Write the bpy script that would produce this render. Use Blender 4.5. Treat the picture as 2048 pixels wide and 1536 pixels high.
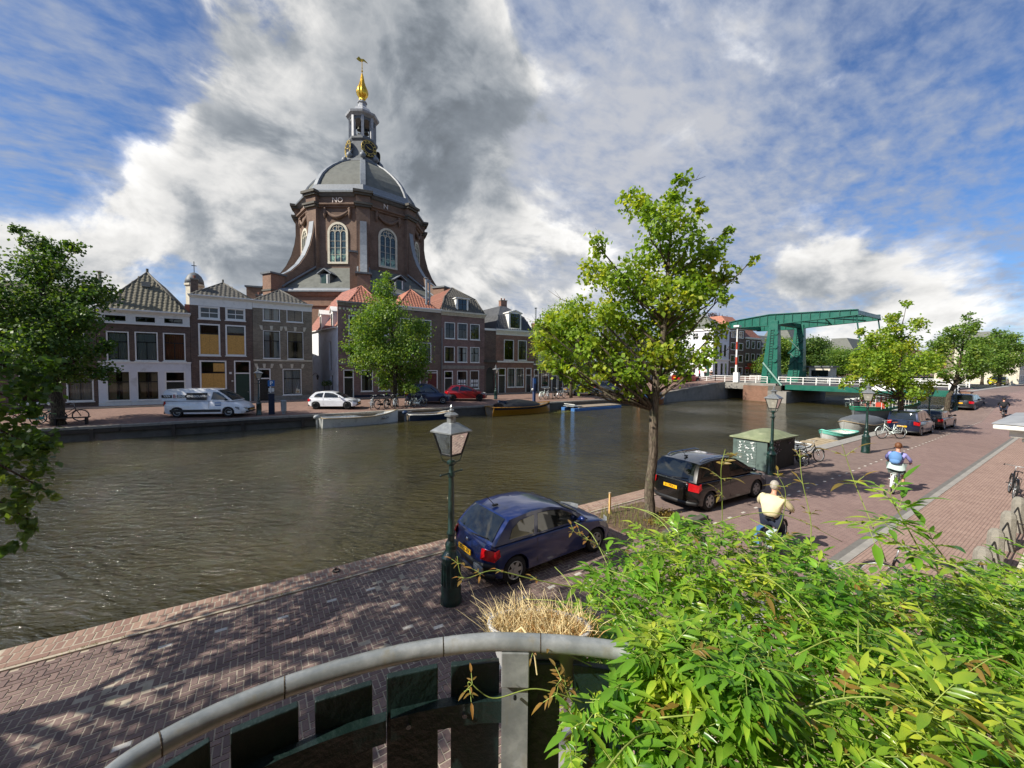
import bpy, bmesh, math, random
import numpy as np
from mathutils import Vector, Matrix, Quaternion
R = math.radians
for o in list(bpy.data.objects): bpy.data.objects.remove(o)
scene = bpy.context.scene
COL = scene.collection
# ---------------------------------------------------------------- camera
YAW, PITCH, ROLL = R(57), R(2.44), R(.5)
f0 = Vector((math.cos(YAW), math.sin(YAW), 0)); r0 = Vector((math.sin(YAW), -math.cos(YAW), 0)); zz = Vector((0, 0, 1))
fw = f0*math.cos(PITCH) - zz*math.sin(PITCH); up0 = f0*math.sin(PITCH) + zz*math.cos(PITCH)
rt = r0*math.cos(ROLL) + up0*math.sin(ROLL); up = up0*math.cos(ROLL) - r0*math.sin(ROLL)
cd = bpy.data.cameras.new('camera'); cam = bpy.data.objects.new('camera', cd); COL.objects.link(cam)
cam.matrix_world = Matrix(((rt.x, up.x, -fw.x, 0), (rt.y, up.y, -fw.y, 0), (rt.z, up.z, -fw.z, 4.5), (0, 0, 0, 1)))
cd.sensor_width = 36; cd.lens = 36*775/2048; cd.clip_start = .05; cd.clip_end = 3000
scene.camera = cam
# ---------------------------------------------------------------- light
SUN_EL, SUN_A = R(38), R(8)
SUN = Vector((-math.cos(SUN_EL)*math.cos(SUN_A), math.cos(SUN_EL)*math.sin(SUN_A), math.sin(SUN_EL)))
sl = bpy.data.lights.new('sun', 'SUN'); sl.energy = 4.6; sl.angle = R(.53); sl.color = (1, .93, .82)
so = bpy.data.objects.new('sun', sl); COL.objects.link(so); so.rotation_euler = SUN.to_track_quat('Z', 'Y').to_euler(); so.location = SUN*80
scene.view_settings.view_transform = 'Standard'; scene.view_settings.look = 'None'
scene.view_settings.exposure = 0.66; scene.view_settings.gamma = 1; scene.view_settings.use_curve_mapping = False
scene.render.engine = 'CYCLES'; scene.cycles.use_denoising = True
scene.cycles.max_bounces = 8; scene.cycles.transparent_max_bounces = 16; scene.cycles.caustics_reflective = False; scene.cycles.caustics_refractive = False

class NT:                                                   # small node-tree helper
    def __init__(s, tree): s.t = tree; s.n = tree.nodes; s.l = tree.links
    def put(s, sock, v):
        if isinstance(v, bpy.types.NodeSocket): s.l.new(v, sock)
        elif v is not None: sock.default_value = v
    def node(s, typ, ins=None, **kw):
        n = s.n.new(typ)
        for k, v in kw.items(): setattr(n, k, v)
        for k, v in (ins or {}).items(): s.put(n.inputs[k], v)
        return n
    def math(s, op, a, b=None, c=None, clamp=False):
        n = s.node('ShaderNodeMath', operation=op); n.use_clamp = clamp
        for i, v in enumerate((a, b, c)): s.put(n.inputs[i], v)
        return n.outputs[0]
    def vec(s, op, a, b=None, scale=None):
        n = s.node('ShaderNodeVectorMath', operation=op); s.put(n.inputs[0], a)
        if b is not None: s.put(n.inputs[1], b)
        if scale is not None: s.put(n.inputs[3], scale)
        return n.outputs[1] if op in ('DOT_PRODUCT', 'LENGTH', 'DISTANCE') else n.outputs[0]
    def mix(s, f, a, b, blend='MIX'):
        n = s.node('ShaderNodeMix', data_type='RGBA', blend_type=blend); s.put(n.inputs[0], f)
        for i, v in ((6, a), (7, b)): s.put(n.inputs[i], (*v, 1) if isinstance(v, tuple) and len(v) == 3 else v)
        return n.outputs[2]
    def ramp(s, x, lo, hi, a=0., b=1., smooth=True):
        n = s.node('ShaderNodeMapRange', {0: x, 1: lo, 2: hi, 3: a, 4: b}); n.interpolation_type = 'SMOOTHSTEP' if smooth else 'LINEAR'
        return n.outputs[0]
    def noise(s, v, scale, detail=4, rough=.5, dist=0., out=0):
        n = s.node('ShaderNodeTexNoise', {'Scale': scale, 'Detail': detail, 'Roughness': rough, 'Distortion': dist})
        if v is not None: s.l.new(v, n.inputs['Vector'])
        return n.outputs[out]
    def comb(s, x, y, z):
        n = s.node('ShaderNodeCombineXYZ'); [s.put(n.inputs[i], v) for i, v in enumerate((x, y, z))]; return n.outputs[0]

# ---------------------------------------------------------------- sky: blue air with broken cumulus and a thin mackerel veil
world = bpy.data.worlds.new('World'); scene.world = world; world.use_nodes = True
W = NT(world.node_tree); W.n.clear()
d = W.node('ShaderNodeTexCoord').outputs['Generated']
sky = W.node('ShaderNodeTexSky', sky_type='NISHITA', sun_disc=False); sky.sun_elevation = SUN_EL; sky.sun_rotation = math.atan2(SUN.x, SUN.y)
sky.altitude = 0; sky.air_density = 1.0; sky.dust_density = .6; sky.ozone_density = 2.5
sep = W.node('ShaderNodeSeparateXYZ', {0: d}).outputs
zc = W.math('MAXIMUM', sep[2], .0)
den = W.math('ADD', zc, .16)
pl = W.comb(W.math('DIVIDE', sep[0], den), W.math('DIVIDE', sep[1], den), 0.)
def lobes(lst):
    tot = None
    for v, r, a in lst:
        g_ = W.ramp(W.vec('DOT_PRODUCT', d, Vector(v).normalized()), math.cos(r), math.cos(r*.15), 0., a)
        tot = g_ if tot is None else W.math('ADD', tot, g_)
    return tot
cov = lobes([((.068, .803, .592), .42, .22), ((.198, .809, .553), .36, .2), ((.354, .801, .483), .32, .2), ((-.02, .916, .394), .28, .2),
             ((-.144, .96, .239), .32, .19), ((.039, .949, .312), .26, .18), ((.378, .855, .30), .22, .12), ((.906, .33, .24), .17, .15),
             ((.963, .181, .19), .12, .12), ((.55, .56, .62), .22, -.03), ((0.723, 0.372, 0.582), .17, -.13), ((-.308, .927, .2), .2, .15), ((.504, .836, .15), .32, .14), ((.9, .4, .13), .25, .14),
             ((.739, .493, .459), .09, .11), ((.80, .56, .2), .14, .08), ((.965, .25, .1), .25, .10), ((.3, .95, .08), .5, .10), ((.72, .68, .08), .4, .10), ((-.2, .97, .06), .3, .08),
             ((-.24, .87, .43), .25, -.22), ((-.262, .80, .50), .28, -.2), ((-.18, .883, .443), .1, -.10), ((-.29, .89, .33), .13, -.12),
             ((.905, .107, .411), .4, -.16), ((.871, .442, .24), .09, -.10), ((.966, .083, .244), .14, -.12), ((.073, .91, .41), .05, -.06)])
q3 = W.vec('MULTIPLY', d, (1., 1., 1.5))
big = W.noise(q3, 3.1, 10, .57, .35)
lit = W.noise(W.vec('ADD', q3, (-.06, .0, .08)), 3.1, 10, .57, .35)          # same field a little towards the sun
fine = W.noise(W.vec('MULTIPLY', d, (1., 1., 1.3)), 13., 7, .6, .4)
dens = W.math('ADD', W.math('ADD', W.math('MULTIPLY_ADD', big, 1.75, -.375), W.math('MULTIPLY', cov, .95)), W.math('MULTIPLY_ADD', fine, .26, -.145))
a_cum = W.math('MAXIMUM', W.ramp(dens, .46, .80, 0., .85), W.ramp(dens, .55, .74))
thick = W.ramp(dens, .62, 1.05)
face = W.ramp(W.math('ADD', W.math('SUBTRACT', big, lit), W.math('MULTIPLY_ADD', fine, .12, -.06)), -.10, .10)
grey = lobes([((-.03, .916, .394), .22, -.45), ((-.144, .95, .27), .2, -.3), ((.40, .86, .30), .16, -.3), ((.9, .36, .3), .1, -.2), ((.169, .802, .60), .46, .42), ((.333, .806, .489), .36, .55), ((.42, .78, .46), .2, .25), ((.93, .274, .235), .16, .4), ((.05, .955, .25), .16, .42), ((-.3, .928, .21), .2, .5), ((.5, .84, .12), .3, .2), ((.963, .181, .19), .1, .3)])
bright = W.math('SUBTRACT', 1., W.math('MULTIPLY', thick, .34))
bil = W.math('SUBTRACT', 1., W.math('ABSOLUTE', W.math('MULTIPLY_ADD', W.noise(W.vec('MULTIPLY', d, (1., 1., 1.4)), 7.5, 6, .55, .5), 2., -1.)))
bright = W.math('MULTIPLY', bright, W.math('MULTIPLY_ADD', face, .50, .64))
bright = W.math('MULTIPLY', bright, W.math('MULTIPLY_ADD', bil, .55, .54))
bright = W.math('MULTIPLY', bright, W.math('SUBTRACT', 1.0, W.math('MULTIPLY', W.math('MAXIMUM', W.math('MINIMUM', grey, 1.), -.35), .27)))
ccol = W.mix(W.ramp(bright, .35, .95), (.60, .68, .78), (1., .99, .97))
ccol = W.vec('SCALE', ccol, scale=W.math('MULTIPLY', bright, 5.7))
veil_n = W.noise(W.vec('MULTIPLY', pl, (1., 1.5, 1.)), 10., 5, .58, .15)
veil_b = W.noise(pl, 2.0, 6, .55, .1)
veil_m = lobes([((.72, .5, .46), .85, .30), ((.5, .7, .3), .6, .16), ((.905, .107, .42), .35, -.16), ((-.26, .87, .40), .3, .10)])
vd = W.math('ADD', W.math('ADD', W.math('MULTIPLY', veil_n, .75), W.math('MULTIPLY', veil_b, .75)), veil_m)
a_veil = W.ramp(vd, .64, 1.10, 0., .92)
vcol = W.vec('SCALE', W.mix(W.ramp(vd, .95, 1.35), (.56, .66, .88), (.92, .94, 1.)), scale=3.9)
skyc = W.mix(1., sky.outputs[0], (.42, .58, .80), 'MULTIPLY')
out = W.mix(a_veil, skyc, vcol)
out = W.mix(a_cum, out, ccol)
haze = W.ramp(sep[2], -.02, .12, .38, 0.)
out = W.mix(haze, out, (4.7, 4.9, 5.2))
bg = W.node('ShaderNodeBackground', {'Color': out, 'Strength': .105})
W.l.new(bg.outputs[0], W.node('ShaderNodeOutputWorld').inputs[0])
# ---------------------------------------------------------------- materials
MATS = {}
def srgb(h):
    c = [int(h[i:i+2], 16)/255 for i in (0, 2, 4)]
    return tuple(((x+.055)/1.055)**2.4 if x > .04 else x/12.92 for x in c)
def material(name):
    m = bpy.data.materials.new(name); m.use_nodes = True; t = NT(m.node_tree); t.n.clear(); MATS[name] = m
    return m, t
def finish(t, shader, disp=None):
    o = t.node('ShaderNodeOutputMaterial'); t.l.new(shader, o.inputs[0])
def plain(name, col, rough=.6, metal=0., vary=.12, scale=6., bump=0., bscale=40., coat=0., spec=.5, dirt=None, coords='Object'):
    m, t = material(name)
    co = t.node('ShaderNodeTexCoord').outputs[coords]
    p = t.node('ShaderNodeBsdfPrincipled', {'Roughness': rough, 'Metallic': metal, 'Specular IOR Level': spec, 'Coat Weight': coat, 'Coat Roughness': .06})
    n1 = t.noise(co, scale, 6, .6)
    c = t.mix(t.ramp(n1, .3, .7), tuple(x*(1-vary) for x in col), tuple(min(1, x*(1+vary)) for x in col))
    if dirt:
        dc, amt, ds = dirt
        c = t.mix(t.ramp(t.noise(co, ds, 8, .65, .3), .5, .72, 0, amt), c, dc)
    t.put(p.inputs['Base Color'], c)
    if rough > .15 and vary: t.put(p.inputs['Roughness'], t.ramp(n1, .2, .8, max(.02, rough-.1), min(1, rough+.1)))
    if bump:
        b = t.node('ShaderNodeBump', {'Strength': bump, 'Distance': .02, 'Height': t.noise(co, bscale, 5, .6)}); t.l.new(b.outputs[0], p.inputs['Normal'])
    finish(t, p.outputs[0]); return m
def wallcoord(t, sx=1., sz=1.):                              # along-the-wall, height
    g_ = t.node('ShaderNodeNewGeometry')
    tang = t.vec('NORMALIZE', t.vec('CROSS_PRODUCT', g_.outputs['True Normal'], (0, 0, 1)))
    pos = g_.outputs['Position']
    u = t.vec('DOT_PRODUCT', pos, tang)
    z = t.node('ShaderNodeSeparateXYZ', {0: pos}).outputs[2]
    return t.comb(u, z, 0.), pos
def brick(name, c1, c2, mortar, rough=.85, stain=(.05, .045, .04), stain_amt=.5, bw=.26, bh=.085):
    m, t = material(name); v, pos = wallcoord(t)
    b = t.node('ShaderNodeTexBrick', {'Vector': v, 'Color1': (*c1, 1), 'Color2': (*c2, 1), 'Mortar': (*mortar, 1), 'Scale': 1., 'Mortar Size': .008, 'Brick Width': bw, 'Row Height': bh, 'Bias': -.1})
    n1 = t.noise(pos, .45, 6, .65, .3); n2 = t.noise(pos, 3.2, 6, .7)
    c = t.mix(t.ramp(n2, .3, .75, 0, .45), b.outputs[0], tuple(x*.62 for x in c1))
    c = t.mix(t.ramp(n1, .45, .75, 0, stain_amt), c, stain)
    c = t.mix(t.ramp(t.noise(pos, 1.1, 5, .6), .55, .75, 0, .25), c, tuple(min(1, x*1.5) for x in c2))
    p = t.node('ShaderNodeBsdfPrincipled', {'Base Color': c, 'Roughness': rough, 'Specular IOR Level': .25})
    bp = t.node('ShaderNodeBump', {'Strength': .5, 'Distance': .01, 'Height': b.outputs[1], }); bp.invert = True
    t.l.new(bp.outputs[0], p.inputs['Normal']); finish(t, p.outputs[0]); return m
brick('brick_brown', srgb('7f695c'), srgb('65544b'), srgb('918c7d'))
brick('brick_dark', srgb('705b51'), srgb('574740'), srgb('7b756a'))
brick('brick_grey', srgb('8d8170'), srgb('71685a'), srgb('9d9989'))
brick('brick_red', srgb('996f5f'), srgb('7d5e51'), srgb('9a9282'))
brick('brick_plum', srgb('8f6f67'), srgb('725953'), srgb('908a83'))
brick('brick_church', srgb('846e5f'), srgb('705c4f'), srgb('7d6e62'), stain=srgb('4a3b33'), stain_amt=.6)
brick('brick_lower', srgb('8f7160'), srgb('7a5f4f'), srgb('8a7866'), stain=srgb('544538'))
brick('brick_pier', srgb('8d6a58'), srgb('775545'), srgb('80705f'), stain=srgb('3c3a30'))
plain('white_paint', srgb('dcdcd6'), .5, vary=.04, scale=3, dirt=(srgb('8f8c80'), .35, 1.4))
plain('white_trim', srgb('e4e3dd'), .45, vary=.03, scale=4, dirt=(srgb('a09c90'), .3, 2.5))
plain('white_wall', srgb('d9dce0'), .8, vary=.05, scale=1.2, bump=.15, bscale=9, dirt=(srgb('8a8880'), .4, .6))
plain('cream_stone', srgb('c9c2ae'), .8, vary=.12, scale=3, dirt=(srgb('6c665a'), .4, 1.2))
plain('grey_stone', srgb('8b867c'), .85, vary=.15, scale=3, bump=.3, dirt=(srgb('4b4a42'), .5, 1.3))
plain('dark_stone', srgb('57544c'), .85, vary=.2, scale=2, bump=.4, bscale=14, dirt=(srgb('2f3026'), .6, .9))
plain('concrete', srgb('85817a'), .9, vary=.12, scale=1.2, bump=.2, bscale=8, dirt=(srgb('47473f'), .6, .7))
plain('dark_door', srgb('151f1f'), .35, vary=.1, coat=.3)
plain('green_door', srgb('18392c'), .4, coat=.3)
plain('red_door', srgb('5c1618'), .4, coat=.3)
plain('black_frame', srgb('17181a'), .4)
plain('plywood', srgb('c69a52'), .8, vary=.16, scale=14, dirt=(srgb('8d6a34'), .5, 9))
plain('curtain', srgb('cfd2d0'), .9, vary=.05)
plain('curtain_tan', srgb('9a8a6a'), .9, vary=.08)
plain('curtain_rust', srgb('7a4a30'), .9, vary=.08)
plain('tile_grey', srgb('59564e'), .75, vary=.35, scale=2.2, dirt=(srgb('2e2d2a'), .6, 3.))
plain('tile_moss', srgb('6c6756'), .8, vary=.3, scale=3.0, dirt=(srgb('35342a'), .8, 3.6))
plain('tile_dark', srgb('45474a'), .6, vary=.25, scale=2., dirt=(srgb('25272a'), .5, 3.))
plain('tile_red', srgb('955f50'), .7, vary=.22, scale=2.4, dirt=(srgb('6a3a30'), .6, 2.))
plain('tile_orange', srgb('a06852'), .7, vary=.2, scale=2.4, dirt=(srgb('7a3a26'), .5, 2.))
plain('tile_brown', srgb('7c5040'), .75, vary=.25, scale=2.4, dirt=(srgb('45352e'), .6, 2.))
plain('lead', srgb('9a9da0'), .55, .0, vary=.18, scale=2.5, dirt=(srgb('55585a'), .55, 2.2))
plain('lead_light', srgb('777d82'), .5, .0, vary=.14, scale=3.5, dirt=(srgb('7c8084'), .6, 4.))
plain('lead_dark', srgb('5f6365'), .55, .0, vary=.25, scale=1.5, dirt=(srgb('383c3e'), .6, 1.5))
plain('slate', srgb('62645d'), .7, vary=.16, scale=1.4, dirt=(srgb('4a4c44'), .6, 1.1))
plain('gold', srgb('e0b040'), .28, 1., vary=.06)
plain('gold_paint', srgb('cfb458'), .45, .3, vary=.08)
plain('bell_bronze', srgb('4f5048'), .45, .8)
plain('black_iron', srgb('16181a'), .5, .3, vary=.2)
plain('bridge_green', srgb('0c5a4a'), .42, vary=.08, scale=1.5, coat=.2, dirt=(srgb('0c4038'), .3, 1.5))
plain('bridge_dark', srgb('0b4a3e'), .5, vary=.1)
plain('lamp_green', srgb('12302a'), .35, .0, vary=.25, scale=7, coat=.5, bump=.25, bscale=25, dirt=(srgb('0a1614'), .6, 9))
plain('zinc', srgb('8d9192'), .42, .55, vary=.12, scale=9, dirt=(srgb('55595a'), .4, 10))
def galvanised():
    m, t = material('galvanised'); co = t.node('ShaderNodeTexCoord').outputs['Object']
    v = t.node('ShaderNodeTexVoronoi', {'Vector': co, 'Scale': 46.}).outputs['Color']
    n = t.noise(co, 7, 7, .65); s_ = t.noise(t.vec('MULTIPLY', co, (8, 8, 2)), 3, 6, .6)
    c = t.mix(t.ramp(n, .35, .7), srgb('7f8585'), srgb('b4b8b8')); c = t.mix(t.math('MULTIPLY', t.node('ShaderNodeSeparateColor', {0: v}).outputs[0], .35), c, srgb('7d8383'))
    c = t.mix(t.ramp(s_, .52, .72, 0, .55), c, srgb('8a8268'))
    p = t.node('ShaderNodeBsdfPrincipled', {'Base Color': c, 'Metallic': .35, 'Roughness': t.ramp(n, .3, .7, .26, .5)})
    b = t.node('ShaderNodeBump', {'Strength': .12, 'Distance': .004, 'Height': n}); t.l.new(b.outputs[0], p.inputs['Normal']); finish(t, p.outputs[0])
galvanised()
plain('plank_green', srgb('0a211e'), .5, vary=.25, scale=5, bump=.3, bscale=30, dirt=(srgb('060c0c'), .6, 5))
plain('rubber', srgb('1c1c1d'), .8, vary=.1)
plain('trim_black', srgb('1b1c1e'), .55, vary=.08)
plain('alloy', srgb('a9acae'), .35, .7, vary=.05)
plain('alloy_black', srgb('1d1e20'), .35, .5, vary=.05)
plain('chrome', srgb('d4d7da'), .12, 1., vary=0)
def barkmat(name, a, b_):
    m, t = material(name); co = t.node('ShaderNodeTexCoord').outputs['Object']; st = t.vec('MULTIPLY', co, (1., 1., .16))
    n = t.noise(st, 26, 6, .65, .6); n2 = t.noise(co, 5, 5, .6)
    c = t.mix(t.ramp(n, .38, .62), b_, a); c = t.mix(t.ramp(n2, .5, .7, 0, .5), c, srgb('6f7458'))
    p = t.node('ShaderNodeBsdfPrincipled', {'Base Color': c, 'Roughness': .92, 'Specular IOR Level': .2})
    bp = t.node('ShaderNodeBump', {'Strength': 1., 'Distance': .03, 'Height': n}); t.l.new(bp.outputs[0], p.inputs['Normal']); finish(t, p.outputs[0])
barkmat('bark', srgb('5b5044'), srgb('2c261f')); barkmat('bark_light', srgb('72675a'), srgb('3a332b'))
plain('twig', srgb('6b6552'), .9, vary=.2)
plain('plate_yellow', srgb('e3ac16'), .4, vary=.03)
plain('ink_black', srgb('131313'), .6, vary=0)
plain('ink_white', srgb('eef0ee'), .6, vary=0)
plain('letter_white', srgb('dbcfc4'), .7, vary=.05)
plain('tail_red', srgb('b3121a'), .15, vary=.25, scale=9, coat=.6)
plain('lamp_clear', srgb('8d9296'), .1, vary=.2, scale=9, coat=.8)
plain('sign_blue', srgb('2066a8'), .4, vary=.03)
plain('wood_deck', srgb('8b7f70'), .8, vary=.2, scale=5, bump=.2)
plain('wood_raw', srgb('a8977a'), .8, vary=.2, scale=5, bump=.2)
plain('wood_dark', srgb('3c342c'), .8, vary=.3, scale=4, bump=.3)
plain('boat_white', srgb('d9dad4'), .35, vary=.06, coat=.3, dirt=(srgb('8d8b7c'), .4, 2))
plain('boat_grey', srgb('8c9091'), .45, vary=.12, dirt=(srgb('565a58'), .5, 1))
plain('boat_blue', srgb('1f3554'), .35, coat=.4, dirt=(srgb('2c3c50'), .3, 2))
plain('boat_yellow', srgb('b07a18'), .35, vary=.1, coat=.4)
plain('boat_orange', srgb('a9642a'), .4, vary=.12, coat=.3)
plain('raft_blue', srgb('3f6ea6'), .5, vary=.12, dirt=(srgb('28466e'), .5, 2))
plain('tarp_blue', srgb('4a78a8'), .6, vary=.1)
plain('tarp_black', srgb('1b1d20'), .6, vary=.2, bump=.3, bscale=8)
plain('tarp_grey', srgb('5c6064'), .6, vary=.15, bump=.3, bscale=8)
plain('barge_green', srgb('1d8a66'), .4, vary=.08, coat=.2)
plain('fabric_white', srgb('e6e4dc'), .85, vary=.04)
plain('fabric_red', srgb('b0402c'), .8, vary=.1)
plain('fabric_magenta', srgb('b42c5c'), .8, vary=.15)
plain('skin', srgb('c39078'), .55, vary=.06)
plain('hair_brown', srgb('6b4326'), .6, vary=.3, scale=30)
plain('hair_white', srgb('a19b90'), .65, vary=.2, scale=30)
plain('hair_dark', srgb('221c18'), .6, vary=.2)
plain('shirt_cream', srgb('d8cda4'), .85, vary=.06, scale=6, bump=.2, bscale=14)
plain('shirt_lilac', srgb('9a98d8'), .85, vary=.06, bump=.2, bscale=14)
plain('dress_pale', srgb('b7c9c6'), .85, vary=.06, bump=.2, bscale=14)
plain('bag_blue', srgb('5c86b8'), .8, vary=.1)
plain('bag_navy', srgb('2c3c5c'), .8, vary=.1)
plain('cloth_black', srgb('17181c'), .85, vary=.15)
plain('cloth_navy', srgb('1f2637'), .85, vary=.15)
plain('cloth_grey', srgb('54605c'), .85, vary=.1)
plain('bike_black', srgb('141516'), .35, .2, coat=.4)
plain('bike_white', srgb('d6e2dc'), .35, coat=.5)
plain('bike_silver', srgb('a8acae'), .35, .5)
plain('bike_mint', srgb('6fc0ae'), .4, coat=.4)
plain('bike_red', srgb('8e2a3a'), .4, coat=.4)
plain('saddle_brown', srgb('8a5236'), .6)
plain('kiosk_green', srgb('50615c'), .6, vary=.12, scale=3, dirt=(srgb('2b3531'), .5, 1.6))
plain('kiosk_dark', srgb('2e312e'), .7, vary=.15, scale=3, dirt=(srgb('1b1d1a'), .5, 1.6))
plain('kiosk_roof', srgb('7d8666'), .8, vary=.15, scale=3, dirt=(srgb('a9ad8c'), .5, 4))
plain('spray_white', srgb('dfe3e2'), .7, vary=.06)
plain('spray_pink', srgb('a99a9e'), .7, vary=.1)
plain('bollard_stone', srgb('88847a'), .9, vary=.12, scale=9, bump=.5, bscale=40, dirt=(srgb('5c5a50'), .5, 5))
plain('straw', srgb('d9c798'), .9, vary=.2, scale=14)
plain('straw_warm', srgb('cda56c'), .9, vary=.2, scale=14)
plain('pot_grey', srgb('a7a8a8'), .6, vary=.06)
plain('asphalt', srgb('4c484a'), .9, vary=.15, scale=2, bump=.3, bscale=60)
plain('soil', srgb('5c4a3a'), .95, vary=.3, scale=7, bump=.8, bscale=30)
plain('zebra_white', srgb('d9d6ce'), .8, vary=.08)
def paint(name, col, rough=.22, metal=.0):
    m, t = material(name); co = t.node('ShaderNodeTexCoord').outputs['Object']
    n = t.noise(co, 2.5, 6, .6)
    c = t.mix(t.ramp(n, .3, .7), tuple(x*.92 for x in col), tuple(min(1, x*1.08) for x in col))
    c = t.mix(t.ramp(t.node('ShaderNodeSeparateXYZ', {0: co}).outputs[2], .1, .5, .05, 0), c, srgb('6b6258'))    # road dust low on the body
    p = t.node('ShaderNodeBsdfPrincipled', {'Base Color': c, 'Roughness': rough, 'Metallic': metal, 'Coat Weight': 1., 'Coat Roughness': .035})
    finish(t, p.outputs[0]); return m
paint('paint_navy', srgb('07215a'), .3, .3); paint('paint_black', srgb('0c0d0f'), .25, .2); paint('paint_white', srgb('eceef0')); paint('paint_red', srgb('96141c'), .3, .2)
paint('paint_blue', srgb('1d2c4c'), .3, .3); paint('paint_silver', srgb('a8aeb2'), .35, .6); paint('paint_grey', srgb('6e7174'), .35, .5)
paint('paint_graphite', srgb('2a2b2c'), .35, .4); paint('paint_darkblue', srgb('14203c'), .3, .4); paint('paint_yellow', srgb('d2c81e'))
def glass(name, tint=(.9, .95, .95), refl=1.45, thru=1., dark=None):
    m, t = material(name)
    tr = t.node('ShaderNodeBsdfTransparent', {'Color': (*[x*thru for x in tint], 1)}).outputs[0]
    if dark:
        di = t.node('ShaderNodeBsdfDiffuse', {'Color': (*dark[0], 1)}).outputs[0]; tr = t.node('ShaderNodeMixShader', {0: dark[1], 1: tr, 2: di}).outputs[0]
    gl = t.node('ShaderNodeBsdfGlossy', {'Roughness': .03, 'Color': (1, 1, 1, 1)}).outputs[0]
    fr = t.math('MINIMUM', t.math('MULTIPLY', t.node('ShaderNodeFresnel', {'IOR': refl}).outputs[0], 1.6), 1.)
    finish(t, t.node('ShaderNodeMixShader', {0: fr, 1: tr, 2: gl}).outputs[0]); return m
glass('glass', thru=.8); glass('car_glass', (.5, .56, .55), 1.5, .8, ((.012, .015, .015), .93)); glass('lamp_glass', (.9, .9, .86), 1.4, .85, (srgb('c9c6b8'), .45))
glass('church_glass', (.35, .42, .45), 1.5, .4, (srgb('39484c'), .65))
def cellglass():                                             # leaded lights of the church windows
    m, t = material('leaded_glass'); v, pos = wallcoord(t)
    b = t.node('ShaderNodeTexBrick', {'Vector': v, 'Color1': (*srgb('44565a'), 1), 'Color2': (*srgb('38484d'), 1), 'Mortar': (*srgb('1c2122'), 1), 'Scale': 1., 'Mortar Size': .03, 'Brick Width': .42, 'Row Height': .55}); b.offset = 0
    z = t.node('ShaderNodeSeparateXYZ', {0: pos}).outputs[2]
    pale = t.math('MULTIPLY', t.ramp(t.noise(pos, 1.7, 4, .6), .42, .58), t.ramp(z, 20.6, 22.4, 1., 0.))
    c = t.mix(pale, b.outputs[0], srgb('8fae98'))
    p = t.node('ShaderNodeBsdfPrincipled', {'Base Color': c, 'Roughness': .18}); finish(t, p.outputs[0])
cellglass()
def leafmat(name, c_dark, c_mid, c_yel, trans=.5, gloss=.35, ns=.9):
    m, t = material(name); g_ = t.node('ShaderNodeNewGeometry')
    rnd = g_.outputs['Random Per Island']
    n = t.noise(g_.outputs['Position'], ns, 4, .6)
    c = t.mix(t.ramp(rnd, 0, 1, 0, 1, False), c_dark, c_mid)
    c = t.mix(t.math('MULTIPLY', t.ramp(n, .42, .68), t.ramp(rnd, .3, 1., .2, 1.)), c, c_yel)
    df = t.node('ShaderNodeBsdfPrincipled', {'Base Color': c, 'Roughness': gloss, 'Specular IOR Level': .4}).outputs[0]
    tl = t.node('ShaderNodeBsdfTranslucent', {'Color': t.mix(1., c, (1.5, 1.45, .6), 'MULTIPLY')}).outputs[0]
    finish(t, t.node('ShaderNodeMixShader', {0: trans, 1: df, 2: tl}).outputs[0]); return m
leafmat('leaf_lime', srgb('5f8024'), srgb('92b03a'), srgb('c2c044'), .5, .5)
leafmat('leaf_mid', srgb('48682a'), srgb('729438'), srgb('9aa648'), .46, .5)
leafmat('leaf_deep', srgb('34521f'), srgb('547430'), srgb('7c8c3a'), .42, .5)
leafmat('leaf_purple', srgb('33201e'), srgb('4a2f2a'), srgb('5a4232'), .2, .6)
leafmat('leaf_jasmine', srgb('3a6e20'), srgb('82b238'), srgb('ccd04c'), .42, .28, 4.5)
leafmat('leaf_bronze', srgb('7a6a34'), srgb('8f7838'), srgb('a05c34'), .35, .4)
leafmat('leaf_weed', srgb('5c6a3c'), srgb('88864e'), srgb('a39a5e'), .3, .6)
plain('stem_green', srgb('8a9a48'), .6, vary=.15, scale=9)
def water():
    m, t = material('water'); pos = t.node('ShaderNodeNewGeometry').outputs['Position']
    p1 = t.vec('MULTIPLY', t.node('ShaderNodeMapping', {'Vector': pos, 'Rotation': (0, 0, R(36))}).outputs[0], (1., 2.3, 1.))
    gust = t.noise(pos, .09, 4, .55, .4); amp = t.ramp(gust, .36, .64, .22, 1.05)
    h = t.math('ADD', t.noise(p1, 1.3, 3, .5, .6), t.math('MULTIPLY', t.noise(p1, 3.6, 4, .55, .6), .55))
    h = t.math('ADD', t.math('MULTIPLY', h, amp), t.math('MULTIPLY', t.noise(p1, 13., 3, .5, .3), .05))
    b = t.node('ShaderNodeBump', {'Strength': 1., 'Distance': .46, 'Height': h})
    murk = t.mix(t.ramp(t.noise(pos, .3, 4, .6), .3, .7), srgb('332e0e'), srgb('3d3715'))
    p = t.node('ShaderNodeBsdfPrincipled', {'Base Color': murk, 'Roughness': .045, 'IOR': 1.45, 'Specular IOR Level': .9, 'Normal': b.outputs[0]})
    finish(t, p.outputs[0])
water()
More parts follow.
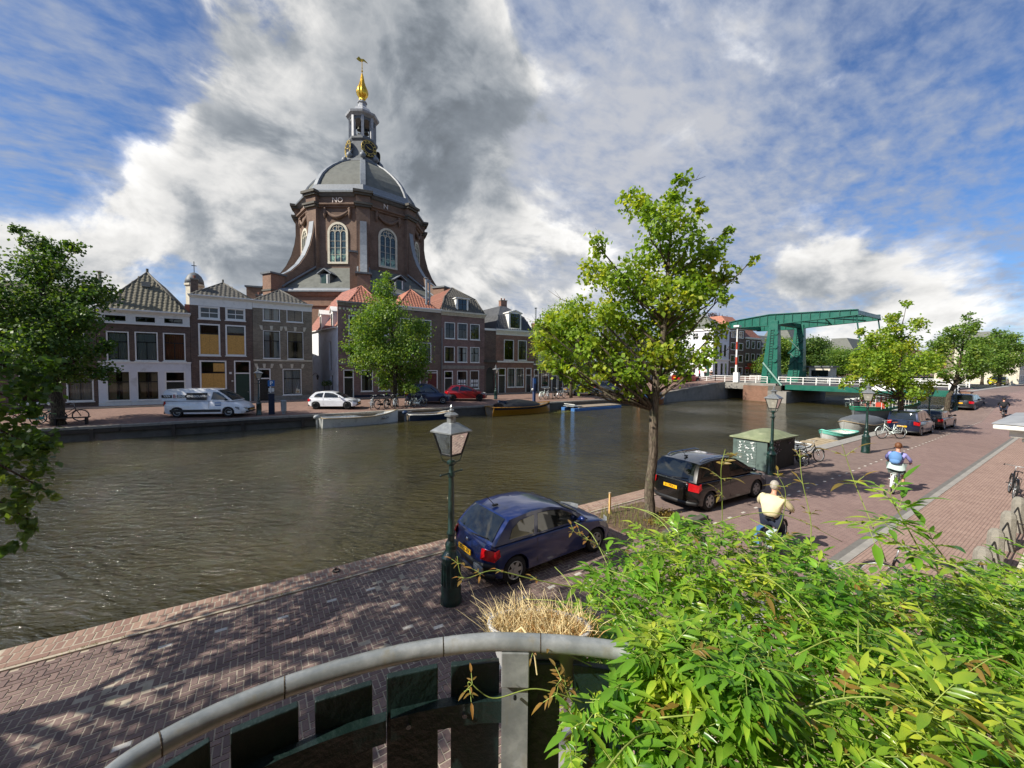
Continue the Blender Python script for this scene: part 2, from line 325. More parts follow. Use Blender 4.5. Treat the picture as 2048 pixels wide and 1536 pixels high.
def paving(name, cols, mortar, bw, bh, bias_rot=0., damp=.3, mort=.006):
    m, t = material(name); pos = t.node('ShaderNodeNewGeometry').outputs['Position']
    mp = t.node('ShaderNodeMapping', {'Vector': pos, 'Rotation': (0, 0, bias_rot)}).outputs[0]
    b = t.node('ShaderNodeTexBrick', {'Vector': mp, 'Color1': (*cols[0], 1), 'Color2': (*cols[1], 1), 'Mortar': (*mortar, 1), 'Scale': 1., 'Mortar Size': mort, 'Brick Width': bw, 'Row Height': bh})
    n1 = t.noise(pos, .35, 7, .65, .4); n2 = t.noise(pos, 2.6, 6, .7)
    c = t.mix(t.ramp(n2, .35, .75, 0, .5), b.outputs[0], cols[2]); c = t.mix(t.ramp(n1, .42, .72, 0, damp), c, tuple(x*.55 for x in cols[0]))
    c = t.mix(t.ramp(t.noise(pos, .8, 6, .7), .58, .72, 0, .3), c, tuple(min(1, x*1.5) for x in mortar))
    p = t.node('ShaderNodeBsdfPrincipled', {'Base Color': c, 'Roughness': .88, 'Specular IOR Level': .25})
    bp = t.node('ShaderNodeBump', {'Strength': .5, 'Distance': .008, 'Height': b.outputs[1]}); bp.invert = True; t.l.new(bp.outputs[0], p.inputs['Normal']); finish(t, p.outputs[0])
paving('paving_road', (srgb('8f7771'), srgb('836c67'), srgb('9a857c')), srgb('665c58'), .21, .07, R(90), .3)
paving('paving_walk', (srgb('a0877c'), srgb('937a70'), srgb('ac9486')), srgb('6c5d54'), .21, .07, 0, .25)
paving('paving_park', (srgb('82706a'), srgb('74635e'), srgb('958176')), srgb('6c635c'), .21, .105, R(45), .3)
paving('paving_far', (srgb('8a6e64'), srgb('796058'), srgb('988070')), srgb('675a52'), .21, .07, 0, .35)
def paver(name, a, b_):                                      # single bricks: colour by piece
    m, t = material(name); oi = t.node('ShaderNodeObjectInfo'); g_ = t.node('ShaderNodeNewGeometry')
    isl = g_.outputs['Random Per Island']; rnd = t.math('FRACT', t.math('ADD', isl, oi.outputs['Random']))
    n = t.noise(g_.outputs['Position'], 30, 6, .7); n2 = t.noise(g_.outputs['Position'], .9, 5, .6)
    c = t.mix(rnd, a, b_); c = t.mix(t.ramp(n, .4, .7, 0, .5), c, tuple(x*.7 for x in a)); c = t.mix(t.ramp(n2, .5, .7, 0, .35), c, tuple(min(1, x*1.35) for x in b_))
    p = t.node('ShaderNodeBsdfPrincipled', {'Base Color': c, 'Roughness': .85, 'Specular IOR Level': .3})
    bp = t.node('ShaderNodeBump', {'Strength': .4, 'Distance': .004, 'Height': n}); t.l.new(bp.outputs[0], p.inputs['Normal']); finish(t, p.outputs[0])
paver('paver_brick', srgb('685855'), srgb('847069')); paver('paver_coping', srgb('84695e'), srgb('9c8272')); paver('paver_white', srgb('b9b4ac'), srgb('cbc6be'))
plain('joint_sand', srgb('a89d8c'), .95, vary=.15, scale=4, dirt=(srgb('7c7c4c'), .4, 2.5))
plain('kerb_stone', srgb('93908a'), .85, vary=.12, scale=3, bump=.3)
plain('gutter_stone', srgb('6c6a66'), .85, vary=.15, scale=4, bump=.3)
# ---------------------------------------------------------------- mesh helpers
class MB:
    def __init__(s): s.v = []; s.f = []
    def add(s, vs, fs):
        k = len(s.v); s.v.extend([tuple(p) for p in vs]); s.f.extend([tuple(i+k for i in f) for f in fs]); return s
    def box(s, x0, y0, z0, x1, y1, z1):
        return s.add([(x0, y0, z0), (x1, y0, z0), (x1, y1, z0), (x0, y1, z0), (x0, y0, z1), (x1, y0, z1), (x1, y1, z1), (x0, y1, z1)],
                     [(3, 2, 1, 0), (4, 5, 6, 7), (0, 1, 5, 4), (1, 2, 6, 5), (2, 3, 7, 6), (3, 0, 4, 7)])
    def hexa(s, p): return s.add(p, [(3, 2, 1, 0), (4, 5, 6, 7), (0, 1, 5, 4), (1, 2, 6, 5), (2, 3, 7, 6), (3, 0, 4, 7)])
    def quad(s, *p): return s.add(p, [tuple(range(len(p)))])
    def cyl(s, a, b, r0_, r1_=None, n=8, caps=True):
        a = Vector(a); b = Vector(b); r1_ = r0_ if r1_ is None else r1_
        w = (b-a).normalized(); u = w.orthogonal().normalized(); v = w.cross(u)
        P = []
        for c, r in ((a, r0_), (b, r1_)):
            for i in range(n):
                t = 2*math.pi*i/n; P.append(c+u*(r*math.cos(t))+v*(r*math.sin(t)))
        F = [(i, (i+1) % n, n+(i+1) % n, n+i) for i in range(n)]
        if caps: F += [tuple(range(n-1, -1, -1)), tuple(range(n, 2*n))]
        return s.add(P, F)
    def tube(s, pts, r, n=8, caps=True):
        pts = [Vector(p) for p in pts]; rs = r if isinstance(r, (list, tuple)) else [r]*len(pts)
        u = None; P = []; m = len(pts)
        for i, p in enumerate(pts):
            w = (pts[min(i+1, m-1)]-pts[max(i-1, 0)])
            w = w.normalized() if w.length > 1e-9 else Vector((0, 0, 1))
            u = w.orthogonal().normalized() if u is None else (u-w*u.dot(w)).normalized()
            v = w.cross(u)
            for k in range(n):
                t = 2*math.pi*k/n; P.append(p+u*(rs[i]*math.cos(t))+v*(rs[i]*math.sin(t)))
        F = [(i*n+k, i*n+(k+1) % n, (i+1)*n+(k+1) % n, (i+1)*n+k) for i in range(m-1) for k in range(n)]
        if caps: F += [tuple(range(n-1, -1, -1)), tuple(range((m-1)*n, m*n))]
        return s.add(P, F)
    def lathe(s, prof, n=16, c=(0, 0, 0), rot=0., caps=True):
        P = []; m = len(prof)
        for r, z in prof:
            for k in range(n):
                t = rot+2*math.pi*k/n; P.append((c[0]+r*math.cos(t), c[1]+r*math.sin(t), c[2]+z))
        F = [(i*n+k, i*n+(k+1) % n, (i+1)*n+(k+1) % n, (i+1)*n+k) for i in range(m-1) for k in range(n)]
        if caps: F += [tuple(range(n-1, -1, -1)), tuple(range((m-1)*n, m*n))]
        return s.add(P, F)
    def prism(s, poly, axis, a, b):                         # polygon in the two other axes, swept along axis
        def mk(p, t): return {'x': (t, p[0], p[1]), 'y': (p[0], t, p[1]), 'z': (p[0], p[1], t)}[axis]
        n = len(poly); P = [mk(p, a) for p in poly]+[mk(p, b) for p in poly]
        F = [tuple(range(n-1, -1, -1)), tuple(range(n, 2*n))]+[(i, (i+1) % n, n+(i+1) % n, n+i) for i in range(n)]
        return s.add(P, F)
    def grid(s, rows, closed=False, flip=False):
        n = len(rows[0]); P = [p for r in rows for p in r]; F = []
        for i in range(len(rows)-1):
            for k in range(n if closed else n-1):
                q = (i*n+k, i*n+(k+1) % n, (i+1)*n+(k+1) % n, (i+1)*n+k); F.append(q[::-1] if flip else q)
        return s.add(P, F)
    def ball(s, c, r, n=10, m=6, sq=(1, 1, 1)):
        rows = []
        for i in range(m+1):
            ph = math.pi*i/m
            rows.append([(c[0]+sq[0]*r*math.sin(ph)*math.cos(2*math.pi*k/n), c[1]+sq[1]*r*math.sin(ph)*math.sin(2*math.pi*k/n), c[2]+sq[2]*r*math.cos(ph)) for k in range(n)])
        return s.grid(rows, True, True)
    def mesh(s, name, mat, smooth=False):
        me = bpy.data.meshes.new(name); me.from_pydata([tuple(map(float, p)) for p in s.v], [], s.f); me.materials.append(MATS[mat])
        if smooth: me.polygons.foreach_set('use_smooth', [True]*len(me.polygons))
        me.update(); return me
def link(name, me, parent=None, loc=(0, 0, 0), rot=(0, 0, 0)):
    o = bpy.data.objects.new(name, me); COL.objects.link(o); o.parent = parent; o.location = loc; o.rotation_euler = rot; return o
def part(mb, name, mat, parent=None, smooth=False, bevel=0., loc=(0, 0, 0), rot=(0, 0, 0), auto=None):
    me = mb.mesh(name, mat, smooth); fix_normals(me); o = link(name, me, parent, loc, rot)
    if bevel:
        b = o.modifiers.new('bevel', 'BEVEL'); b.width = bevel; b.segments = 2; b.limit_method = 'ANGLE'; b.angle_limit = R(40)
    if auto: sharp(me, auto)
    return o
def fix_normals(me):
    bm = bmesh.new(); bm.from_mesh(me); bmesh.ops.recalc_face_normals(bm, faces=bm.faces); bm.to_mesh(me); bm.free()
def sharp(me, ang):
    me.polygons.foreach_set('use_smooth', [True]*len(me.polygons)); me.set_sharp_from_angle(angle=R(ang))
def tag(o, label=None, cat=None, group=None, kind=None):
    for k, v in (('label', label), ('category', cat), ('group', group), ('kind', kind)):
        if v: o[k] = v
    return o
def thing(name, label, cat, loc=(0, 0, 0), rz=0., group=None, scale=1.):
    o = bpy.data.objects.new(name, None); COL.objects.link(o); o.location = loc; o.rotation_euler = (0, 0, rz); o.empty_display_size = .2
    o.scale = (scale,)*3
    return tag(o, label, cat, group)
def struct(mb, name, mat, smooth=False): return tag(part(mb, name, mat, None, smooth), kind='structure')
def copy_tree(o, parent=None):
    c = o.copy(); COL.objects.link(c); c.parent = parent
    for ch in KIDS(o): copy_tree(ch, c)
    return c
def KIDS(o): return [x for x in o.children]
_tc = {}
def text_mb(body, size, extrude=.004, bold=0.):
    key = (body, round(size, 4), extrude, bold)
    if key not in _tc:
        cu = bpy.data.curves.new('t', 'FONT'); cu.body = body; cu.size = size; cu.extrude = extrude; cu.align_x = 'CENTER'; cu.align_y = 'CENTER'; cu.resolution_u = 3; cu.offset = bold
        ob = bpy.data.objects.new('t', cu); COL.objects.link(ob); dg = bpy.context.evaluated_depsgraph_get(); me = ob.evaluated_get(dg).to_mesh()
        _tc[key] = ([tuple(v.co) for v in me.vertices], [tuple(p.vertices) for p in me.polygons])
        bpy.data.objects.remove(ob); bpy.data.curves.remove(cu)
    m = MB(); m.add(*_tc[key]); return m
def xform(mb, M):
    mb.v = [tuple(M @ Vector(p)) for p in mb.v]; return mb
def frame_m(o, x, y):                                        # matrix with given origin, local x and y axes
    x = Vector(x).normalized(); y = Vector(y); y = (y-x*y.dot(x)).normalized(); z = x.cross(y)
    return Matrix(((x.x, y.x, z.x, o[0]), (x.y, y.y, z.y, o[1]), (x.z, y.z, z.z, o[2]), (0, 0, 0, 1)))
def npmesh(name, verts, faces, mat, parent=None, kind=None):  # numpy quads (n,4)
    me = bpy.data.meshes.new(name); nv = len(verts); nf = len(faces); k = faces.shape[1]
    me.vertices.add(nv); me.vertices.foreach_set('co', verts.astype(np.float32).ravel())
    me.loops.add(nf*k); me.loops.foreach_set('vertex_index', faces.astype(np.int32).ravel())
    me.polygons.add(nf); me.polygons.foreach_set('loop_start', np.arange(0, nf*k, k, dtype=np.int32)); me.polygons.foreach_set('loop_total', np.full(nf, k, np.int32))
    me.materials.append(MATS[mat]); me.update(calc_edges=True); me.validate()
    o = link(name, me, parent)
    if kind: o['kind'] = kind
    return o
# ================================================================ SETTING
FZ = .35                                                     # far quay level
def ramp_near(x):  return 0. if x < 54 else min(2.15, (x-54)/17*2.15)
def ramp_far(x):   return 0. if x < 46 else min(2.1, (x-46)/24*2.1)
def sheet(name, mat, xs, y0, y1, zf, ny=1):
    m = MB(); rows = []
    for x in xs: rows.append([(x, y0+(y1-y0)*k/ny, zf(x, y0+(y1-y0)*k/ny)) for k in range(ny+1)])
    m.grid(rows, flip=True); return struct(m, name, mat)
XS = [-160, -60, -20, 0, 20, 40, 54, 58, 62, 66, 71, 78, 95, 140, 260, 700, 1500]
XF = [-160, -60, -20, 0, 20, 40, 46, 52, 58, 64, 70, 78, 95, 140, 260, 700, 1500]
XR = [9.0, 20]+[x for x in XS if x > 20]
sheet('road', 'paving_road', XR, 3.28, 6.0, lambda x, y: ramp_near(x))
sheet('road', 'paving_road', [-160, -60, -20, -8.5], 3.28, 8.64, lambda x, y: 0.)
sheet('parking_strip', 'paving_park', XR, 6.0, 8.62, lambda x, y: ramp_near(x))
sheet('bridge_approach', 'paving_road', [70, 80], 8.6, 10.2, lambda x, y: 2.146)
sheet('pavement', 'paving_walk', XS, -6, 3.13, lambda x, y: ramp_near(x)+.05)
sheet('ground', 'soil', [-900, -160, 700, 1500], -900, -5.9, lambda x, y: -.05)
sheet('ground', 'soil', [-900, -160, 700, 1500], 60, 1500, lambda x, y: .7)
sheet('canal_bed', 'soil', [-160, 1500], 8, 38, lambda x, y: -2.4)
wm = MB(); wm.grid([[(x, 8.9, -.6), (x, 37.2, -.6)] for x in (-160, 0, 40, 90, 1500)], flip=True); struct(wm, 'water', 'water')
sheet('far_street', 'paving_far', XF, 36.9, 46.3, lambda x, y: FZ+(y-36.5)*.039+ramp_far(x), 2)
sheet('far_pavement', 'paving_walk', XF, 46.3, 61, lambda x, y: .76+.05+ramp_far(x), 1)
# kerb on the near side: one stone after another
krb = thing('kerb', 'long grey stone kerb between brick road and pavement', 'kerb'); krb['kind'] = 'structure'
km = MB(); km.box(0, .12, -.1, 1.19, .28, .065); kme = km.mesh('kerb_stone', 'kerb_stone')
for i in range(-6, 46):
    o = link('kerb_stone', kme, krb, (2.4+i*1.2, 3.0, ramp_near(2.4+i*1.2+.6)+random.Random(i).uniform(-.004, .004)))
gm = MB(); gm.grid([[(x, 3.28, ramp_near(x)+.006), (x, 3.46, ramp_near(x)+.006)] for x in XS[2:]], flip=True)
tag(part(gm, 'gutter_strip', 'gutter_stone', krb))
# near quay wall and its brick coping
qw = thing('quay_wall', 'brick quay wall with rowlock brick coping along the near bank', 'quay wall'); qw['kind'] = 'structure'
m = MB(); m.grid([[(x, 9.2, -2.4), (x, 9.2, ramp_near(x)-.03), (x, 8.62, ramp_near(x)-.03), (x, 8.62, -2.4)] for x in XS]); part(m, 'wall', 'brick_pier', qw)
m = MB(); m.grid([[(x, 9.24, -.3), (x, 9.24, ramp_near(x)+.03), (x, 8.62, ramp_near(x)+.03), (x, 8.60, -.1)] for x in [25.2]+[x for x in XS if x > 26]])
part(m, 'stone_coping', 'kerb_stone', qw)
rng = random.Random(3)
cm = MB(); cm.hexa([(-.052, -.0, -.1), (.052, 0, -.1), (.052, .215, -.1), (-.052, .215, -.1), (-.044, .007, .03), (.044, .007, .03), (.044, .208, .03), (-.044, .208, .03)])
cme = cm.mesh('coping_brick', 'paver_coping'); rest = MB()
for row, (y, dx) in enumerate(((9.02, 0), (8.797, .055))):
    for i in range(-30, 225):
        x = i*.112+dx; y_ = y+rng.uniform(-.004, .004); z_ = rng.uniform(-.003, .003)
        if -3.9 < x < 9.5:
            o = link('coping_brick', cme, qw, (x, y_, z_), (0, 0, rng.uniform(-.02, .02)))
        else: rest.add([(p[0]+x, p[1]+y_, p[2]+z_) for p in cm.v], cm.f)
m = MB()
for i in range(-30, 120): 
    x = i*.215; z_ = rng.uniform(-.004, .003); m.box(x, 8.66, -.1, x+.205, 8.775, .03+z_)
o = part(m, 'coping_stretchers', 'paver_coping', qw); o['kind'] = 'stuff'
o = part(rest, 'coping_bricks_beyond', 'paver_coping', qw); o['kind'] = 'stuff'
m = MB(); m.box(-6, 8.6, -.3, 26, 9.235, .0262); part(m, 'mortar_bed', 'joint_sand', qw)
# mooring ring on the coping
ring = thing('mooring_ring', 'small rusty iron mooring ring lying on the brick coping', 'mooring ring', (1.32, 9.0, .03))
m = MB(); m.tube([(.07*math.cos(t), .07*math.sin(t), .015) for t in [2*math.pi*k/16 for k in range(17)]], .013, 6); part(m, 'ring', 'black_iron', ring, True)
m = MB(); m.cyl((.0, .07, -.02), (0, .07, .04), .02, n=8); part(m, 'eye_bolt', 'black_iron', ring)
# herringbone paving in the foreground, brick by brick
hb = thing('herringbone_paving', 'worn herringbone brick paving along the near canal bank', 'paving'); hb['kind'] = 'structure'
m = MB(); m.grid([[(x, y, -.0042) for y in (3.52, 6., 8.66)] for x in (-9, 0, 9.2)], flip=True); part(m, 'joint_sand', 'joint_sand', hb)
L_, B_ = .1800, .0900; U = .0900
bm_ = MB(); g_ = .0055
bm_.hexa([(g_, g_, -.06), (L_-g_, g_, -.06), (L_-g_, B_-g_, -.06), (g_, B_-g_, -.06), (g_+.003, g_+.003, 0), (L_-g_-.003, g_+.003, 0), (L_-g_-.003, B_-g_-.003, 0), (g_+.003, B_-g_-.003, 0)])
bme = bm_.mesh('brick', 'paver_brick'); wme = bm_.mesh('white_brick', 'paver_white')
whites = [(x, 6.08) for x in (-2.2, -1.42, -.63, .17, .97, 1.76, 2.58, 3.35, 4.2, 5.0, 5.8)]+[(-1.35, 7.97), (-.55, 7.97), (.24, 7.98), (1.04, 7.95), (2.1, 7.1), (2.1, 6.4), (2.98, 4.87), (1.84, 7.95)]
bricks = []
for a in range(-80, 80):
    for b in range(-40, 40):
        # herringbone: unit cell of two bricks, shifted diagonally
        for hor in (0, 1):
            i = a*1+b*2; j = a*1-b*2
            x, y = (i*U, j*U) if hor else ((i+2)*U, (j-1)*U)
            if hor: box_ = (x, y, 0.)
            else: box_ = (x+U, y, R(90))
            cx, cy = (x+L_/2, y+B_/2) if hor else (x+U-B_/2, y+L_/2)
            cy += 6.2
            if -8.5 < cx < 9.0 and 3.56 < cy < 8.6: bricks.append((cx, cy, box_[0], box_[1]+6.2, box_[2]))
seen = {}
for b in bricks: seen[(round(b[0], 3), round(b[1], 3))] = b
bricks = list(seen.values())
def near_key(b): return (b[0]*.5446+b[1]*.8387) if b[0]*.8387-b[1]*.5446 > -1.3*(b[0]*.5446+b[1]*.8387) and -3.2 < b[0] and b[1] > 4.2 else 99
white_ids = set()
for wx, wy in whites:
    k = min(range(len(bricks)), key=lambda i: (bricks[i][0]-wx)**2+(bricks[i][1]-wy)**2+(1 if bricks[i][4] else 0)); white_ids.add(k)
order = sorted(range(len(bricks)), key=lambda i: near_key(bricks[i])); single = set(order[:290])
rest = MB()
for i, (cx, cy, x, y, rz) in enumerate(bricks):
    z_ = rng.uniform(-.0015, .004)+.004*math.sin(cx*1.3+cy)*math.sin(cy*1.9-cx*.4); tilt = (rng.uniform(-.012, .012), rng.uniform(-.012, .012))
    if i in white_ids: link('white_brick', wme, hb, (x, y, z_), (tilt[0], tilt[1], rz))
    elif i in single: link('brick', bme, hb, (x, y, z_), (tilt[0], tilt[1], rz))
    else:
        M = Matrix.Translation((x, y, z_)) @ Matrix.Rotation(rz, 4, 'Z') @ Matrix.Rotation(tilt[0], 4, 'X') @ Matrix.Rotation(tilt[1], 4, 'Y')
        rest.add([M @ Vector(p) for p in bm_.v], bm_.f)
o = link('bricks_beyond', rest.mesh('bricks_beyond', 'paver_brick'), hb); o['kind'] = 'stuff'
rgm = np.random.default_rng(21); n = 2600; bx0 = rgm.uniform(-4.5, 8.5, n); keep = np.sin(bx0*2.1)+np.sin(bx0*5.3+1)+rgm.normal(0, .6, n) > .35; bx0 = bx0[keep]; n = len(bx0)
bpos = np.column_stack([bx0, 8.635+rgm.normal(0, .018, n), np.zeros(n)]); bd = np.column_stack([rgm.normal(0, .02, n), rgm.normal(0, .02, n), rgm.uniform(.012, .05, n)]); bs = np.column_stack([rgm.normal(size=n), rgm.normal(size=n), np.zeros(n)]); bs *= .006/np.linalg.norm(bs, axis=1)[:, None]
npmesh('moss_tufts', np.stack([bpos-bs, bpos+bs, bpos+bd+bs*.4, bpos+bd-bs*.4], 1).reshape(-1, 3), np.arange(n*4).reshape(n, 4), 'leaf_weed', hb, 'stuff')
# white bay-marking bricks farther along the road
wm_ = thing('bay_marking', 'row of white bricks marking the parking bays along the road', 'road marking'); wm_['kind'] = 'structure'
for i in range(110):
    x = 9.4+i*.8
    if x < 68: link('white_brick', wme, wm_, (x, 6.05, ramp_near(x)+.006))
zb = thing('road_line', 'white painted line with teeth across the road near the bridge', 'road marking'); zb['kind'] = 'structure'
m = MB()
for i in range(9):
    y = 3.7+i*.62; m.box(66.2, y, 1.545, 66.9, y+.42, 1.552)
m.box(66.95, 3.6, 1.63, 67.2, 9.2, 1.64); part(m, 'painted_line', 'zebra_white', zb, rot=(0, 0, 0))
# far quay: brick wall, stone coping, timber fender
fq = thing('far_quay_wall', 'dark stained quay wall with stone coping along the far bank', 'quay wall'); fq['kind'] = 'structure'
def fz(x): return FZ+ramp_far(x)
m = MB(); m.grid([[(x, 36.95, fz(x)-.02), (x, 36.5, fz(x)-.02), (x, 36.5, -2.4)] for x in XF]); part(m, 'wall', 'dark_stone', fq)
m = MB(); m.grid([[(x, 36.5, fz(x)), (x, 36.46, -2.4)] for x in (50, 58, 64, 69)]+[[(69, 36.5, 2.3), (69, 36.46, -2.4)]]); part(m, 'ramp_wall', 'concrete', fq)
csm = MB(); csm.box(0, 36.4, -.14, 1.98, 36.95, .02); csme = csm.mesh('coping_stone', 'grey_stone')
for i in range(-14, 33):
    x = i*2.; link('coping_stone', csme, fq, (x, 0, fz(x+1.)+.0+rng.uniform(-.01, .01)), (0, -math.atan2(fz(x+2)-fz(x), 2), 0) if x > 44 else (0, 0, 0))
m = MB()
for i in range(8): m.box(-30+i*4.4, 36.34, -.05, -30+i*4.4+4.3, 36.46, .12)
part(m, 'timber_fender', 'wood_dark', fq)
m = MB()
for i in range(0, 9): m.box(-30+i*4.1, 36.30, -1, -29.8+i*4.1, 36.5, .2)
part(m, 'fender_posts', 'wood_dark', fq)
fk = thing('far_kerb', 'stone kerb in front of the far house doors', 'kerb'); fk['kind'] = 'structure'
m = MB(); m.grid([[(x, 46.15, .70+ramp_far(x)), (x, 46.15, .83+ramp_far(x)), (x, 46.34, .83+ramp_far(x)), (x, 46.34, .70+ramp_far(x))] for x in XF]); part(m, 'kerb_line', 'grey_stone', fk)
# ================================================================ HOUSES OF THE FAR BANK  (front plane y = 48)
def wall_mb(x0, x1, z0, z1, holes, depth=.2, y=0.):
    m = MB(); xs = sorted({x0, x1, *[h[0] for h in holes], *[h[2] for h in holes]}); zs = sorted({z0, z1, *[h[1] for h in holes], *[h[3] for h in holes]})
    xs = [x for x in xs if x0-1e-6 <= x <= x1+1e-6]; zs = [z for z in zs if z0-1e-6 <= z <= z1+1e-6]
    for i in range(len(xs)-1):
        for k in range(len(zs)-1):
            cx, cz = (xs[i]+xs[i+1])/2, (zs[k]+zs[k+1])/2
            if any(h[0] < cx < h[2] and h[1] < cz < h[3] for h in holes): continue
            m.quad((xs[i], y, zs[k]), (xs[i+1], y, zs[k]), (xs[i+1], y, zs[k+1]), (xs[i], y, zs[k+1]))
    for a, b, c, e in holes:
        d_ = y+depth
        m.quad((a, y, b), (a, d_, b), (a, d_, e), (a, y, e)); m.quad((c, y, b), (c, y, e), (c, d_, e), (c, d_, b))
        m.quad((a, y, e), (a, d_, e), (c, d_, e), (c, y, e)); m.quad((a, y, b), (c, y, b), (c, d_, b), (a, d_, b))
    return m
def wpart(m, name, mat, parent):                             # walls keep their own face directions
    return link(name, m.mesh(name, mat), parent)
def rectframe(m, a, b, c, e, w, y0, y1):
    m.box(a, y0, b, a+w, y1, e); m.box(c-w, y0, b, c, y1, e); m.box(a+w, y0, e-w, c-w, y1, e); m.box(a+w, y0, b, c-w, y1, b+w)
def window(P, r, vs=(.5,), hs=(.34,), white=.1, sash='black_frame', curtain=None, glass_='glass', sill=True, frame='white_trim', board=None, partial=None, y=0., vmax=1.):
    a, b, c, e = r; w = MB(); rectframe(w, a, b, c, e, white, y-.02, y+.16)
    win = part(w, 'window', frame, P)
    a, b, c, e = a+white, b+white, c-white, e-white; W_, H_ = c-a, e-b
    s = MB(); rectframe(s, a, b, c, e, .055, y+.07, y+.13); t = .05
    hz = [e-H_*h for h in hs]
    for z in hz: s.box(a+.055, y+.068, z-.035, c-.055, y+.132, z+.035)
    zt = min(hz) if hz else e
    for v in vs: s.box(a+W_*v-.022, y+.069, b+.055, a+W_*v+.022, y+.131, (zt-.035) if vmax < 1 else e-.055)
    part(s, 'sash', sash, win)
    g = MB(); g.quad((a+.03, y+.1, b+.03), (c-.03, y+.1, b+.03), (c-.03, y+.1, e-.03), (a+.03, y+.1, e-.03)); part(g, 'pane', glass_, win)
    if curtain is None and glass_ == 'glass' and not board and random.Random(int(r[0]*173+r[1]*31)).random() < .5: curtain = (('curtain', 'half'), ('curtain_tan', 'half'))[int(r[0]*7) % 2]
    if curtain:
        cm_ = MB(); n = 28; spans = [(a, c)] if curtain[1] == 'full' else [(a, a+W_*.36), (c-W_*.36, c)]
        for (p, q) in spans: cm_.grid([[(p+(q-p)*i/n, y+.26+.025*math.sin(i*2.1+a), b), (p+(q-p)*i/n, y+.26+.025*math.sin(i*2.1+a), e)] for i in range(n+1)])
        part(cm_, 'curtain', curtain[0], win)
    if board:
        bb = MB(); bb.box(a, y+.035, b+board[0]*H_, c, y+.06, b+board[1]*H_); part(bb, 'plywood_board', 'plywood', win)
        bb = MB(); bb.box((a+c)/2-.004, y+.033, b+board[0]*H_, (a+c)/2+.004, y+.0349, b+board[1]*H_); part(bb, 'board_joint', 'wood_dark', win)
    if partial:
        bb = MB(); bb.box(a+partial[0]*W_, y+.03, b+partial[1]*H_, a+partial[2]*W_, y+.055, b+partial[3]*H_); part(bb, 'plywood_board', 'plywood', win)
    if sill:
        q = MB(); q.box(r[0]-.06, y-.09, r[1]-.09, r[2]+.06, y+.1, r[1]-.002); part(q, 'sill', 'white_trim' if sill is True else sill, win)
    return win
def door(P, r, mat='dark_door', light=.28, white=.11, frame='white_trim', y=0.):
    a, b, c, e = r; w = MB(); w.box(a, y-.02, b, a+white, y+.16, e); w.box(c-white, y-.02, b, c, y+.16, e); w.box(a+white, y-.02, e-white, c-white, y+.16, e)
    zt = e-(e-b)*light
    w.box(a+white, y-.015, zt-.06, c-white, y+.155, zt+.06); d_ = part(w, 'door', frame, P)
    m = MB(); m.box(a+white, y+.07, b, c-white, y+.12, zt-.06)
    W_ = c-a-2*white
    for k in range(2):
        for i in range(3):
            z0 = b+.15+i*(zt-b-.3)/3; m.box(a+white+.07+k*W_/2, y+.05, z0, a+white+W_/2-.07+k*W_/2, y+.0705, z0+(zt-b-.3)/3-.12)
    part(m, 'leaf', mat, d_)
    m = MB(); m.quad((a+white, y+.1, zt+.06), (c-white, y+.1, zt+.06), (c-white, y+.1, e-white), (a+white, y+.1, e-white)); part(m, 'pane', 'glass', d_)
    m = MB(); m.cyl((c-white-.12, y+.0, b+1.05), (c-white-.12, y+.07, b+1.05), .045, n=8); part(m, 'handle', 'chrome', d_)
    m = MB(); m.box(a-.05, y-.35, b-.12, c+.05, y+.02, b-.002); part(m, 'step', 'grey_stone', d_)
    return d_
def cornice(P, x0, x1, z0, z1, proj=.35, mat='white_trim', frieze=None):
    m = MB()
    if frieze: m.box(x0, -.04, frieze, x1, .0, z0)
    h = z1-z0; m.box(x0-.02, -.12, z0, x1+.02, .0, z0+h*.3); m.box(x0-.06, -.24, z0+h*.3, x1+.06, .0, z0+h*.62); m.box(x0-.1, -proj, z0+h*.62, x1+.1, .05, z1)
    return part(m, 'cornice', mat, P)
_tiles = {}
def tile_mesh(mat, w, h):
    k = (mat, w, h)
    if k not in _tiles:
        m = MB(); n = 5; rows = []
        prof = [(i/n*w, .05*math.sin(i/n*2*math.pi+.4)*.5+.025) for i in range(n+1)]
        m.grid([[(x, -.03, z+.032) for x, z in prof], [(x, h, z+.006) for x, z in prof]], flip=True)
        m.grid([[(x, -.03, z+.032) for x, z in prof], [(x, -.03, z-.014) for x, z in prof]])
        _tiles[k] = m.mesh('tile', mat)
    return _tiles[k]
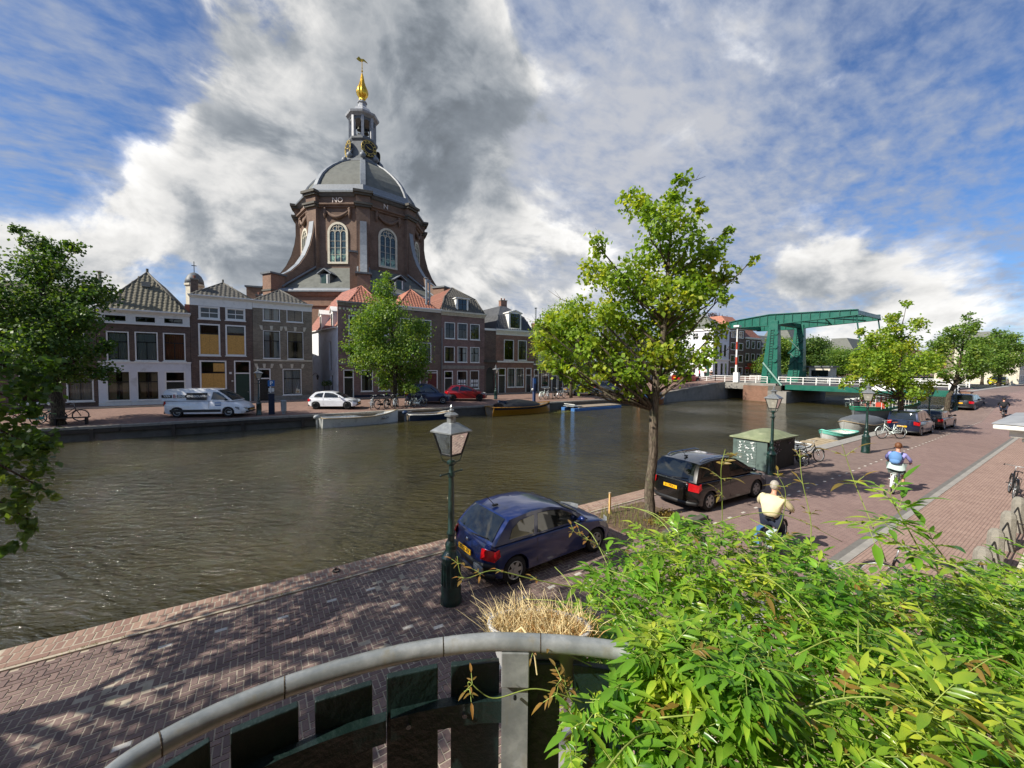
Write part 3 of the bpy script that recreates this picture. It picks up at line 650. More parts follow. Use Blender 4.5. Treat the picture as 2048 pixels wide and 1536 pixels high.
def tiled(P, name, origin, u, v, poly, tmat, w=.34, h=.36, limit=300, base='tile_dark', seed=1, jit=.012):
    """slope part with single tiles: poly in (along u, up v) metres"""
    O = Vector(origin); u = Vector(u).normalized(); v = Vector(v); v = (v-u*v.dot(u)).normalized(); n = u.cross(v)
    m = MB(); m.quad(*[O+u*p[0]+v*p[1] for p in poly]); slope = wpart(m, name, base, P)
    def span(y):
        xs = []
        for i in range(len(poly)):
            (x0, y0), (x1, y1) = poly[i], poly[(i+1) % len(poly)]
            if (y0 <= y < y1) or (y1 <= y < y0): xs.append(x0+(x1-x0)*(y-y0)/(y1-y0))
        return (min(xs), max(xs)) if len(xs) >= 2 else None
    me = tile_mesh(tmat, w, h); rg = random.Random(seed); spots = []
    top = max(p[1] for p in poly); y = min(p[1] for p in poly)
    while y < top:
        sp = span(y+h*.5)
        if sp:
            i0, i1 = math.ceil((sp[0]-.12)/w), math.floor((sp[1]-w+.12)/w)
            spots += [(i*w, y) for i in range(i0, i1+1)]
        y += h*.94
    rot = Matrix((u, v, n)).transposed().to_quaternion()
    more = MB()
    for i, (a, b) in enumerate(spots):
        loc = O+u*(a+rg.uniform(-jit, jit))+v*(b+rg.uniform(-jit, jit))+n*(.015+rg.uniform(0, .01))
        o = None
        if i < limit: o = link('tile', me, slope, loc, (rot @ Quaternion((0, 0, 1), rg.uniform(-.03, .03))).to_euler())
        else: more.add([loc+u*p.co.x+v*p.co.y+n*p.co.z for p in me.vertices], [tuple(q.vertices) for q in me.polygons])
    if more.v: q = wpart(more, 'tiles_beyond', tmat, slope); q['kind'] = 'stuff'
    return slope
def ridge(P, pts, r=.09, mat='tile_grey', name='ridge'):
    m = MB(); m.tube(pts, r, 8); return part(m, name, mat, P, True)
def chimney(P, x0, x1, z0, z1, y=3., d=.6, mat='brick_brown', pots=1):
    m = MB(); m.box(x0, y, z0, x1, y+d, z1); c = part(m, 'chimney', mat, P)
    m = MB(); m.box(x0-.06, y-.06, z1, x1+.06, y+d+.06, z1+.12); part(m, 'cap', 'grey_stone', c)
    m = MB()
    for i in range(pots): xx = x0+(x1-x0)*(i+.5)/pots; m.lathe([(.1, 0), (.12, .3), (.09, .32)], 8, (xx, y+d/2, z1+.12))
    part(m, 'pot', 'tile_brown', c); return c
def pipe(P, x, y, z0, z1, r=.07, mat='zinc', cap=True, name='flue'):
    m = MB(); m.cyl((x, y, z0), (x, y, z1), r, n=8)
    if cap: m.lathe([(r*1.1, 0), (r*2.2, .02), (r*2.2, .07), (.01, .16)], 8, (x, y, z1))
    return part(m, name, mat, P)
def shell(P, x0, x1, z0, z1, D=11, mat='brick_brown', back=True, left=True, right=True):
    m = MB()
    if left: m.quad((x0, D, z0), (x0, .0, z0), (x0, .0, z1), (x0, D, z1))
    if right: m.quad((x1, 0, z0), (x1, D, z0), (x1, D, z1), (x1, 0, z1))
    m.quad((x1, D, z0), (x0, D, z0), (x0, D, z1), (x1, D, z1)); m.quad((x0, 0, z1), (x1, 0, z1), (x1, D, z1), (x0, D, z1)); m.quad((x0, .3, z0), (x0, D, z0), (x1, D, z0), (x1, .3, z0))
    return wpart(m, 'side_walls', mat, P)
def house(name, label, x0, x1, z0, group='canal houses along the far bank'):
    return thing(name, label, 'house', (0, 48, 0), 0, group)
def keystones(P, x0, x1, z, mat='cream_stone'):
    for i, x in enumerate((x0-.08, (x0+x1)/2, x1+.08)):
        m = MB(); t = (-.1, 0, .1)[i]; m.hexa([(x-.09, -.05, z), (x+.09, -.05, z), (x+.09, .02, z), (x-.09, .02, z), (x-.14+t, -.05, z+.45), (x+.14+t, -.05, z+.45), (x+.14+t, .02, z+.45), (x-.14+t, .02, z+.45)])
        part(m, 'keystone', mat, P)
BL = .7
# ---- house behind the left tree
h = house('brick_house', 'dark brick house half hidden behind the big left tree', -30, -11.9, BL)
hs = [(-13.8, 1.27, -12.17, 3.82), (-16.4, 1.2, -14.6, 3.8), (-19, .75, -17.6, 3.8), (-14.0, 5.0, -12.6, 7.4), (-16.4, 5, -15, 7.4), (-19, 5, -17.4, 7.4)]
wpart(wall_mb(-24, -11.92, BL, 8.6, hs), 'wall', 'brick_dark', h); shell(h, -24, -11.92, BL, 8.6, mat='brick_dark')
for i, r in enumerate(hs):
    if i == 2: door(h, r)
    else: window(h, r, curtain=('curtain', 'full') if i == 0 else None)
cornice(h, -24, -11.95, 8.3, 8.7); tiled(h, 'roof', (-24, -.1, 8.7), (1, 0, 0), (0, .7, .7), [(0, 0), (12, 0), (10, 3.6), (2, 3.6)], 'tile_moss', w=.5, h=.5, limit=120)
# ---- H1 white-fronted house with a steep tiled hip
h = house('white_ground_floor_house', 'low brown house with white ground floor and steep pantiled hip roof', 0, 0, BL)
x0, x1 = -11.88, -5.58
fw_ = [(-11.38, 8.28, -9.96, 8.84), (-9.42, 8.28, -8.0, 8.84), (-7.47, 8.3, -6.05, 8.84)]
w1 = [(-11.3, 4.8, -9.85, 7.4), (-9.47, 4.8, -7.91, 7.44), (-7.55, 4.82, -5.95, 7.44)]
gw = [(-11.35, 1.24, -9.85, 3.86), (-9.4, 1.24, -7.91, 3.86)]; gd = (-7.5, .72, -6.0, 3.86)
wpart(wall_mb(x0, x1, 4.72, 8.12, w1), 'upper_wall', 'brick_dark', h); wpart(wall_mb(x0, x1, BL, 4.72, gw+[gd], y=-.05), 'white_ground_floor', 'white_wall', h)
wpart(wall_mb(x0, x1, 8.12, 9.05, fw_, y=-.06), 'frieze', 'white_paint', h); shell(h, x0, x1, BL, 9.2, mat='brick_dark')
m = MB(); m.box(x0-.03, -.12, 4.62, x1+.03, -.0, 4.74); m.box(x0, -.10, .68, x1, -.05, 1.1); m.box(x0-.02, -.13, 8.08, x1+.02, -.06, 8.2); part(m, 'band', 'white_trim', h)
for r in fw_: window(h, r, (.5,), (), .05, sill=False, y=-.06)
for i, r in enumerate(w1): window(h, r, (.5,), (.34,), .09, curtain=(('curtain', 'full'), ('curtain', 'full'), ('curtain_rust', 'full'))[i], vmax=.9)
for r in gw: window(h, r, (.5,), (.36,), .06, curtain=('curtain_tan', 'half'), y=-.05, vmax=.9 if r[0] < -10 else 1.)
door(h, gd, light=.3, y=-.05); cornice(h, x0, x1, 9.05, 9.38, .4)
A = (-8.95, 2.6, 13.3)
sl_ = math.hypot(2.7, A[2]-9.4); tiled(h, 'roof_hip', (-11.7, -.1, 9.4), (1, 0, 0), (0, 2.7, A[2]-9.4), [(0, 0), (5.95, 0), (2.75, sl_)], 'tile_moss', .36, .36)
m = MB(); m.quad((-11.7, -.1, 9.4), A, (A[0], 11, A[2]), (-11.7, 11, 9.4)); m.quad((-5.75, -.1, 9.4), (-5.75, 11, 9.4), (A[0], 11, A[2]), A); wpart(m, 'roof_sides', 'tile_moss', h)
ridge(h, [(-11.75, -.15, 9.42), A]); ridge(h, [A, (-5.7, -.15, 9.42)]); pipe(h, A[0], A[1], A[2], A[2]+.35, .1, 'tile_grey', False, 'finial')
m = MB(); m.box(-9.16, 1.3, 11.75, -8.55, 1.55, 12.2); part(m, 'gable_stone', 'grey_stone', h); pipe(h, -11.66, .4, 9.3, 12.5, .12, 'grey_stone')
# ---- H2 narrow house with boarded windows
h = house('boarded_house', 'narrow brown house with plywood boards in its windows', 0, 0, BL)
x0, x1 = -5.56, -.6
aw = [(-4.92, 8.95, -3.26, 10.2), (-2.83, 8.97, -1.19, 10.2)]; w1 = [(-4.97, 5.41, -3.28, 8.5), (-2.86, 5.44, -1.19, 8.5)]; gw = [(-4.94, 1.0, -2.83, 4.93)]; gd = (-2.22, .72, -.85, 4.95)
wpart(wall_mb(x0, x1, BL, 10.25, aw+w1+gw+[gd]), 'wall', 'brick_dark', h); shell(h, x0, x1, BL, 11, mat='brick_dark')
for r in aw: window(h, r, (.5,), (.5,), .12, sash='white_trim')
for r in w1: window(h, r, (), (.3,), .13, board=(0, .68))
window(h, gw[0], (), (.3,), .13, board=(0, .69), partial=(.5, .74, .98, .96)); door(h, gd, 'green_door', .3)
cornice(h, x0, x1, 10.95, 11.22, .4, frieze=10.22); A = (-3.1, 2.2, 12.95); sl_ = math.hypot(2.2, A[2]-11.2)
tiled(h, 'roof_hip', (-5.5, 0, 11.2), (1, 0, 0), (0, 2.2, A[2]-11.2), [(0, 0), (4.85, 0), (2.4, sl_)], 'tile_grey', .36, .38)
m = MB(); m.quad((-5.5, 0, 11.2), A, (A[0], 11, A[2]), (-5.5, 11, 11.2)); m.quad((-.65, 0, 11.2), (-.65, 11, 11.2), (A[0], 11, A[2]), A); wpart(m, 'roof_sides', 'tile_grey', h)
ridge(h, [(-5.5, -.02, 11.22), A]); ridge(h, [A, (-.65, -.02, 11.22)]); pipe(h, A[0], A[1], A[2], A[2]+.35, .08, 'tile_grey', False, 'finial')
chimney(h, -5.5, -5.0, 11.1, 12.75, .6, .5, 'brick_dark')
m = MB(); m.box(-2.62, -.02, 3.6, -2.42, .01, 3.8); m.box(-2.45, -.02, 2.85, -2.3, .01, 2.95); part(m, 'house_number', 'white_paint', h)
m = MB(); m.box(-6.0, .5, 9.3, -5.6, 6, 10.3); part(m, 'party_roof', 'tile_orange', h)
# ---- H3 grey-brown house with keystones
h = house('keystone_house', 'grey-brown brick house with pale keystones over the windows', 0, 0, BL)
x0, x1 = -.58, 4.85
tw = [(.31, 9.15, 1.82, 10.55), (2.44, 9.18, 3.95, 10.58)]; w1 = [(.29, 5.24, 1.8, 8.12), (2.47, 5.22, 3.97, 8.14)]; gw = [(1.99, 1.35, 3.75, 4.14)]; gd = (-.2, .74, .9, 4.16)
wpart(wall_mb(x0, x1, BL, 10.6, tw+w1+gw+[gd]), 'wall', 'brick_grey', h); shell(h, x0, x1, BL, 11, D=7, mat='brick_grey')
for r in tw: window(h, r, (.5,), (), .07)
for r in w1: window(h, r, (.5,), (.36,), .05, vmax=.9); keystones(h, r[0], r[2], r[3]+.06)
window(h, gw[0], (.5,), (.36,), .08, curtain=('curtain', 'full')); keystones(h, gw[0][0], gw[0][2], gw[0][3]+.06); door(h, gd, light=.3); keystones(h, gd[0], gd[2], gd[3]+.06)
cornice(h, x0, x1, 10.92, 11.18, .42, frieze=10.4); m = MB(); m.box(x0, -.07, 4.95, x1, .0, 5.1); part(m, 'band', 'cream_stone', h)
m = MB(); m.box(x0, -.04, BL, gd[0]-.05, .0, 1.3); m.box(gd[2]+.05, -.04, BL, x1, .0, 1.3); part(m, 'plinth', 'grey_stone', h)
A = (1.9, 2.2, 12.8); sl_ = math.hypot(2.2, A[2]-11.2)
tiled(h, 'roof_hip', (-.4, 0, 11.2), (1, 0, 0), (0, 2.2, A[2]-11.2), [(0, 0), (4.75, 0), (2.3, sl_)], 'tile_grey', .36, .38)
m = MB(); m.quad((-.4, 0, 11.2), A, (A[0], 7, A[2]), (-.4, 7, 11.2)); m.quad((4.35, 0, 11.2), (4.35, 7, 11.2), (A[0], 7, A[2]), A); wpart(m, 'roof_sides', 'tile_grey', h)
ridge(h, [(-.4, -.02, 11.22), A]); ridge(h, [A, (4.35, -.02, 11.22)]); chimney(h, -.3, .3, 11.1, 12.4, 5, .6, 'brick_red')
# ---- H4 corner house with white flank and red roof
h = house('red_roof_house', 'corner house with whitewashed flank wall and red tiled roof with dormers', 0, 0, BL)
x0, x1 = 7.47, 13.8
hl = [(8.62, 8.2, 10.24, 10.36), (8.6, 4.84, 10.22, 7.5), (9.93, 1.52, 11.29, 4.05), (11.9, 1.52, 13.28, 4.05), (11.6, 8.2, 13.2, 10.36), (11.6, 4.84, 13.2, 7.5)]; gd = (8.0, .74, 9.14, 4.09)
wpart(wall_mb(x0, x1, BL, 11.45, hl+[gd]), 'wall', 'brick_plum', h)
m = MB(); sh = [(2.2, 4.0, 3.0, 7.4), (1.8, 1.6, 2.6, 3.4)]
sw = wall_mb(0, 11, BL, 9.0, sh, .2); sw.v = [(x0+p[1]-.18*p[0], p[0], p[2]) for p in sw.v]; wpart(sw, 'flank_wall', 'white_wall', h)
m = MB(); m.quad((x0, 0, 9), (x0, .3, 9.0), (x0, .3, 11.45), (x0, 0, 11.45)); m.quad((x1, 0, BL), (x1, 11, BL), (x1, 11, 11.4), (x1, 0, 11.4)); m.quad((x0-1.98, 11, BL), (x1, 11, BL), (x1, 11, 11.4), (x0-1.98, 11, 9)); m.quad((x0, .3, BL), (x1, .3, BL), (x1, 11, BL), (x0-1.98, 11, BL)); wpart(m, 'side_walls', 'brick_plum', h)
for a, b, c, e in sh:
    m = MB(); m.box(x0+.1-.18*a, a, b, x0+.15-.18*a, c, e); part(m, 'shutter', 'black_frame', h)
for i, r in enumerate(hl): window(h, r, (.5,) if i > 1 else (.33, .66), (.36,), .1, curtain=('curtain', 'half') if i in (2, 3) else None)
door(h, gd, light=.27); cornice(h, x0, x1, 11.42, 11.9, .45, 'grey_stone'); m = MB(); m.box(x0-.05, -.09, 4.66, x1, 0, 4.86); part(m, 'band', 'grey_stone', h)
m = MB()
for i in range(16): m.box(x0+.15+i*.4, -.05, 10.95, x0+.35+i*.4, .0, 11.2)
part(m, 'brick_frieze', 'cream_stone', h)
m = MB(); m.box(x0, -.03, BL, gd[0]-.03, 0, 1.1); m.box(gd[2]+.03, -.03, BL, x1, 0, 1.1); part(m, 'plinth', 'cloth_navy', h)
A = (10.6, 2.6, 14.35); sv = math.hypot(3.69, A[2]-8.85)
tiled(h, 'roof_flank', (x0-.15-1.98, 11, 8.85), (.18, -1, 0), (.984*3.69, .177*3.69, A[2]-8.85), [(0, 0), (10.87, 0), (10.87, 3.7), (8.2, sv), (0, sv)], 'tile_red', .36, .37, limit=300)
sl_ = math.hypot(2.4, A[2]-11.7); tiled(h, 'roof_hip', (8.55, .15, 11.75), (1, 0, 0), (0, 2.45, A[2]-11.75), [(0, 0), (4.2, 0), (2.05, sl_)], 'tile_orange', .36, .37)
m = MB(); m.quad((A[0]-1.5, 11, A[2]), A, (12.75, .15, 11.75), (x1, 11, 11.4)); wpart(m, 'roof_east', 'tile_red', h); ridge(h, [(A[0]-1.5, 11, A[2]), A], .1, 'tile_red'); ridge(h, [A, (12.75, .15, 11.8)], .1, 'tile_orange'); ridge(h, [A, (8.5, .12, 11.75)], .1, 'tile_orange')
for yy in (1.2, 5.2):
    zb = 9.05; sx = x0-.18*(yy+.75); m = MB(); m.prism([(yy, zb), (yy+1.5, zb), (yy+1.5, zb+1.75), (yy+.75, zb+2.25), (yy, zb+1.75)], 'x', sx-.0, sx+1.7); dm = part(m, 'dormer', 'white_trim', h)
    m = MB(); m.box(sx-.03, yy+.35, zb+.2, sx-.002, yy+1.15, zb+1.55); part(m, 'pane', 'black_frame', dm)
    m = MB(); m.prism([(yy-.15, zb+1.7), (yy+.75, zb+2.3), (yy+1.65, zb+1.7), (yy+1.65, zb+1.82), (yy+.75, zb+2.44), (yy-.15, zb+1.82)], 'x', sx-.15, sx+1.6); part(m, 'dormer_roof', 'white_trim', dm)
m = MB(); m.hexa([(x0-.3, .3, 8.86), (x0-.06, .3, 8.86), (x0-1.98, 11, 8.86), (x0-2.25, 11, 8.86), (x0-.3, .3, 8.98), (x0-.06, .3, 8.98), (x0-1.98, 11, 8.98), (x0-2.25, 11, 8.98)]); part(m, 'gutter', 'white_trim', h)
wl = thing('wall_lantern', 'black lantern on a bracket at the alley corner', 'lantern', (4.86, 48.4, 3.2)); m = MB(); m.tube([(0, 0, .2), (.3, -.1, .5), (.5, -.2, .35)], .025, 6); part(m, 'bracket', 'black_iron', wl)
m = MB(); m.lathe([(.08, 0), (.16, .4), (.2, .42), (.03, .62)], 4, (.5, -.2, -.28), .78); part(m, 'lantern_head', 'black_iron', wl)
# alley end
h = house('alley_house', 'shaded brick house closing the narrow alley', 0, 0, BL, None); m = MB(); m.box(1.2, 11.05, BL, 9, 13, 8.5); part(m, 'wall', 'brick_dark', h)
m = MB(); m.box(4.4, 10.98, .75, 5.4, 11.04, 3.1); part(m, 'door', 'dark_door', h)
for i, xx in enumerate((6.5, 7.05)):
    pt_ = thing('potted_bay_tree', 'clipped bay tree in a pot by the alley wall, %s one' % ('left', 'right')[i], 'potted plant', (xx-.3, 49.4+i*.5, .81), 0, 'bay trees in the alley')
    m = MB(); m.lathe([(.16, 0), (.22, .35), (.18, .36)], 10); part(m, 'pot', 'tile_brown', pt_); m = MB(); m.cyl((0, 0, .3), (0, 0, 1.4), .03); part(m, 'stem', 'bark', pt_)
    rg = random.Random(i); V = []; Fq = []
    for k in range(260):
        v = Vector((rg.gauss(0, 1), rg.gauss(0, 1), rg.gauss(0, 1))).normalized()*rg.uniform(.25, .36); a = Vector((rg.gauss(0, 1), rg.gauss(0, 1), rg.gauss(0, 1))).normalized()*.06; b = a.cross(v).normalized()*.035; c = Vector((0, 0, 1.65))+v
        j = len(V); V += [c-a, c+b, c+a, c-b]; Fq.append((j, j+1, j+2, j+3))
    m = MB(); m.add(V, Fq); wpart(m, 'crown', 'leaf_deep', pt_)
# ---- H4b
h = house('orange_hip_house', 'brown house with orange tiled hip roof behind the round street tree', 0, 0, BL)
x0, x1 = 13.8, 20.0
hl = [(17.07, 8.4, 18.64, 10.5), (17.06, 5.11, 18.63, 7.59), (14.6, 8.4, 16.1, 10.5), (14.6, 5.11, 16.1, 7.59), (15.6, 1.4, 17.2, 4.05)]; gd = (18.0, .76, 19.52, 4.05); gd2 = (14.2, .76, 15.2, 3.9)
wpart(wall_mb(x0, x1, BL, 11.5, hl+[gd, gd2]), 'wall', 'brick_brown', h); shell(h, x0, x1, BL, 11.9, mat='brick_brown')
for r in hl: window(h, r, (.5,), (.36,), .1, curtain=('curtain', 'half') if r[1] > 5 and r[1] < 6 else None)
door(h, gd, 'red_door', .1); door(h, gd2); cornice(h, x0, x1, 11.55, 11.98, .4)
A = (16.7, 2.4, 14.6); sl_ = math.hypot(2.3, A[2]-12); tiled(h, 'roof_hip', (14.3, .1, 12.), (1, 0, 0), (0, 2.3, A[2]-12), [(0, 0), (5.1, 0), (2.4, sl_)], 'tile_orange', .36, .37)
m = MB(); m.quad((14.3, .1, 12), A, (A[0], 11, A[2]), (14.3, 11, 12)); m.quad((19.4, .1, 12), (19.4, 11, 12), (A[0], 11, A[2]), A); wpart(m, 'roof_sides', 'tile_orange', h)
ridge(h, [A, (19.4, .1, 12.03)], .1, 'tile_orange'); ridge(h, [A, (14.3, .1, 12.03)], .1, 'tile_orange'); pipe(h, 18.2, .6, 12, 15.9, .14); pipe(h, 18.65, .6, 12, 15.6, .1); pipe(h, A[0], A[1], A[2], A[2]+.5, .09, 'tile_grey', False, 'finial')
# ---- H5 three-bay house with mansard
h = house('mansard_house', 'plum brick three-storey house with tiled mansard roof and dormer', 0, 0, BL)
x0, x1 = 20.02, 26.5
hl = [(20.5, 8.27, 21.97, 10.42), (22.36, 8.27, 23.82, 10.44), (24.24, 8.27, 25.72, 10.43), (20.46, 5.15, 21.94, 7.22), (22.37, 5.15, 23.81, 7.25), (24.26, 5.15, 25.7, 7.27), (22.3, 1.5, 23.83, 4.0), (24.24, 1.5, 25.66, 4.04)]; gd = (20.43, .78, 21.7, 3.98)
wpart(wall_mb(x0, x1, BL, 11.4, hl+[gd]), 'wall', 'brick_plum', h); shell(h, x0, x1, BL, 11.9, mat='brick_plum')
for i, r in enumerate(hl): window(h, r, (.5,), (.4,), .09, curtain=('curtain', 'half') if i in (4, 5) else None)
door(h, gd, light=.3); cornice(h, x0, x1, 11.32, 11.92, .42, 'cream_stone'); pipe(h, 20.08, -.1, 1, 9.6, .06, name='downspout', cap=False)
m = MB(); m.box(x0, -.02, 4.25, x1, .0, 4.7); part(m, 'stone_course', 'grey_stone', h)
for j, r in enumerate(hl[6:]):
    rg = random.Random(j); m = MB()
    for i in range(3):
        for k in range(2):
            if rg.random() < .85: xx = r[0]+.22+i*.4; z_ = r[1]+.3+k*.55; m = MB(); m.box(xx, .09, z_, xx+.3, .095, z_+.42); part(m, 'poster', 'ink_white', h)
sl1 = math.hypot(1.1, 2.0); tiled(h, 'roof_mansard', (x0, .0, 11.95), (1, 0, 0), (0, 1.1, 2.0), [(0, 0), (6.4, 0), (5.4, sl1), (.95, sl1)], 'tile_grey', .36, .34)
sl2 = math.hypot(1.9, 1.7); tiled(h, 'roof_upper', (x0+.95, 1.1, 13.95), (1, 0, 0), (0, 1.9, 1.7), [(0, 0), (4.45, 0), (1.9, sl2)], 'tile_grey', .36, .34)
Ap = (x0+2.85, 3.0, 15.65)
tiled(h, 'roof_flank', (x0, 11, 11.95), (0, -1, 0), (.95, 0, 2.), [(0, 0), (11, 0), (9.9, 2.2), (0, 2.2)], 'tile_brown', .36, .4, limit=120)
m = MB(); m.quad((x0+.95, 11, 13.95), (x0+.95, 1.1, 13.95), Ap, (Ap[0], 11, Ap[2])); m.quad((x1-.9, 1.1, 13.95), (x1-.9, 11, 13.95), (Ap[0], 11, Ap[2]), Ap); m.quad((x1, 0, 11.95), (x1, 11, 11.95), (x1-.9, 11, 13.95), (x1-.9, 1.1, 13.95)); wpart(m, 'roof_sides', 'tile_brown', h)
for a_, b_ in (((x0, 0, 11.98), (x0+.95, 1.1, 13.98)), ((x0+.95, 1.1, 13.98), Ap), (Ap, (x1-.9, 1.1, 13.98)), ((x1-.9, 1.1, 13.98), (x1-.05, 0, 11.98))): ridge(h, [a_, b_], .1)
def dormer(P, x0, x1, z0, z1, y=.15, deep=1.8, ped=True):
    m = MB(); poly = [(x0, z0), (x1, z0), (x1, z1), ((x0+x1)/2, z1+.32), (x0, z1)] if ped else [(x0, z0), (x1, z0), (x1, z1), (x0, z1)]
    m.prism(poly, 'y', y, y+deep); dm = part(m, 'dormer', 'white_trim', P)
    m = MB(); m.box(x0+.3, y-.02, z0+.25, x1-.3, y-.005, z1-.12); part(m, 'pane', 'car_glass', dm)
    m = MB(); rectframe(m, x0+.28, z0+.22, x1-.28, z1-.1, .06, y-.05, y-.021); m.box((x0+x1)/2-.03, y-.045, z0+.28, (x0+x1)/2+.03, y-.022, z1-.15); m.box(x0+.34, y-.044, (z0+z1)/2+.1, x1-.34, y-.0225, (z0+z1)/2+.15); part(m, 'sash', 'black_frame', dm)
    m = MB(); m.prism([(x0-.15, z1-.05), ((x0+x1)/2, z1+.34 if ped else z1), (x1+.15, z1-.05), (x1+.15, z1+.08), ((x0+x1)/2, z1+.5 if ped else z1+.1), (x0-.15, z1+.08)], 'y', y-.16, y+deep); part(m, 'dormer_roof', 'white_trim', dm)
dormer(h, 22.2, 24.0, 12.0, 13.75, .1, ped=False)
# ---- gate between
h = house('gateway', 'dark brick gateway with arched door between two houses', 0, 0, BL, None); h['category'] = 'gateway'
wpart(wall_mb(26.5, 28.37, BL, 9.7, [(26.8, BL, 28.05, 3.6)]), 'wall', 'brick_dark', h); m = MB(); m.box(26.5, -.1, 9.7, 28.3, .4, 10.0); part(m, 'coping', 'white_trim', h); shell(h, 26.52, 28.35, BL, 9.6, 3, 'brick_dark')
m = MB(); m.prism([(26.8, 3.6)]+[(27.425-.625*math.cos(t), 3.6+.9*math.sin(t)) for t in [math.pi*k/12 for k in range(13)]], 'y', -.03, .0); part(m, 'arch_head', 'black_frame', h); m = MB(); m.box(26.8, .12, BL, 28.05, .2, 3.6); part(m, 'door', 'dark_door', h)
m = MB(); m.box(26.4, -.18, 5.2, 28.5, .0, 5.5); part(m, 'ledge', 'dark_stone', h)
# ---- H6
h = house('white_dormer_house', 'brown house with grey mansard roof and tall white dormer', 0, 0, BL)
x0, x1 = 28.37, 35.05
hl = [(29.72, 5.55, 31.45, 8.55), (32.17, 5.58, 33.77, 8.57), (30.36, 1.58, 31.7, 4.44), (31.8, 1.58, 33.28, 4.44)]; ds = [(28.76, .8, 30.06, 4.43), (33.61, .8, 34.7, 4.46)]
wpart(wall_mb(x0, x1, BL, 9.4, hl+ds), 'wall', 'brick_red', h); shell(h, x0, x1, BL, 9.9, mat='brick_red')
for i, r in enumerate(hl): window(h, r, (.5,), (.36,), .1, curtain=('curtain', 'full') if i > 1 else None)
for r in ds: door(h, r, light=.3)
cornice(h, x0, x1, 9.45, 10.0, .42, frieze=9.2); m = MB(); m.box(x0, -.1, 5.22, x1, 0, 5.44); part(m, 'band', 'white_trim', h)
sl1 = math.hypot(1.0, 2.2); tiled(h, 'roof_mansard', (x0, .05, 10.), (1, 0, 0), (0, 1.0, 2.2), [(0, 0), (6.65, 0), (5.6, sl1), (1, sl1)], 'tile_dark', .4, .36, limit=150)
Ap = (x0+2.6, 3.2, 13.9); m = MB(); m.quad((x0+1, 1.05, 12.2), (x0+5.6, 1.05, 12.2), (x0+3.6, 3.2, 13.9), Ap); m.quad((x0+1, 11, 12.2), (x0+1, 1.05, 12.2), Ap, (Ap[0], 11, 13.9)); m.quad((x0+5.6, 1.05, 12.2), (x0+5.6, 11, 12.2), (x0+3.6, 11, 13.9), (x0+3.6, 3.2, 13.9)); m.quad((x0, .05, 10), (x0+1, 1.05, 12.2), (x0+1, 11, 12.2), (x0, 11, 10)); wpart(m, 'roof_sides', 'tile_dark', h)
dormer(h, 30.55, 32.75, 10.1, 12.5, .05); chimney(h, 31.6, 32.7, 12.6, 14.9, 4, .7, 'brick_red', 2)
# ---- H7, H8, H9 half hidden by trees
h = house('grey_band_house', 'dark brick house with white string course beside the parked silver car', 0, 0, BL)
x0, x1 = 35.06, 41.1
hl = [(35.94, 5.23, 37.63, 7.95), (38.45, 5.25, 40.12, 8.0), (36.58, 1.47, 38.1, 4.28)]; ds = [(35.15, .85, 36.09, 4.27), (38.62, .85, 39.77, 4.28), (39.9, .85, 41.0, 4.35)]
wpart(wall_mb(x0, x1, BL, 8.7, hl+ds), 'wall', 'brick_brown', h); shell(h, x0, x1, BL, 9.1, mat='brick_brown')
for r in hl: window(h, r, (.5,), (.36,), .1)
for r in ds: door(h, r, light=.3)
cornice(h, x0, x1, 8.75, 9.15, .4); m = MB(); m.box(x0, -.1, 4.92, x1, 0, 5.12); part(m, 'band', 'white_trim', h)
tiled(h, 'roof', (x0, 0, 9.15), (1, 0, 0), (0, 2.2, 2.4), [(0, 0), (6, 0), (5, 3.2), (1, 3.2)], 'tile_red', .4, .38, limit=130); chimney(h, 40.3, 41.0, 10, 13.2, 3, .6, 'brick_red'); pipe(h, 36.4, 1.4, 10, 13.8, .12); pipe(h, 37.3, 1.4, 10, 12.8, .09)
h = house('shop_house', 'dark house with a wide shop window under a white awning line', 0, 0, BL)
x0, x1 = 41.12, 50.
hl = [(42.2, 1.3, 46.4, 3.3), (42.0, 5.3, 43.5, 7.8), (44.6, 5.3, 46.1, 7.8), (47.2, 5.3, 48.7, 7.8), (47.6, 1.6, 49.4, 3.4)]
wpart(wall_mb(x0, x1, BL, 8.6, hl), 'wall', 'brick_dark', h); shell(h, x0, x1, BL, 9, mat='brick_dark')
for i, r in enumerate(hl): window(h, r, (.5,), (.36,) if i else (), .1, frame='black_frame' if i == 0 else 'white_trim')
m = MB(); m.box(41.3, -.5, 3.4, 49.9, 0, 3.52); part(m, 'awning_box', 'white_trim', h); cornice(h, x0, x1, 8.6, 9.0, .4); tiled(h, 'roof', (x0, 0, 9.0), (1, 0, 0), (0, 2.2, 2.4), [(0, 0), (8.8, 0), (7.5, 3.4), (1.2, 3.4)], 'tile_dark', .42, .4, limit=150)
h = house('bridge_end_house', 'brick house behind the tall near tree towards the bridge', 0, 0, BL)
x0, x1 = 50.02, 65.
hl = [(51+i*2.4, z, 52.4+i*2.4, z+2.5) for i in range(6) for z in (2.2, 5.9)]
wpart(wall_mb(x0, x1, BL, 9.6, hl), 'wall', 'brick_brown', h); shell(h, x0, x1, BL, 10, mat='brick_brown')
for r in hl: window(h, r, (.5,), (.36,), .1)
cornice(h, x0, x1, 9.6, 10.0, .4); tiled(h, 'roof', (x0, 0, 10.0), (1, 0, 0), (0, 2.2, 2.4), [(0, 0), (15, 0), (13, 3.6), (2, 3.6)], 'tile_grey', .5, .45, limit=200)
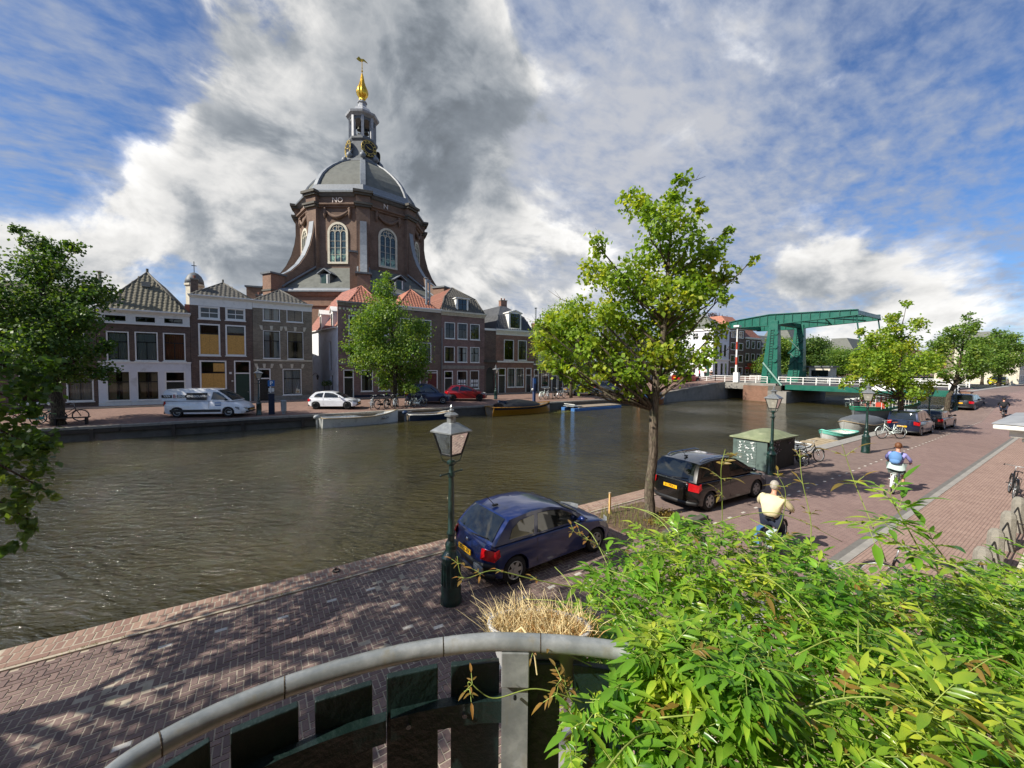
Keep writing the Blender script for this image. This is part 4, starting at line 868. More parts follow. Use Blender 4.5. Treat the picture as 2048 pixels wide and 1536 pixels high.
# ---- white corner building beyond the bridge street
h = house('white_corner_building', 'tall white corner building at the far end of the bridge', 0, 0, 3, None); h['category'] = 'building'
x0, x1, zb, zt = 84.2, 90.8, 2.75, 13.2
hl = [(85.07, 11.2, 86.1, 12.8), (87.03, 11.2, 88.1, 12.85), (88.96, 11.25, 90.0, 12.85), (84.85, 7.3, 86.1, 10.05), (86.78, 7.3, 87.9, 10.1), (88.57, 7.35, 89.7, 10.15), (85.1, 3.2, 86.3, 5.9), (87.4, 3.2, 88.5, 5.9), (89.2, 3.2, 90.2, 5.9)]
wpart(wall_mb(x0, x1, zb, zt, hl), 'wall', 'white_wall', h)
for r in hl: window(h, r, (.5,), (.4,), .06)
h2 = [(1.0, 11.3, 2.1, 12.7), (3.6, 11.3, 4.8, 12.7), (1.4, 7.4, 2.8, 9.6), (4.4, 7.4, 5.6, 9.6), (4.0, 3.6, 5.4, 5.6), (7.2, 3.6, 8.6, 5.6), (6.8, 7.4, 8.2, 9.6), (.7, 2.8, 1.8, 6.2)]
sw = wall_mb(0, 10.5, zb, zt, h2, .2); sw.v = [(x0+p[1], p[0], p[2]) for p in sw.v]; sw.f = [f[::-1] for f in sw.f]; wpart(sw, 'flank_wall', 'white_wall', h)
for a, b, c, e in h2:
    m = MB(); m.box(x0+.1, a, b, x0+.15, c, e); w_ = part(m, 'window', 'green_door' if b < 3 else 'car_glass', h); m = MB()
    if b > 3: m.box(x0+.07, (a+c)/2-.03, b, x0+.099, (a+c)/2+.03, e); m.box(x0+.07, a, (b+e)/2, x0+.098, c, (b+e)/2+.05); part(m, 'sash', 'white_trim', w_)
m = MB(); m.quad((x1, 0, zb), (x1, 10.5, zb), (x1, 10.5, zt), (x1, 0, zt)); m.quad((x0, 10.5, zb), (x1, 10.5, zb), (x1, 10.5, zt), (x0, 10.5, zt)); m.quad((x0, .3, zb), (x1, .3, zb), (x1, 10.5, zb), (x0, 10.5, zb)); wpart(m, 'back_walls', 'white_wall', h)
m = MB(); m.box(x0-.25, -.25, 6.5, x1, 0, 6.8); m.box(x0-.25, 0, 6.5, x0, 10.5, 6.8); m.box(x0-.3, -.3, zt, x1, 10.5, zt+.35); part(m, 'cornice', 'white_trim', h)
A = (87.3, 4, 17.3); m = MB(); m.quad((x0-.2, -.2, zt+.35), (x1, -.2, zt+.35), A); m.quad((x0-.2, 10.5, zt+.35), (x0-.2, -.2, zt+.35), A, (87.3, 7, 17.3)); m.quad((x1, -.2, zt+.35), (x1, 10.5, zt+.35), (87.3, 7, 17.3), A); m.quad((x1, 10.5, zt+.35), (x0-.2, 10.5, zt+.35), (87.3, 7, 17.3)); wpart(m, 'roof', 'slate', h)
pipe(h, 87.3, 4, 17.3, 17.9, .1, 'tile_grey', False, 'finial')
# ---- brown houses beyond
def far_house(name, label, x0, x1, zb, zt, cols, rows, mat, roofmat, rz=2.6, y=0, group='houses beyond the bridge', wh=.62, rise=3.0):
    h = thing(name, label, 'house', (0, 48+y, 0), 0, group); hl = []
    for i in range(cols):
        for k in range(rows):
            cw = (x1-x0)/cols; ch = (zt-zb)/rows; a = x0+cw*(i+.2); hl.append((a, zb+ch*k+ch*.18, a+cw*.6, zb+ch*k+ch*(.18+wh)))
    wpart(wall_mb(x0, x1, zb, zt, hl), 'wall', mat, h); shell(h, x0, x1, zb, zt, 9, mat)
    for r in hl: window(h, r, (.5,), (.45,), .14, sill=False)
    cornice(h, x0, x1, zt-.3, zt+.1, .3)
    m = MB(); c = (x0+x1)/2; m.quad((x0, 0, zt+.1), (x1, 0, zt+.1), (x1-1, rz, zt+rise), (x0+1, rz, zt+rise)); m.quad((x0, 9, zt+.1), (x0, 0, zt+.1), (x0+1, rz, zt+rise), (x0+1, 9-rz, zt+rise)); m.quad((x1, 0, zt+.1), (x1, 9, zt+.1), (x1-1, 9-rz, zt+rise), (x1-1, rz, zt+rise)); m.quad((x0+1, rz, zt+rise), (x1-1, rz, zt+rise), (x1-1, 9-rz, zt+rise), (x0+1, 9-rz, zt+rise)); wpart(m, 'roof', roofmat, h)
    return h
far_house('tall_brick_house', 'tall brown house with paired white windows next to the white building', 90.85, 97.8, 2.8, 14.2, 2, 4, 'brick_dark', 'tile_orange')
rs = far_house('brick_house', 'brown house with a red sign beside the bridge counterweight', 97.9, 106, 2.8, 12.2, 3, 3, 'brick_dark', 'tile_brown')
m = MB(); m.box(98.2, -1.6, 4.6, 102.4, -.02, 5.1); m.box(99.2, -1.2, 5.1, 101.2, -.1, 6.0); part(m, 'red_sign', 'fabric_red', rs)
far_house('brick_house', 'lower grey house seen behind the left bridge column', 106.1, 117, 2.6, 10.5, 4, 3, 'brick_grey', 'slate')
far_house('pale_gable_house', 'pale house with a steep grey roof between the two bridge columns', 124, 134, 2.2, 12, 3, 3, 'white_wall', 'slate', rise=5)
far_house('grey_roof_house', 'long house with grey roofs right of the bridge columns', 140, 156, 2, 9.5, 5, 2, 'brick_grey', 'slate', rise=4.5)
far_house('grey_roof_house', 'house with white gable edges far along the canal', 158, 172, 2, 10, 5, 2, 'brick_brown', 'slate', rise=5, y=-4)
far_house('brick_house', 'distant brick terrace closing the view under the bridge beam', 176, 230, 1.5, 10, 14, 3, 'brick_brown', 'tile_brown', y=-8)
for i in range(4):
    far_house('pale_terrace_house', ['cream terrace house at the right edge, nearest of four', 'grey terrace house next to the cream one at the right edge', 'red brick terrace house third along at the right edge', 'small cream terrace house farthest along the near bank'][i], 130+i*12, 141.8+i*12, 1.8, 9.5+(i % 2)*1.4, 4, 3, ['cream_stone', 'brick_grey', 'brick_red', 'cream_stone'][i], 'slate', y=-48+10+i*3., group='terrace at the end of the near bank')
# ---- small cupola tower behind the boarded house
tw_ = thing('cupola_tower', 'small domed cupola with a cross behind the boarded house chimney', 'tower', (-8.6, 80, 0))
m = MB(); m.lathe([(1.15, 8), (1.15, 16.9), (1.35, 17.0), (1.35, 17.3)], 8, rot=.39); part(m, 'drum', 'cream_stone', tw_)
m = MB(); m.lathe([(1.25, 17.3), (1.2, 17.9), (.9, 18.6), (.5, 19.0), (.1, 19.2)], 12); part(m, 'dome', 'lead_dark', tw_, True)
m = MB(); m.cyl((0, 0, 19.1), (0, 0, 20.9), .05); m.box(-.32, -.04, 20.2, .32, .04, 20.3); part(m, 'cross', 'black_iron', tw_)
m = MB(); m.box(-.35, -1.12, 15.3, .35, -1.0, 16.7); part(m, 'belfry_opening', 'black_frame', tw_)

# ---- the row of houses on the camera's own bank (behind and beside the balcony)
for i in range(9):
    a = -34+i*9.
    h = thing('near_bank_house', 'house of the row behind the balcony on the near bank', 'house', (a, -.9, 0), 0, 'houses of the near bank')
    m = MB(); m.box(0, -9, 0, 8.9, 0, 10.5+(i*37 % 5)*.5); part(m, 'wall', ('brick_red', 'cream_stone', 'brick_dark')[i % 3], h)
    for k in range(3):
        for j in range(3): m = MB(); m.box(1+j*2.7, .001, 1.2+k*3.2, 2.4+j*2.7, .04, 3.3+k*3.2); part(m, 'window', 'car_glass', h)
# ================================================================ THE DOMED OCTAGONAL CHURCH
ch = thing('domed_church', 'brick octagonal church with lead dome, buttresses and gilded lantern spire', 'church', (15.35, 71.37, 0), R(-12.14))
C8 = [R(-90+45*k) for k in range(8)]
def ang(k): return R(-90+45*k)
def ringmb(prof, rot=0., n=8): m = MB(); m.lathe(prof, n, rot=R(-90)+rot); return m
part(ringmb([(10.0, 18.5), (10.0, 30.2)]), 'drum', 'brick_church', ch)
part(ringmb([(10.05, 28.05), (10.3, 28.15), (10.3, 28.3), (10.6, 28.45), (10.6, 28.65), (10.05, 28.75)]), 'lower_cornice', 'brick_church', ch)
part(ringmb([(10.05, 29.7), (10.25, 29.8), (10.5, 30.05), (10.75, 30.15), (10.75, 30.4), (10.0, 30.55)]), 'upper_cornice', 'lead_dark', ch)
part(ringmb([(10.2, 30.45), (9.75, 31.0), (9.6, 31.75), (9.2, 31.9)]), 'lead_collar', 'lead_light', ch)
dome_prof = [(9.35, 31.7), (9.0, 32.6), (8.4, 33.75), (7.5, 34.9), (6.4, 36.0), (5.1, 37.1), (3.9, 37.9), (2.9, 38.5)]
part(ringmb(dome_prof), 'dome', 'slate', ch)
def corner_dir(k): a = ang(k); return Vector((math.cos(a), math.sin(a), 0))
for k in range(8):
    a = ang(k); e = corner_dir(k); s = Vector((-e.y, e.x, 0))
    # lead rib over the dome corner
    m = MB(); rows = []
    for r, z in dome_prof: rows.append([e*(r-.1)-s*.42+zz*(z), e*(r+.16)-s*.36+zz*(z+.06), e*(r+.16)+s*.36+zz*(z+.06), e*(r-.1)+s*.42+zz*z])
    m.grid(rows); part(m, 'dome_rib', 'lead_light', ch)
    # corner pilaster with broken entablature
    def blk(m, r0_, r1_, w, z0, z1):
        P = [e*r0_-s*w, e*r1_-s*w, e*r1_+s*w, e*r0_+s*w]; m.hexa([tuple(p+zz*z0) for p in P]+[tuple(p+zz*z1) for p in P])
    m = MB(); blk(m, 9, 10.25, .95, 18.5, 28.1); blk(m, 9, 10.35, 1.0, 28.7, 29.75); pl_ = part(m, 'corner_pilaster', 'brick_church', ch)
    m = MB(); blk(m, 9, 10.62, 1.15, 28.1, 28.4); blk(m, 9, 10.8, 1.3, 28.4, 28.69); blk(m, 9, 10.7, 1.2, 29.76, 30.05); blk(m, 9, 10.95, 1.4, 30.06, 30.42); part(m, 'capital', 'dark_stone', pl_)
    # scroll buttress: concave quarter sweep from the drum down to its pier
    cur = [(10.2, 26.0), (10.45, 24.2), (10.95, 22.3), (11.7, 20.6), (12.7, 19.1), (14.0, 17.8), (15.4, 16.9)]
    m = MB(); w = .62
    prof = cur+[(15.4, 13.5), (9.0, 13.5), (9.0, 26.0)]
    P0 = [e*r-s*w+zz*z for r, z in prof]; P1 = [e*r+s*w+zz*z for r, z in prof]; n = len(prof)
    m.add(P0+P1, [tuple(range(n-1, -1, -1)), tuple(range(n, 2*n))]+[(i, (i+1) % n, n+(i+1) % n, n+i) for i in range(n)]); bt = part(m, 'buttress', 'brick_church', ch)
    m = MB(); m.grid([[e*(r+.06)-s*.46+zz*(z+.06), e*(r+.06)+s*.46+zz*(z+.06)] for r, z in cur]); wpart(m, 'lead_flashing', 'lead_light', bt)
    m = MB(); blk(m, 15.2, 17.2, .85, 12, 16.75); pr = part(m, 'pier', 'brick_lower', ch); m = MB(); blk(m, 15.0, 17.4, 1.05, 16.76, 17.0); part(m, 'pier_cap', 'lead_dark', pr); m = MB(); blk(m, 15.1, 17.3, .95, 14.5, 14.72); part(m, 'pier_band', 'dark_stone', pr)
# faces: windows, garlands, letters
APO = 10.0*math.cos(R(22.5))
def face_frame(k, off=0.):                                   # face between corner k and k+1: u along (to the right seen from outside), out normal
    a = ang(k)+R(22.5); n = Vector((math.cos(a), math.sin(a), 0)); u = Vector((-n.y, n.x, 0)); return n*(APO+off), u, n
for k in range(-3, 3):
    O, u, n = face_frame(k); hw, z0, zs, zt = 1.55, 19.8, 24.4, 26.0
    def P_(x, z, o): return O+u*x+n*o+zz*z
    arc = lambda w, h: [(-w*math.cos(t), zs+h*math.sin(t)) for t in [math.pi*i/14 for i in range(15)]]
    outl = [(-hw, z0)]+arc(hw, 1.6)+[(hw, z0)]; inl = [(-hw+.32, z0+.3)]+arc(hw-.32, 1.28)+[(hw-.32, z0+.3)]
    m = MB(); N_ = len(outl)
    m.grid([[P_(x, z, .02) for x, z in outl], [P_(x, z, .16) for x, z in outl], [P_(x, z, .16) for x, z in inl], [P_(x, z, .03) for x, z in inl]]); m.box(0, 0, 0, 0, 0, 0)
    m.add([P_(-hw, z0, .02), P_(hw, z0, .02), P_(hw, z0, .22), P_(-hw, z0, .22), P_(-hw, z0+.3, .02), P_(hw, z0+.3, .02), P_(hw, z0+.3, .22), P_(-hw, z0+.3, .22)], [(3, 2, 1, 0), (4, 5, 6, 7), (0, 1, 5, 4), (1, 2, 6, 5), (2, 3, 7, 6), (3, 0, 4, 7)])
    wi = part(m, 'window', 'cream_stone', ch)
    m = MB(); m.add([P_(x, z, .025) for x, z in inl], [tuple(range(len(inl)))]); wpart(m, 'leaded_pane', 'leaded_glass', wi)
    m = MB()
    for x in (-.42, .42): m.tube([P_(x, z0+.3, .07), P_(x, 24.3, .07)], .075, 6)
    for cx_ in (-.84, 0, .84): m.tube([P_(cx_-.42*math.cos(t), 24.3+.45*math.sin(t), .07) for t in [math.pi*i/8 for i in range(9)]], .06, 6)
    for cx_, cz, r_ in ((-.42, 25.05, .3), (.42, 25.05, .3), (0, 25.45, .2)): m.tube([P_(cx_+r_*math.cos(t), cz+r_*math.sin(t), .07) for t in [2*math.pi*i/12 for i in range(13)]], .05, 6)
    for z in (21.2, 22.2, 23.2): m.tube([P_(-1.2, z, .06), P_(1.2, z, .06)], .025, 5)
    part(m, 'tracery', 'cream_stone', wi)
    m = MB(); pts = []
    for i in range(15): t = i/14; pts.append(P_(-1.75+3.5*t, 27.65-1.0*math.sin(math.pi*t), .2+.1*math.sin(math.pi*t)))
    m.tube(pts, [.13+.14*math.sin(math.pi*i/14) for i in range(15)], 7)
    for x in (-1.85, 1.85): m.tube([P_(x, 27.9, .2), P_(x*1.03, 27.2, .25), P_(x, 26.5, .2)], [.2, .22, .1], 7); m.ball(P_(x, 27.85, .2), .26, 8, 5)
    part(m, 'garland', 'brick_church', ch, True)
    tx = {-2: 'I', -1: 'NO', 0: 'N'}.get(k)
    if tx:
        tm = text_mb(tx, 1.05, .05); xform(tm, frame_m(P_(.0 if tx == 'NO' else -.3, 29.2, .08), u, zz)); part(tm, 'lettering', 'letter_white', ch)
# slate skirt roof, lead gutter, dormers and lower walls
part(ringmb([(9.9, 19.3), (15.9, 15.0), (15.9, 14.6)]), 'skirt_roof', 'slate', ch)
part(ringmb([(15.2, 15.35), (16.5, 14.95), (16.6, 14.75), (16.6, 14.55), (15.5, 14.5)]), 'lead_gutter', 'lead_light', ch)
part(ringmb([(15.9, 0), (15.9, 14.0), (16.15, 14.05), (16.4, 14.5), (15.5, 14.5)]), 'ambulatory_wall', 'brick_lower', ch)
part(ringmb([(15.95, 12.6), (16.15, 12.7), (16.15, 12.95), (15.95, 13.0)]), 'string_course', 'brick_lower', ch)
for k in range(8):
    a = ang(k); e = corner_dir(k); s = Vector((-e.y, e.x, 0))
    for sg in (-1, 1):
        m = MB(); m.tube([e*10.1+s*(sg*.8)+zz*19.35, e*15.6+s*(sg*.8)+zz*15.35], .13, 6); part(m, 'lead_hip', 'lead_light', ch)
for k in (-2, -1, 0, 1):
    O, u, n = face_frame(k); d0 = 14.0*math.cos(R(22.5))
    def Q(x, o, z): return n*o+u*x+zz*z
    m = MB(); m.add([Q(-.7, 11.0, 15.5), Q(.7, 11.0, 15.5), Q(.7, 13.3, 15.5), Q(-.7, 13.3, 15.5), Q(-.7, 11.0, 17.4), Q(.7, 11.0, 17.4), Q(.7, 13.3, 17.4), Q(-.7, 13.3, 17.4)], [(3, 2, 1, 0), (4, 5, 6, 7), (0, 1, 5, 4), (1, 2, 6, 5), (2, 3, 7, 6), (3, 0, 4, 7)]); dm = part(m, 'dormer', 'lead_dark', ch)
    m = MB(); m.add([Q(-1, 10, 17.3), Q(0, 10, 18.0), Q(1, 10, 17.3), Q(-1, 13.6, 17.3), Q(0, 13.6, 18.0), Q(1, 13.6, 17.3), Q(-1, 13.6, 17.45), Q(0, 13.6, 18.15), Q(1, 13.6, 17.45), Q(-1, 10, 17.45), Q(0, 10, 18.15), Q(1, 10, 17.45)], [(9, 10, 7, 6), (10, 11, 8, 7), (3, 4, 7, 6), (4, 5, 8, 7), (0, 3, 4, 1), (1, 4, 5, 2)]); wpart(m, 'dormer_roof', 'lead_light', dm)
    m = MB(); m.add([Q(-.5, 13.33, 15.7), Q(.2, 13.33, 15.7), Q(.2, 13.33, 17.2), Q(-.5, 13.33, 17.2)], [(0, 1, 2, 3)]); wpart(m, 'hatch', 'green_door', dm)
    m = MB(); m.add([Q(.25, 13.34, 15.6), Q(.4, 13.34, 15.6), Q(.4, 13.34, 17.3), Q(.25, 13.34, 17.3)], [(0, 1, 2, 3)]); wpart(m, 'hatch_jamb', 'white_trim', dm)
cs = MB(); e = corner_dir(0); s = Vector((-e.y, e.x, 0)); cs.box(-1.75, -15.9, 14, -.85, -15.0, 19.8); cst = part(cs, 'chimney_stack', 'brick_lower', ch); m = MB(); m.box(-1.9, -16.05, 19.8, -.7, -14.85, 20.05); part(m, 'cap', 'lead_dark', cst)
# lantern: clock stage, open belfry with bells, cap, gilded onion and vane
part(ringmb([(3.3, 38.3), (3.0, 38.9), (2.6, 39.2), (2.35, 39.5), (2.2, 42.0), (2.45, 42.4), (2.45, 42.7), (2.1, 42.8)]), 'clock_stage', 'lead_dark', ch)
for k in range(8):
    e = corner_dir(k); s = Vector((-e.y, e.x, 0))
    m = MB(); P = [e*1.75-s*.22, e*2.2-s*.22, e*2.2+s*.22, e*1.75+s*.22]; m.hexa([tuple(p+zz*42.8) for p in P]+[tuple(p+zz*46.3) for p in P]); part(m, 'belfry_post', 'lead', ch)
    m = MB(); m.ball(e*2.9+zz*39.35, .5, 8, 6); m.tube([e*2.35+zz*40.6, e*2.7+zz*40.0, e*3.1+zz*39.4], .18, 6); part(m, 'scroll', 'lead_light', ch, True)
    O, u, n = face_frame(k); ap = 2.05*math.cos(R(22.5)); w = 2.05*math.sin(R(22.5))-.1
    m = MB(); rows = [[], []]
    top = [(-w, 46.3)]+[(-w*.82*math.cos(t), 45.3+.55*math.sin(t)) for t in [math.pi*i/8 for i in range(9)]]+[(w, 46.3)]
    m.add([n*ap+u*x+zz*z for x, z in top], [tuple(range(len(top)))]); m.add([n*ap+u*x+zz*z for x, z in ((-w, 42.8), (w, 42.8), (w, 43.1), (-w, 43.1))], [(0, 1, 2, 3)]); wpart(m, 'belfry_arch', 'lead_dark', ch)
for j, (bx, by, bz, br) in enumerate(((-.5, -.6, 44.6, .42), (.55, -.5, 44.3, .5), (0, .6, 44.5, .55), (.3, -.8, 43.5, .3), (-.6, -.7, 43.5, .32))):
    m = MB(); m.lathe([(.05, .6*br*2), (.5*br, .55*br*2), (.7*br, .2*br), (br, -.5*br), (br*.9, -.5*br)], 12, (bx, by, bz)); part(m, 'bell', 'bell_bronze', ch, True)
m = MB(); m.lathe([(.35, 42.8), (.35, 46.3)], 8); part(m, 'belfry_core', 'black_iron', ch)
part(ringmb([(2.15, 46.2), (2.3, 46.35), (2.65, 46.6), (2.75, 46.9), (2.4, 47.1), (1.9, 47.4), (1.5, 48.0), (1.0, 48.4), (.75, 48.6), (.62, 49.2), (.8, 49.35), (.8, 49.5), (.4, 49.55)]), 'lantern_cap', 'lead', ch)
m = MB(); rows = []
for r, z in ((.45, 49.55), (.6, 49.75), (.42, 49.95), (.55, 50.2), (.8, 50.6), (.92, 51.1), (.82, 51.7), (.55, 52.3), (.35, 53.0), (.2, 53.9), (.1, 54.3)):
    rows.append([(r*(1+.1*math.cos(8*t))*math.cos(t), r*(1+.1*math.cos(8*t))*math.sin(t), z) for t in [2*math.pi*i/32 for i in range(32)]])
m.grid(rows, True); part(m, 'gilded_onion', 'gold', ch, True)
m = MB(); m.cyl((0, 0, 54.2), (0, 0, 56.7), .06); m.ball((0, 0, 54.7), .16, 8, 6); m.ball((0, 0, 55.2), .1, 8, 6)
m.prism([(-.9, 56.5), (-.5, 57.0), (-.2, 56.7), (.3, 56.75), (.8, 56.35), (.9, 56.2), (.3, 56.4), (-.2, 56.2), (-.5, 56.25)], 'y', -.03, .03); part(m, 'weather_vane', 'gold', ch)
for k in (0, -2, 2, 4):                                      # clock faces
    a = ang(k)+R(22.5); n = Vector((math.cos(a), math.sin(a), 0)); u = Vector((-n.y, n.x, 0)); c0 = n*2.42+zz*40.85
    M = frame_m(c0, u, zz)
    m = MB(); m.lathe([(0.02, 0), (1.3, 0), (1.3, .12), (.02, .12)], 24); xform(m, M); cl = part(m, 'clock_face', 'black_iron', ch)
    m = MB(); 
    for r_ in (1.27, .82): m.tube([(r_*math.cos(t), r_*math.sin(t), .13) for t in [2*math.pi*i/24 for i in range(25)]], .035, 5)
    for i in range(60): t = 2*math.pi*i/60; m.box(0, 0, 0, 0, 0, 0) if 0 else None
    xform(m, M); part(m, 'ring', 'gold_paint', cl)
    m = MB()
    for i, s_ in enumerate(('XII', 'I', 'II', 'III', 'IIII', 'V', 'VI', 'VII', 'VIII', 'IX', 'X', 'XI')):
        t = math.pi/2-2*math.pi*i/12; tm = text_mb(s_, .36, .02, .012); xform(tm, frame_m((1.05*math.cos(t), 1.05*math.sin(t), .13), (math.sin(t), -math.cos(t), 0), (math.cos(t), math.sin(t), 0))); m.add(tm.v, tm.f)
    xform(m, M); part(m, 'numerals', 'gold_paint', cl)
    for L_h, t, w in ((.75, R(150), .07), (.95, R(-10), .05)):
        m = MB(); ct, st = math.cos(t), math.sin(t); m.add([(-.25*ct-st*w, -.25*st+ct*w, .17), (-.25*ct+st*w, -.25*st-ct*w, .17), (L_h*ct, L_h*st, .17)], [(0, 1, 2)]); xform(m, M); part(m, 'hand', 'gold_paint', cl)
# ================================================================ BRIDGE
br = thing('drawbridge', 'green steel drawbridge with balance beams over a white-railed deck', 'bridge')
XB0, XB1 = 70., 79.5
def tower(x, name='tower'):
    m = MB(); yb, yt, wx = 1.25, .62, .55
    m.hexa([(x-.75, 30.1-yb, 2.3), (x+.75, 30.1-yb, 2.3), (x+.75, 30.1+yb, 2.3), (x-.75, 30.1+yb, 2.3), (x-.5, 29.8-yt, 12.4), (x+.5, 29.8-yt, 12.4), (x+.5, 29.8+yt, 12.4), (x-.5, 29.8+yt, 12.4)])
    t = part(m, name, 'bridge_green', br, bevel=.04)
    return t
for i, x in enumerate((XB0, XB1)):
    t = tower(x)
    m = MB()
    for s_ in (-.3, .3): m.tube([(x-.86, 30.05+s_, 3.2), (x-.62, 29.85+s_*.75, 11.0)], .05, 6)
    for k in range(19): f_ = k/18; m.tube([(x-.86+.24*f_, 30.05-.3*(1-.25*f_)-.2*f_*1, 3.3+7.6*f_), (x-.86+.24*f_, 30.05+.3*(1-.25*f_)-.2*f_, 3.3+7.6*f_)], .035, 5)
    part(m, 'ladder' if i == 0 else 'rung_ladder', 'bridge_dark', t)
    for k in range(3): m = MB(); m.cyl((x-.9+.1*k, 29.3, 6+2.2*k), (x-.3, 29.3, 6+2.2*k), .32, n=14); part(m, 'inspection_hatch', 'bridge_green', t)
    # balance beam, plate girder
    prof = [(37.4, 12.35), (37.2, 12.75), (35.5, 13.0), (30.5, 13.45), (19.4, 12.95), (19.3, 12.3), (28.0, 11.95), (30.5, 11.75), (36.8, 11.85), (37.4, 12.05)]
    m = MB(); m.prism(prof, 'x', x-.16, x+.16); bm2 = part(m, 'balance_beam', 'bridge_green', br)
    m = MB(); pr_t = prof[1:5]; pr_b = prof[5:9][::-1]
    for a_, b_ in zip(pr_t[:-1], pr_t[1:]): m.hexa([(x-.36, a_[0], a_[1]), (x+.36, a_[0], a_[1]), (x+.36, b_[0], b_[1]), (x-.36, b_[0], b_[1]), (x-.36, a_[0], a_[1]+.1), (x+.36, a_[0], a_[1]+.1), (x+.36, b_[0], b_[1]+.1), (x-.36, b_[0], b_[1]+.1)])
    for a_, b_ in zip(pr_b[:-1], pr_b[1:]): m.hexa([(x-.36, a_[0], a_[1]-.1), (x+.36, a_[0], a_[1]-.1), (x+.36, b_[0], b_[1]-.1), (x-.36, b_[0], b_[1]-.1), (x-.36, a_[0], a_[1]), (x+.36, a_[0], a_[1]), (x+.36, b_[0], b_[1]), (x-.36, b_[0], b_[1])])
    part(m, 'flange', 'bridge_green', bm2)
    for k in range(15):
        y = 20.2+k*1.18; zt_ = np.interp(y, [19.4, 30.5, 35.5, 37.2], [12.95, 13.45, 13.0, 12.75]); zb_ = np.interp(y, [19.3, 28, 30.5, 36.8], [12.3, 11.95, 11.75, 11.85])
        m = MB(); m.box(x-.3, y-.03, zb_, x-.17, y+.03, zt_); part(m, 'stiffener', 'bridge_dark', bm2)
    m = MB(); m.tube([(x, 19.6, 12.4), (x, 14.5 if 0 else 18.2, 2.3)], .09, 7); part(m, 'hanger', 'bridge_dark', br)
m = MB(); m.box(XB0, 36.2, 11.9, XB1, 37.3, 12.75); part(m, 'counterweight', 'bridge_green', br)
m = MB(); m.box(XB0+.17, 19.35, 12.35, XB1-.17, 19.6, 12.9); part(m, 'tip_crossbeam', 'bridge_green', br)
m = MB(); m.box(XB0+.5, 29.5, 11.8, XB1-.5, 30.2, 12.5); part(m, 'head_crossbeam', 'bridge_dark', br)
for k in range(4):
    y = 21+k*2.3
    m = MB(); m.tube([(XB0, y, 12.3), (XB1, y+2.2, 12.2)] if k % 2 else [(XB1, y, 12.3), (XB0, y+2.2, 12.2)], .1, 6); part(m, 'brace', 'bridge_dark', br)
for zz0 in (5.2, 7.4): 
    m = MB(); m.tube([(XB1-.8, 29.0, zz0), (XB1-.7, 31.1, zz0+2.4)], .1, 6); m.tube([(XB1-.8, 31.2, zz0), (XB1-.7, 29.0, zz0+2.4)], .1, 6); part(m, 'cross_brace', 'bridge_dark', br)
# deck, girders, pier
m = MB(); m.box(68.6, 10.2, 2.05, 81, 28.6, 2.3); part(m, 'moving_deck', 'asphalt', br)
m = MB(); m.box(68.5, 10.0, 1.45, 68.75, 27.4, 2.2); part(m, 'edge_girder', 'bridge_green', br)
m = MB(); m.box(80.9, 10.0, 1.45, 81.15, 27.4, 2.2); part(m, 'edge_girder', 'bridge_green', br)
for k in range(6): m = MB(); m.box(68.8, 11+k*3, 1.5, 80.8, 11.3+k*3, 2.04); part(m, 'floor_beam', 'bridge_dark', br)
m = MB(); m.box(68.2, 28.6, 1.9, 81.4, 38.9, 2.3); part(m, 'fixed_deck', 'concrete', br)
m = MB(); m.box(68.0, 33.2, 1.25, 68.6, 38.6, 2.0); part(m, 'deck_edge', 'concrete', br)
m = MB(); m.box(67.6, 29.2, -2.4, 82, 33.2, 1.89); pr = part(m, 'pier', 'brick_pier', br); m = MB(); m.box(67.0, 26.6, -2.4, 82, 29.2, 1.2); part(m, 'pier_toe', 'concrete', pr)
m = MB(); m.box(67.55, 27.6, -2.4, 67.99, 29.4, 2.0); part(m, 'pier_corner', 'dark_stone', pr)
m = MB(); m.box(66.5, 38.6, -2.4, 83, 41, 2.2); part(m, 'abutment', 'concrete', br)
m = MB(); m.box(68.4, 8.6, -2.4, 81.2, 10.2, 2.1); part(m, 'abutment', 'brick_pier', br)
# white railings
def railing(P, pts, post=1.6, mat='white_trim', h=1.05, name='railing'):
    for a, b in zip(pts[:-1], pts[1:]):
        a, b = Vector(a), Vector(b); n = max(1, round((b-a).length/post)); m = MB()
        for q in (.32, .68, 1.0): m.tube([a+zz*h*q, b+zz*h*q], .055 if q == 1 else .035, 6)
        r_ = part(m, name, mat, P)
        for i in range(n+1): p = a.lerp(b, i/n); m = MB(); m.box(p.x-.05, p.y-.05, p.z, p.x+.05, p.y+.05, p.z+h+.06); part(m, 'post', mat, r_)
railing(br, [(68.7, 10.3, 2.3), (68.7, 28.4, 2.3)]); railing(br, [(68.6, 30.0, 2.3), (68.6, 38.5, 2.3), (67.2, 42.5, 1.75)]); railing(br, [(80.9, 10.3, 2.3), (80.9, 38.5, 2.3)])
railing(br, [(68.7, 10.2, 2.15), (66.5, 9.2, 1.7), (60, 9.0, .9)])
m = MB(); m.tube([(68.3, 27.8, 2.0), (69.2, 31.0, 5.6)], .2, 6); part(m, 'lifting_rack', 'bridge_green', br)
for x in (68.3, 80.6):
    m = MB(); m.box(x-.3, 34.3, 2.3, x+.3, 35.1, 4.0); bh = part(m, 'barrier_box', 'white_trim', br)
bp_ = thing('barrier_pole', 'raised red and white striped barrier pole beside the bridge', 'barrier', (68.3, 34.8, 4.0))
for i in range(6): m = MB(); m.cyl((0, 0, i*1.3), (.02, -.0, (i+1)*1.3-.005), .16-.012*i, n=8); part(m, 'stripe', 'fabric_red' if i in (1, 3) else 'white_trim', bp_)
m = MB(); m.box(-.5, -.5, 7.7, .4, .4, 8.0); part(m, 'warning_lamp', 'white_trim', bp_)
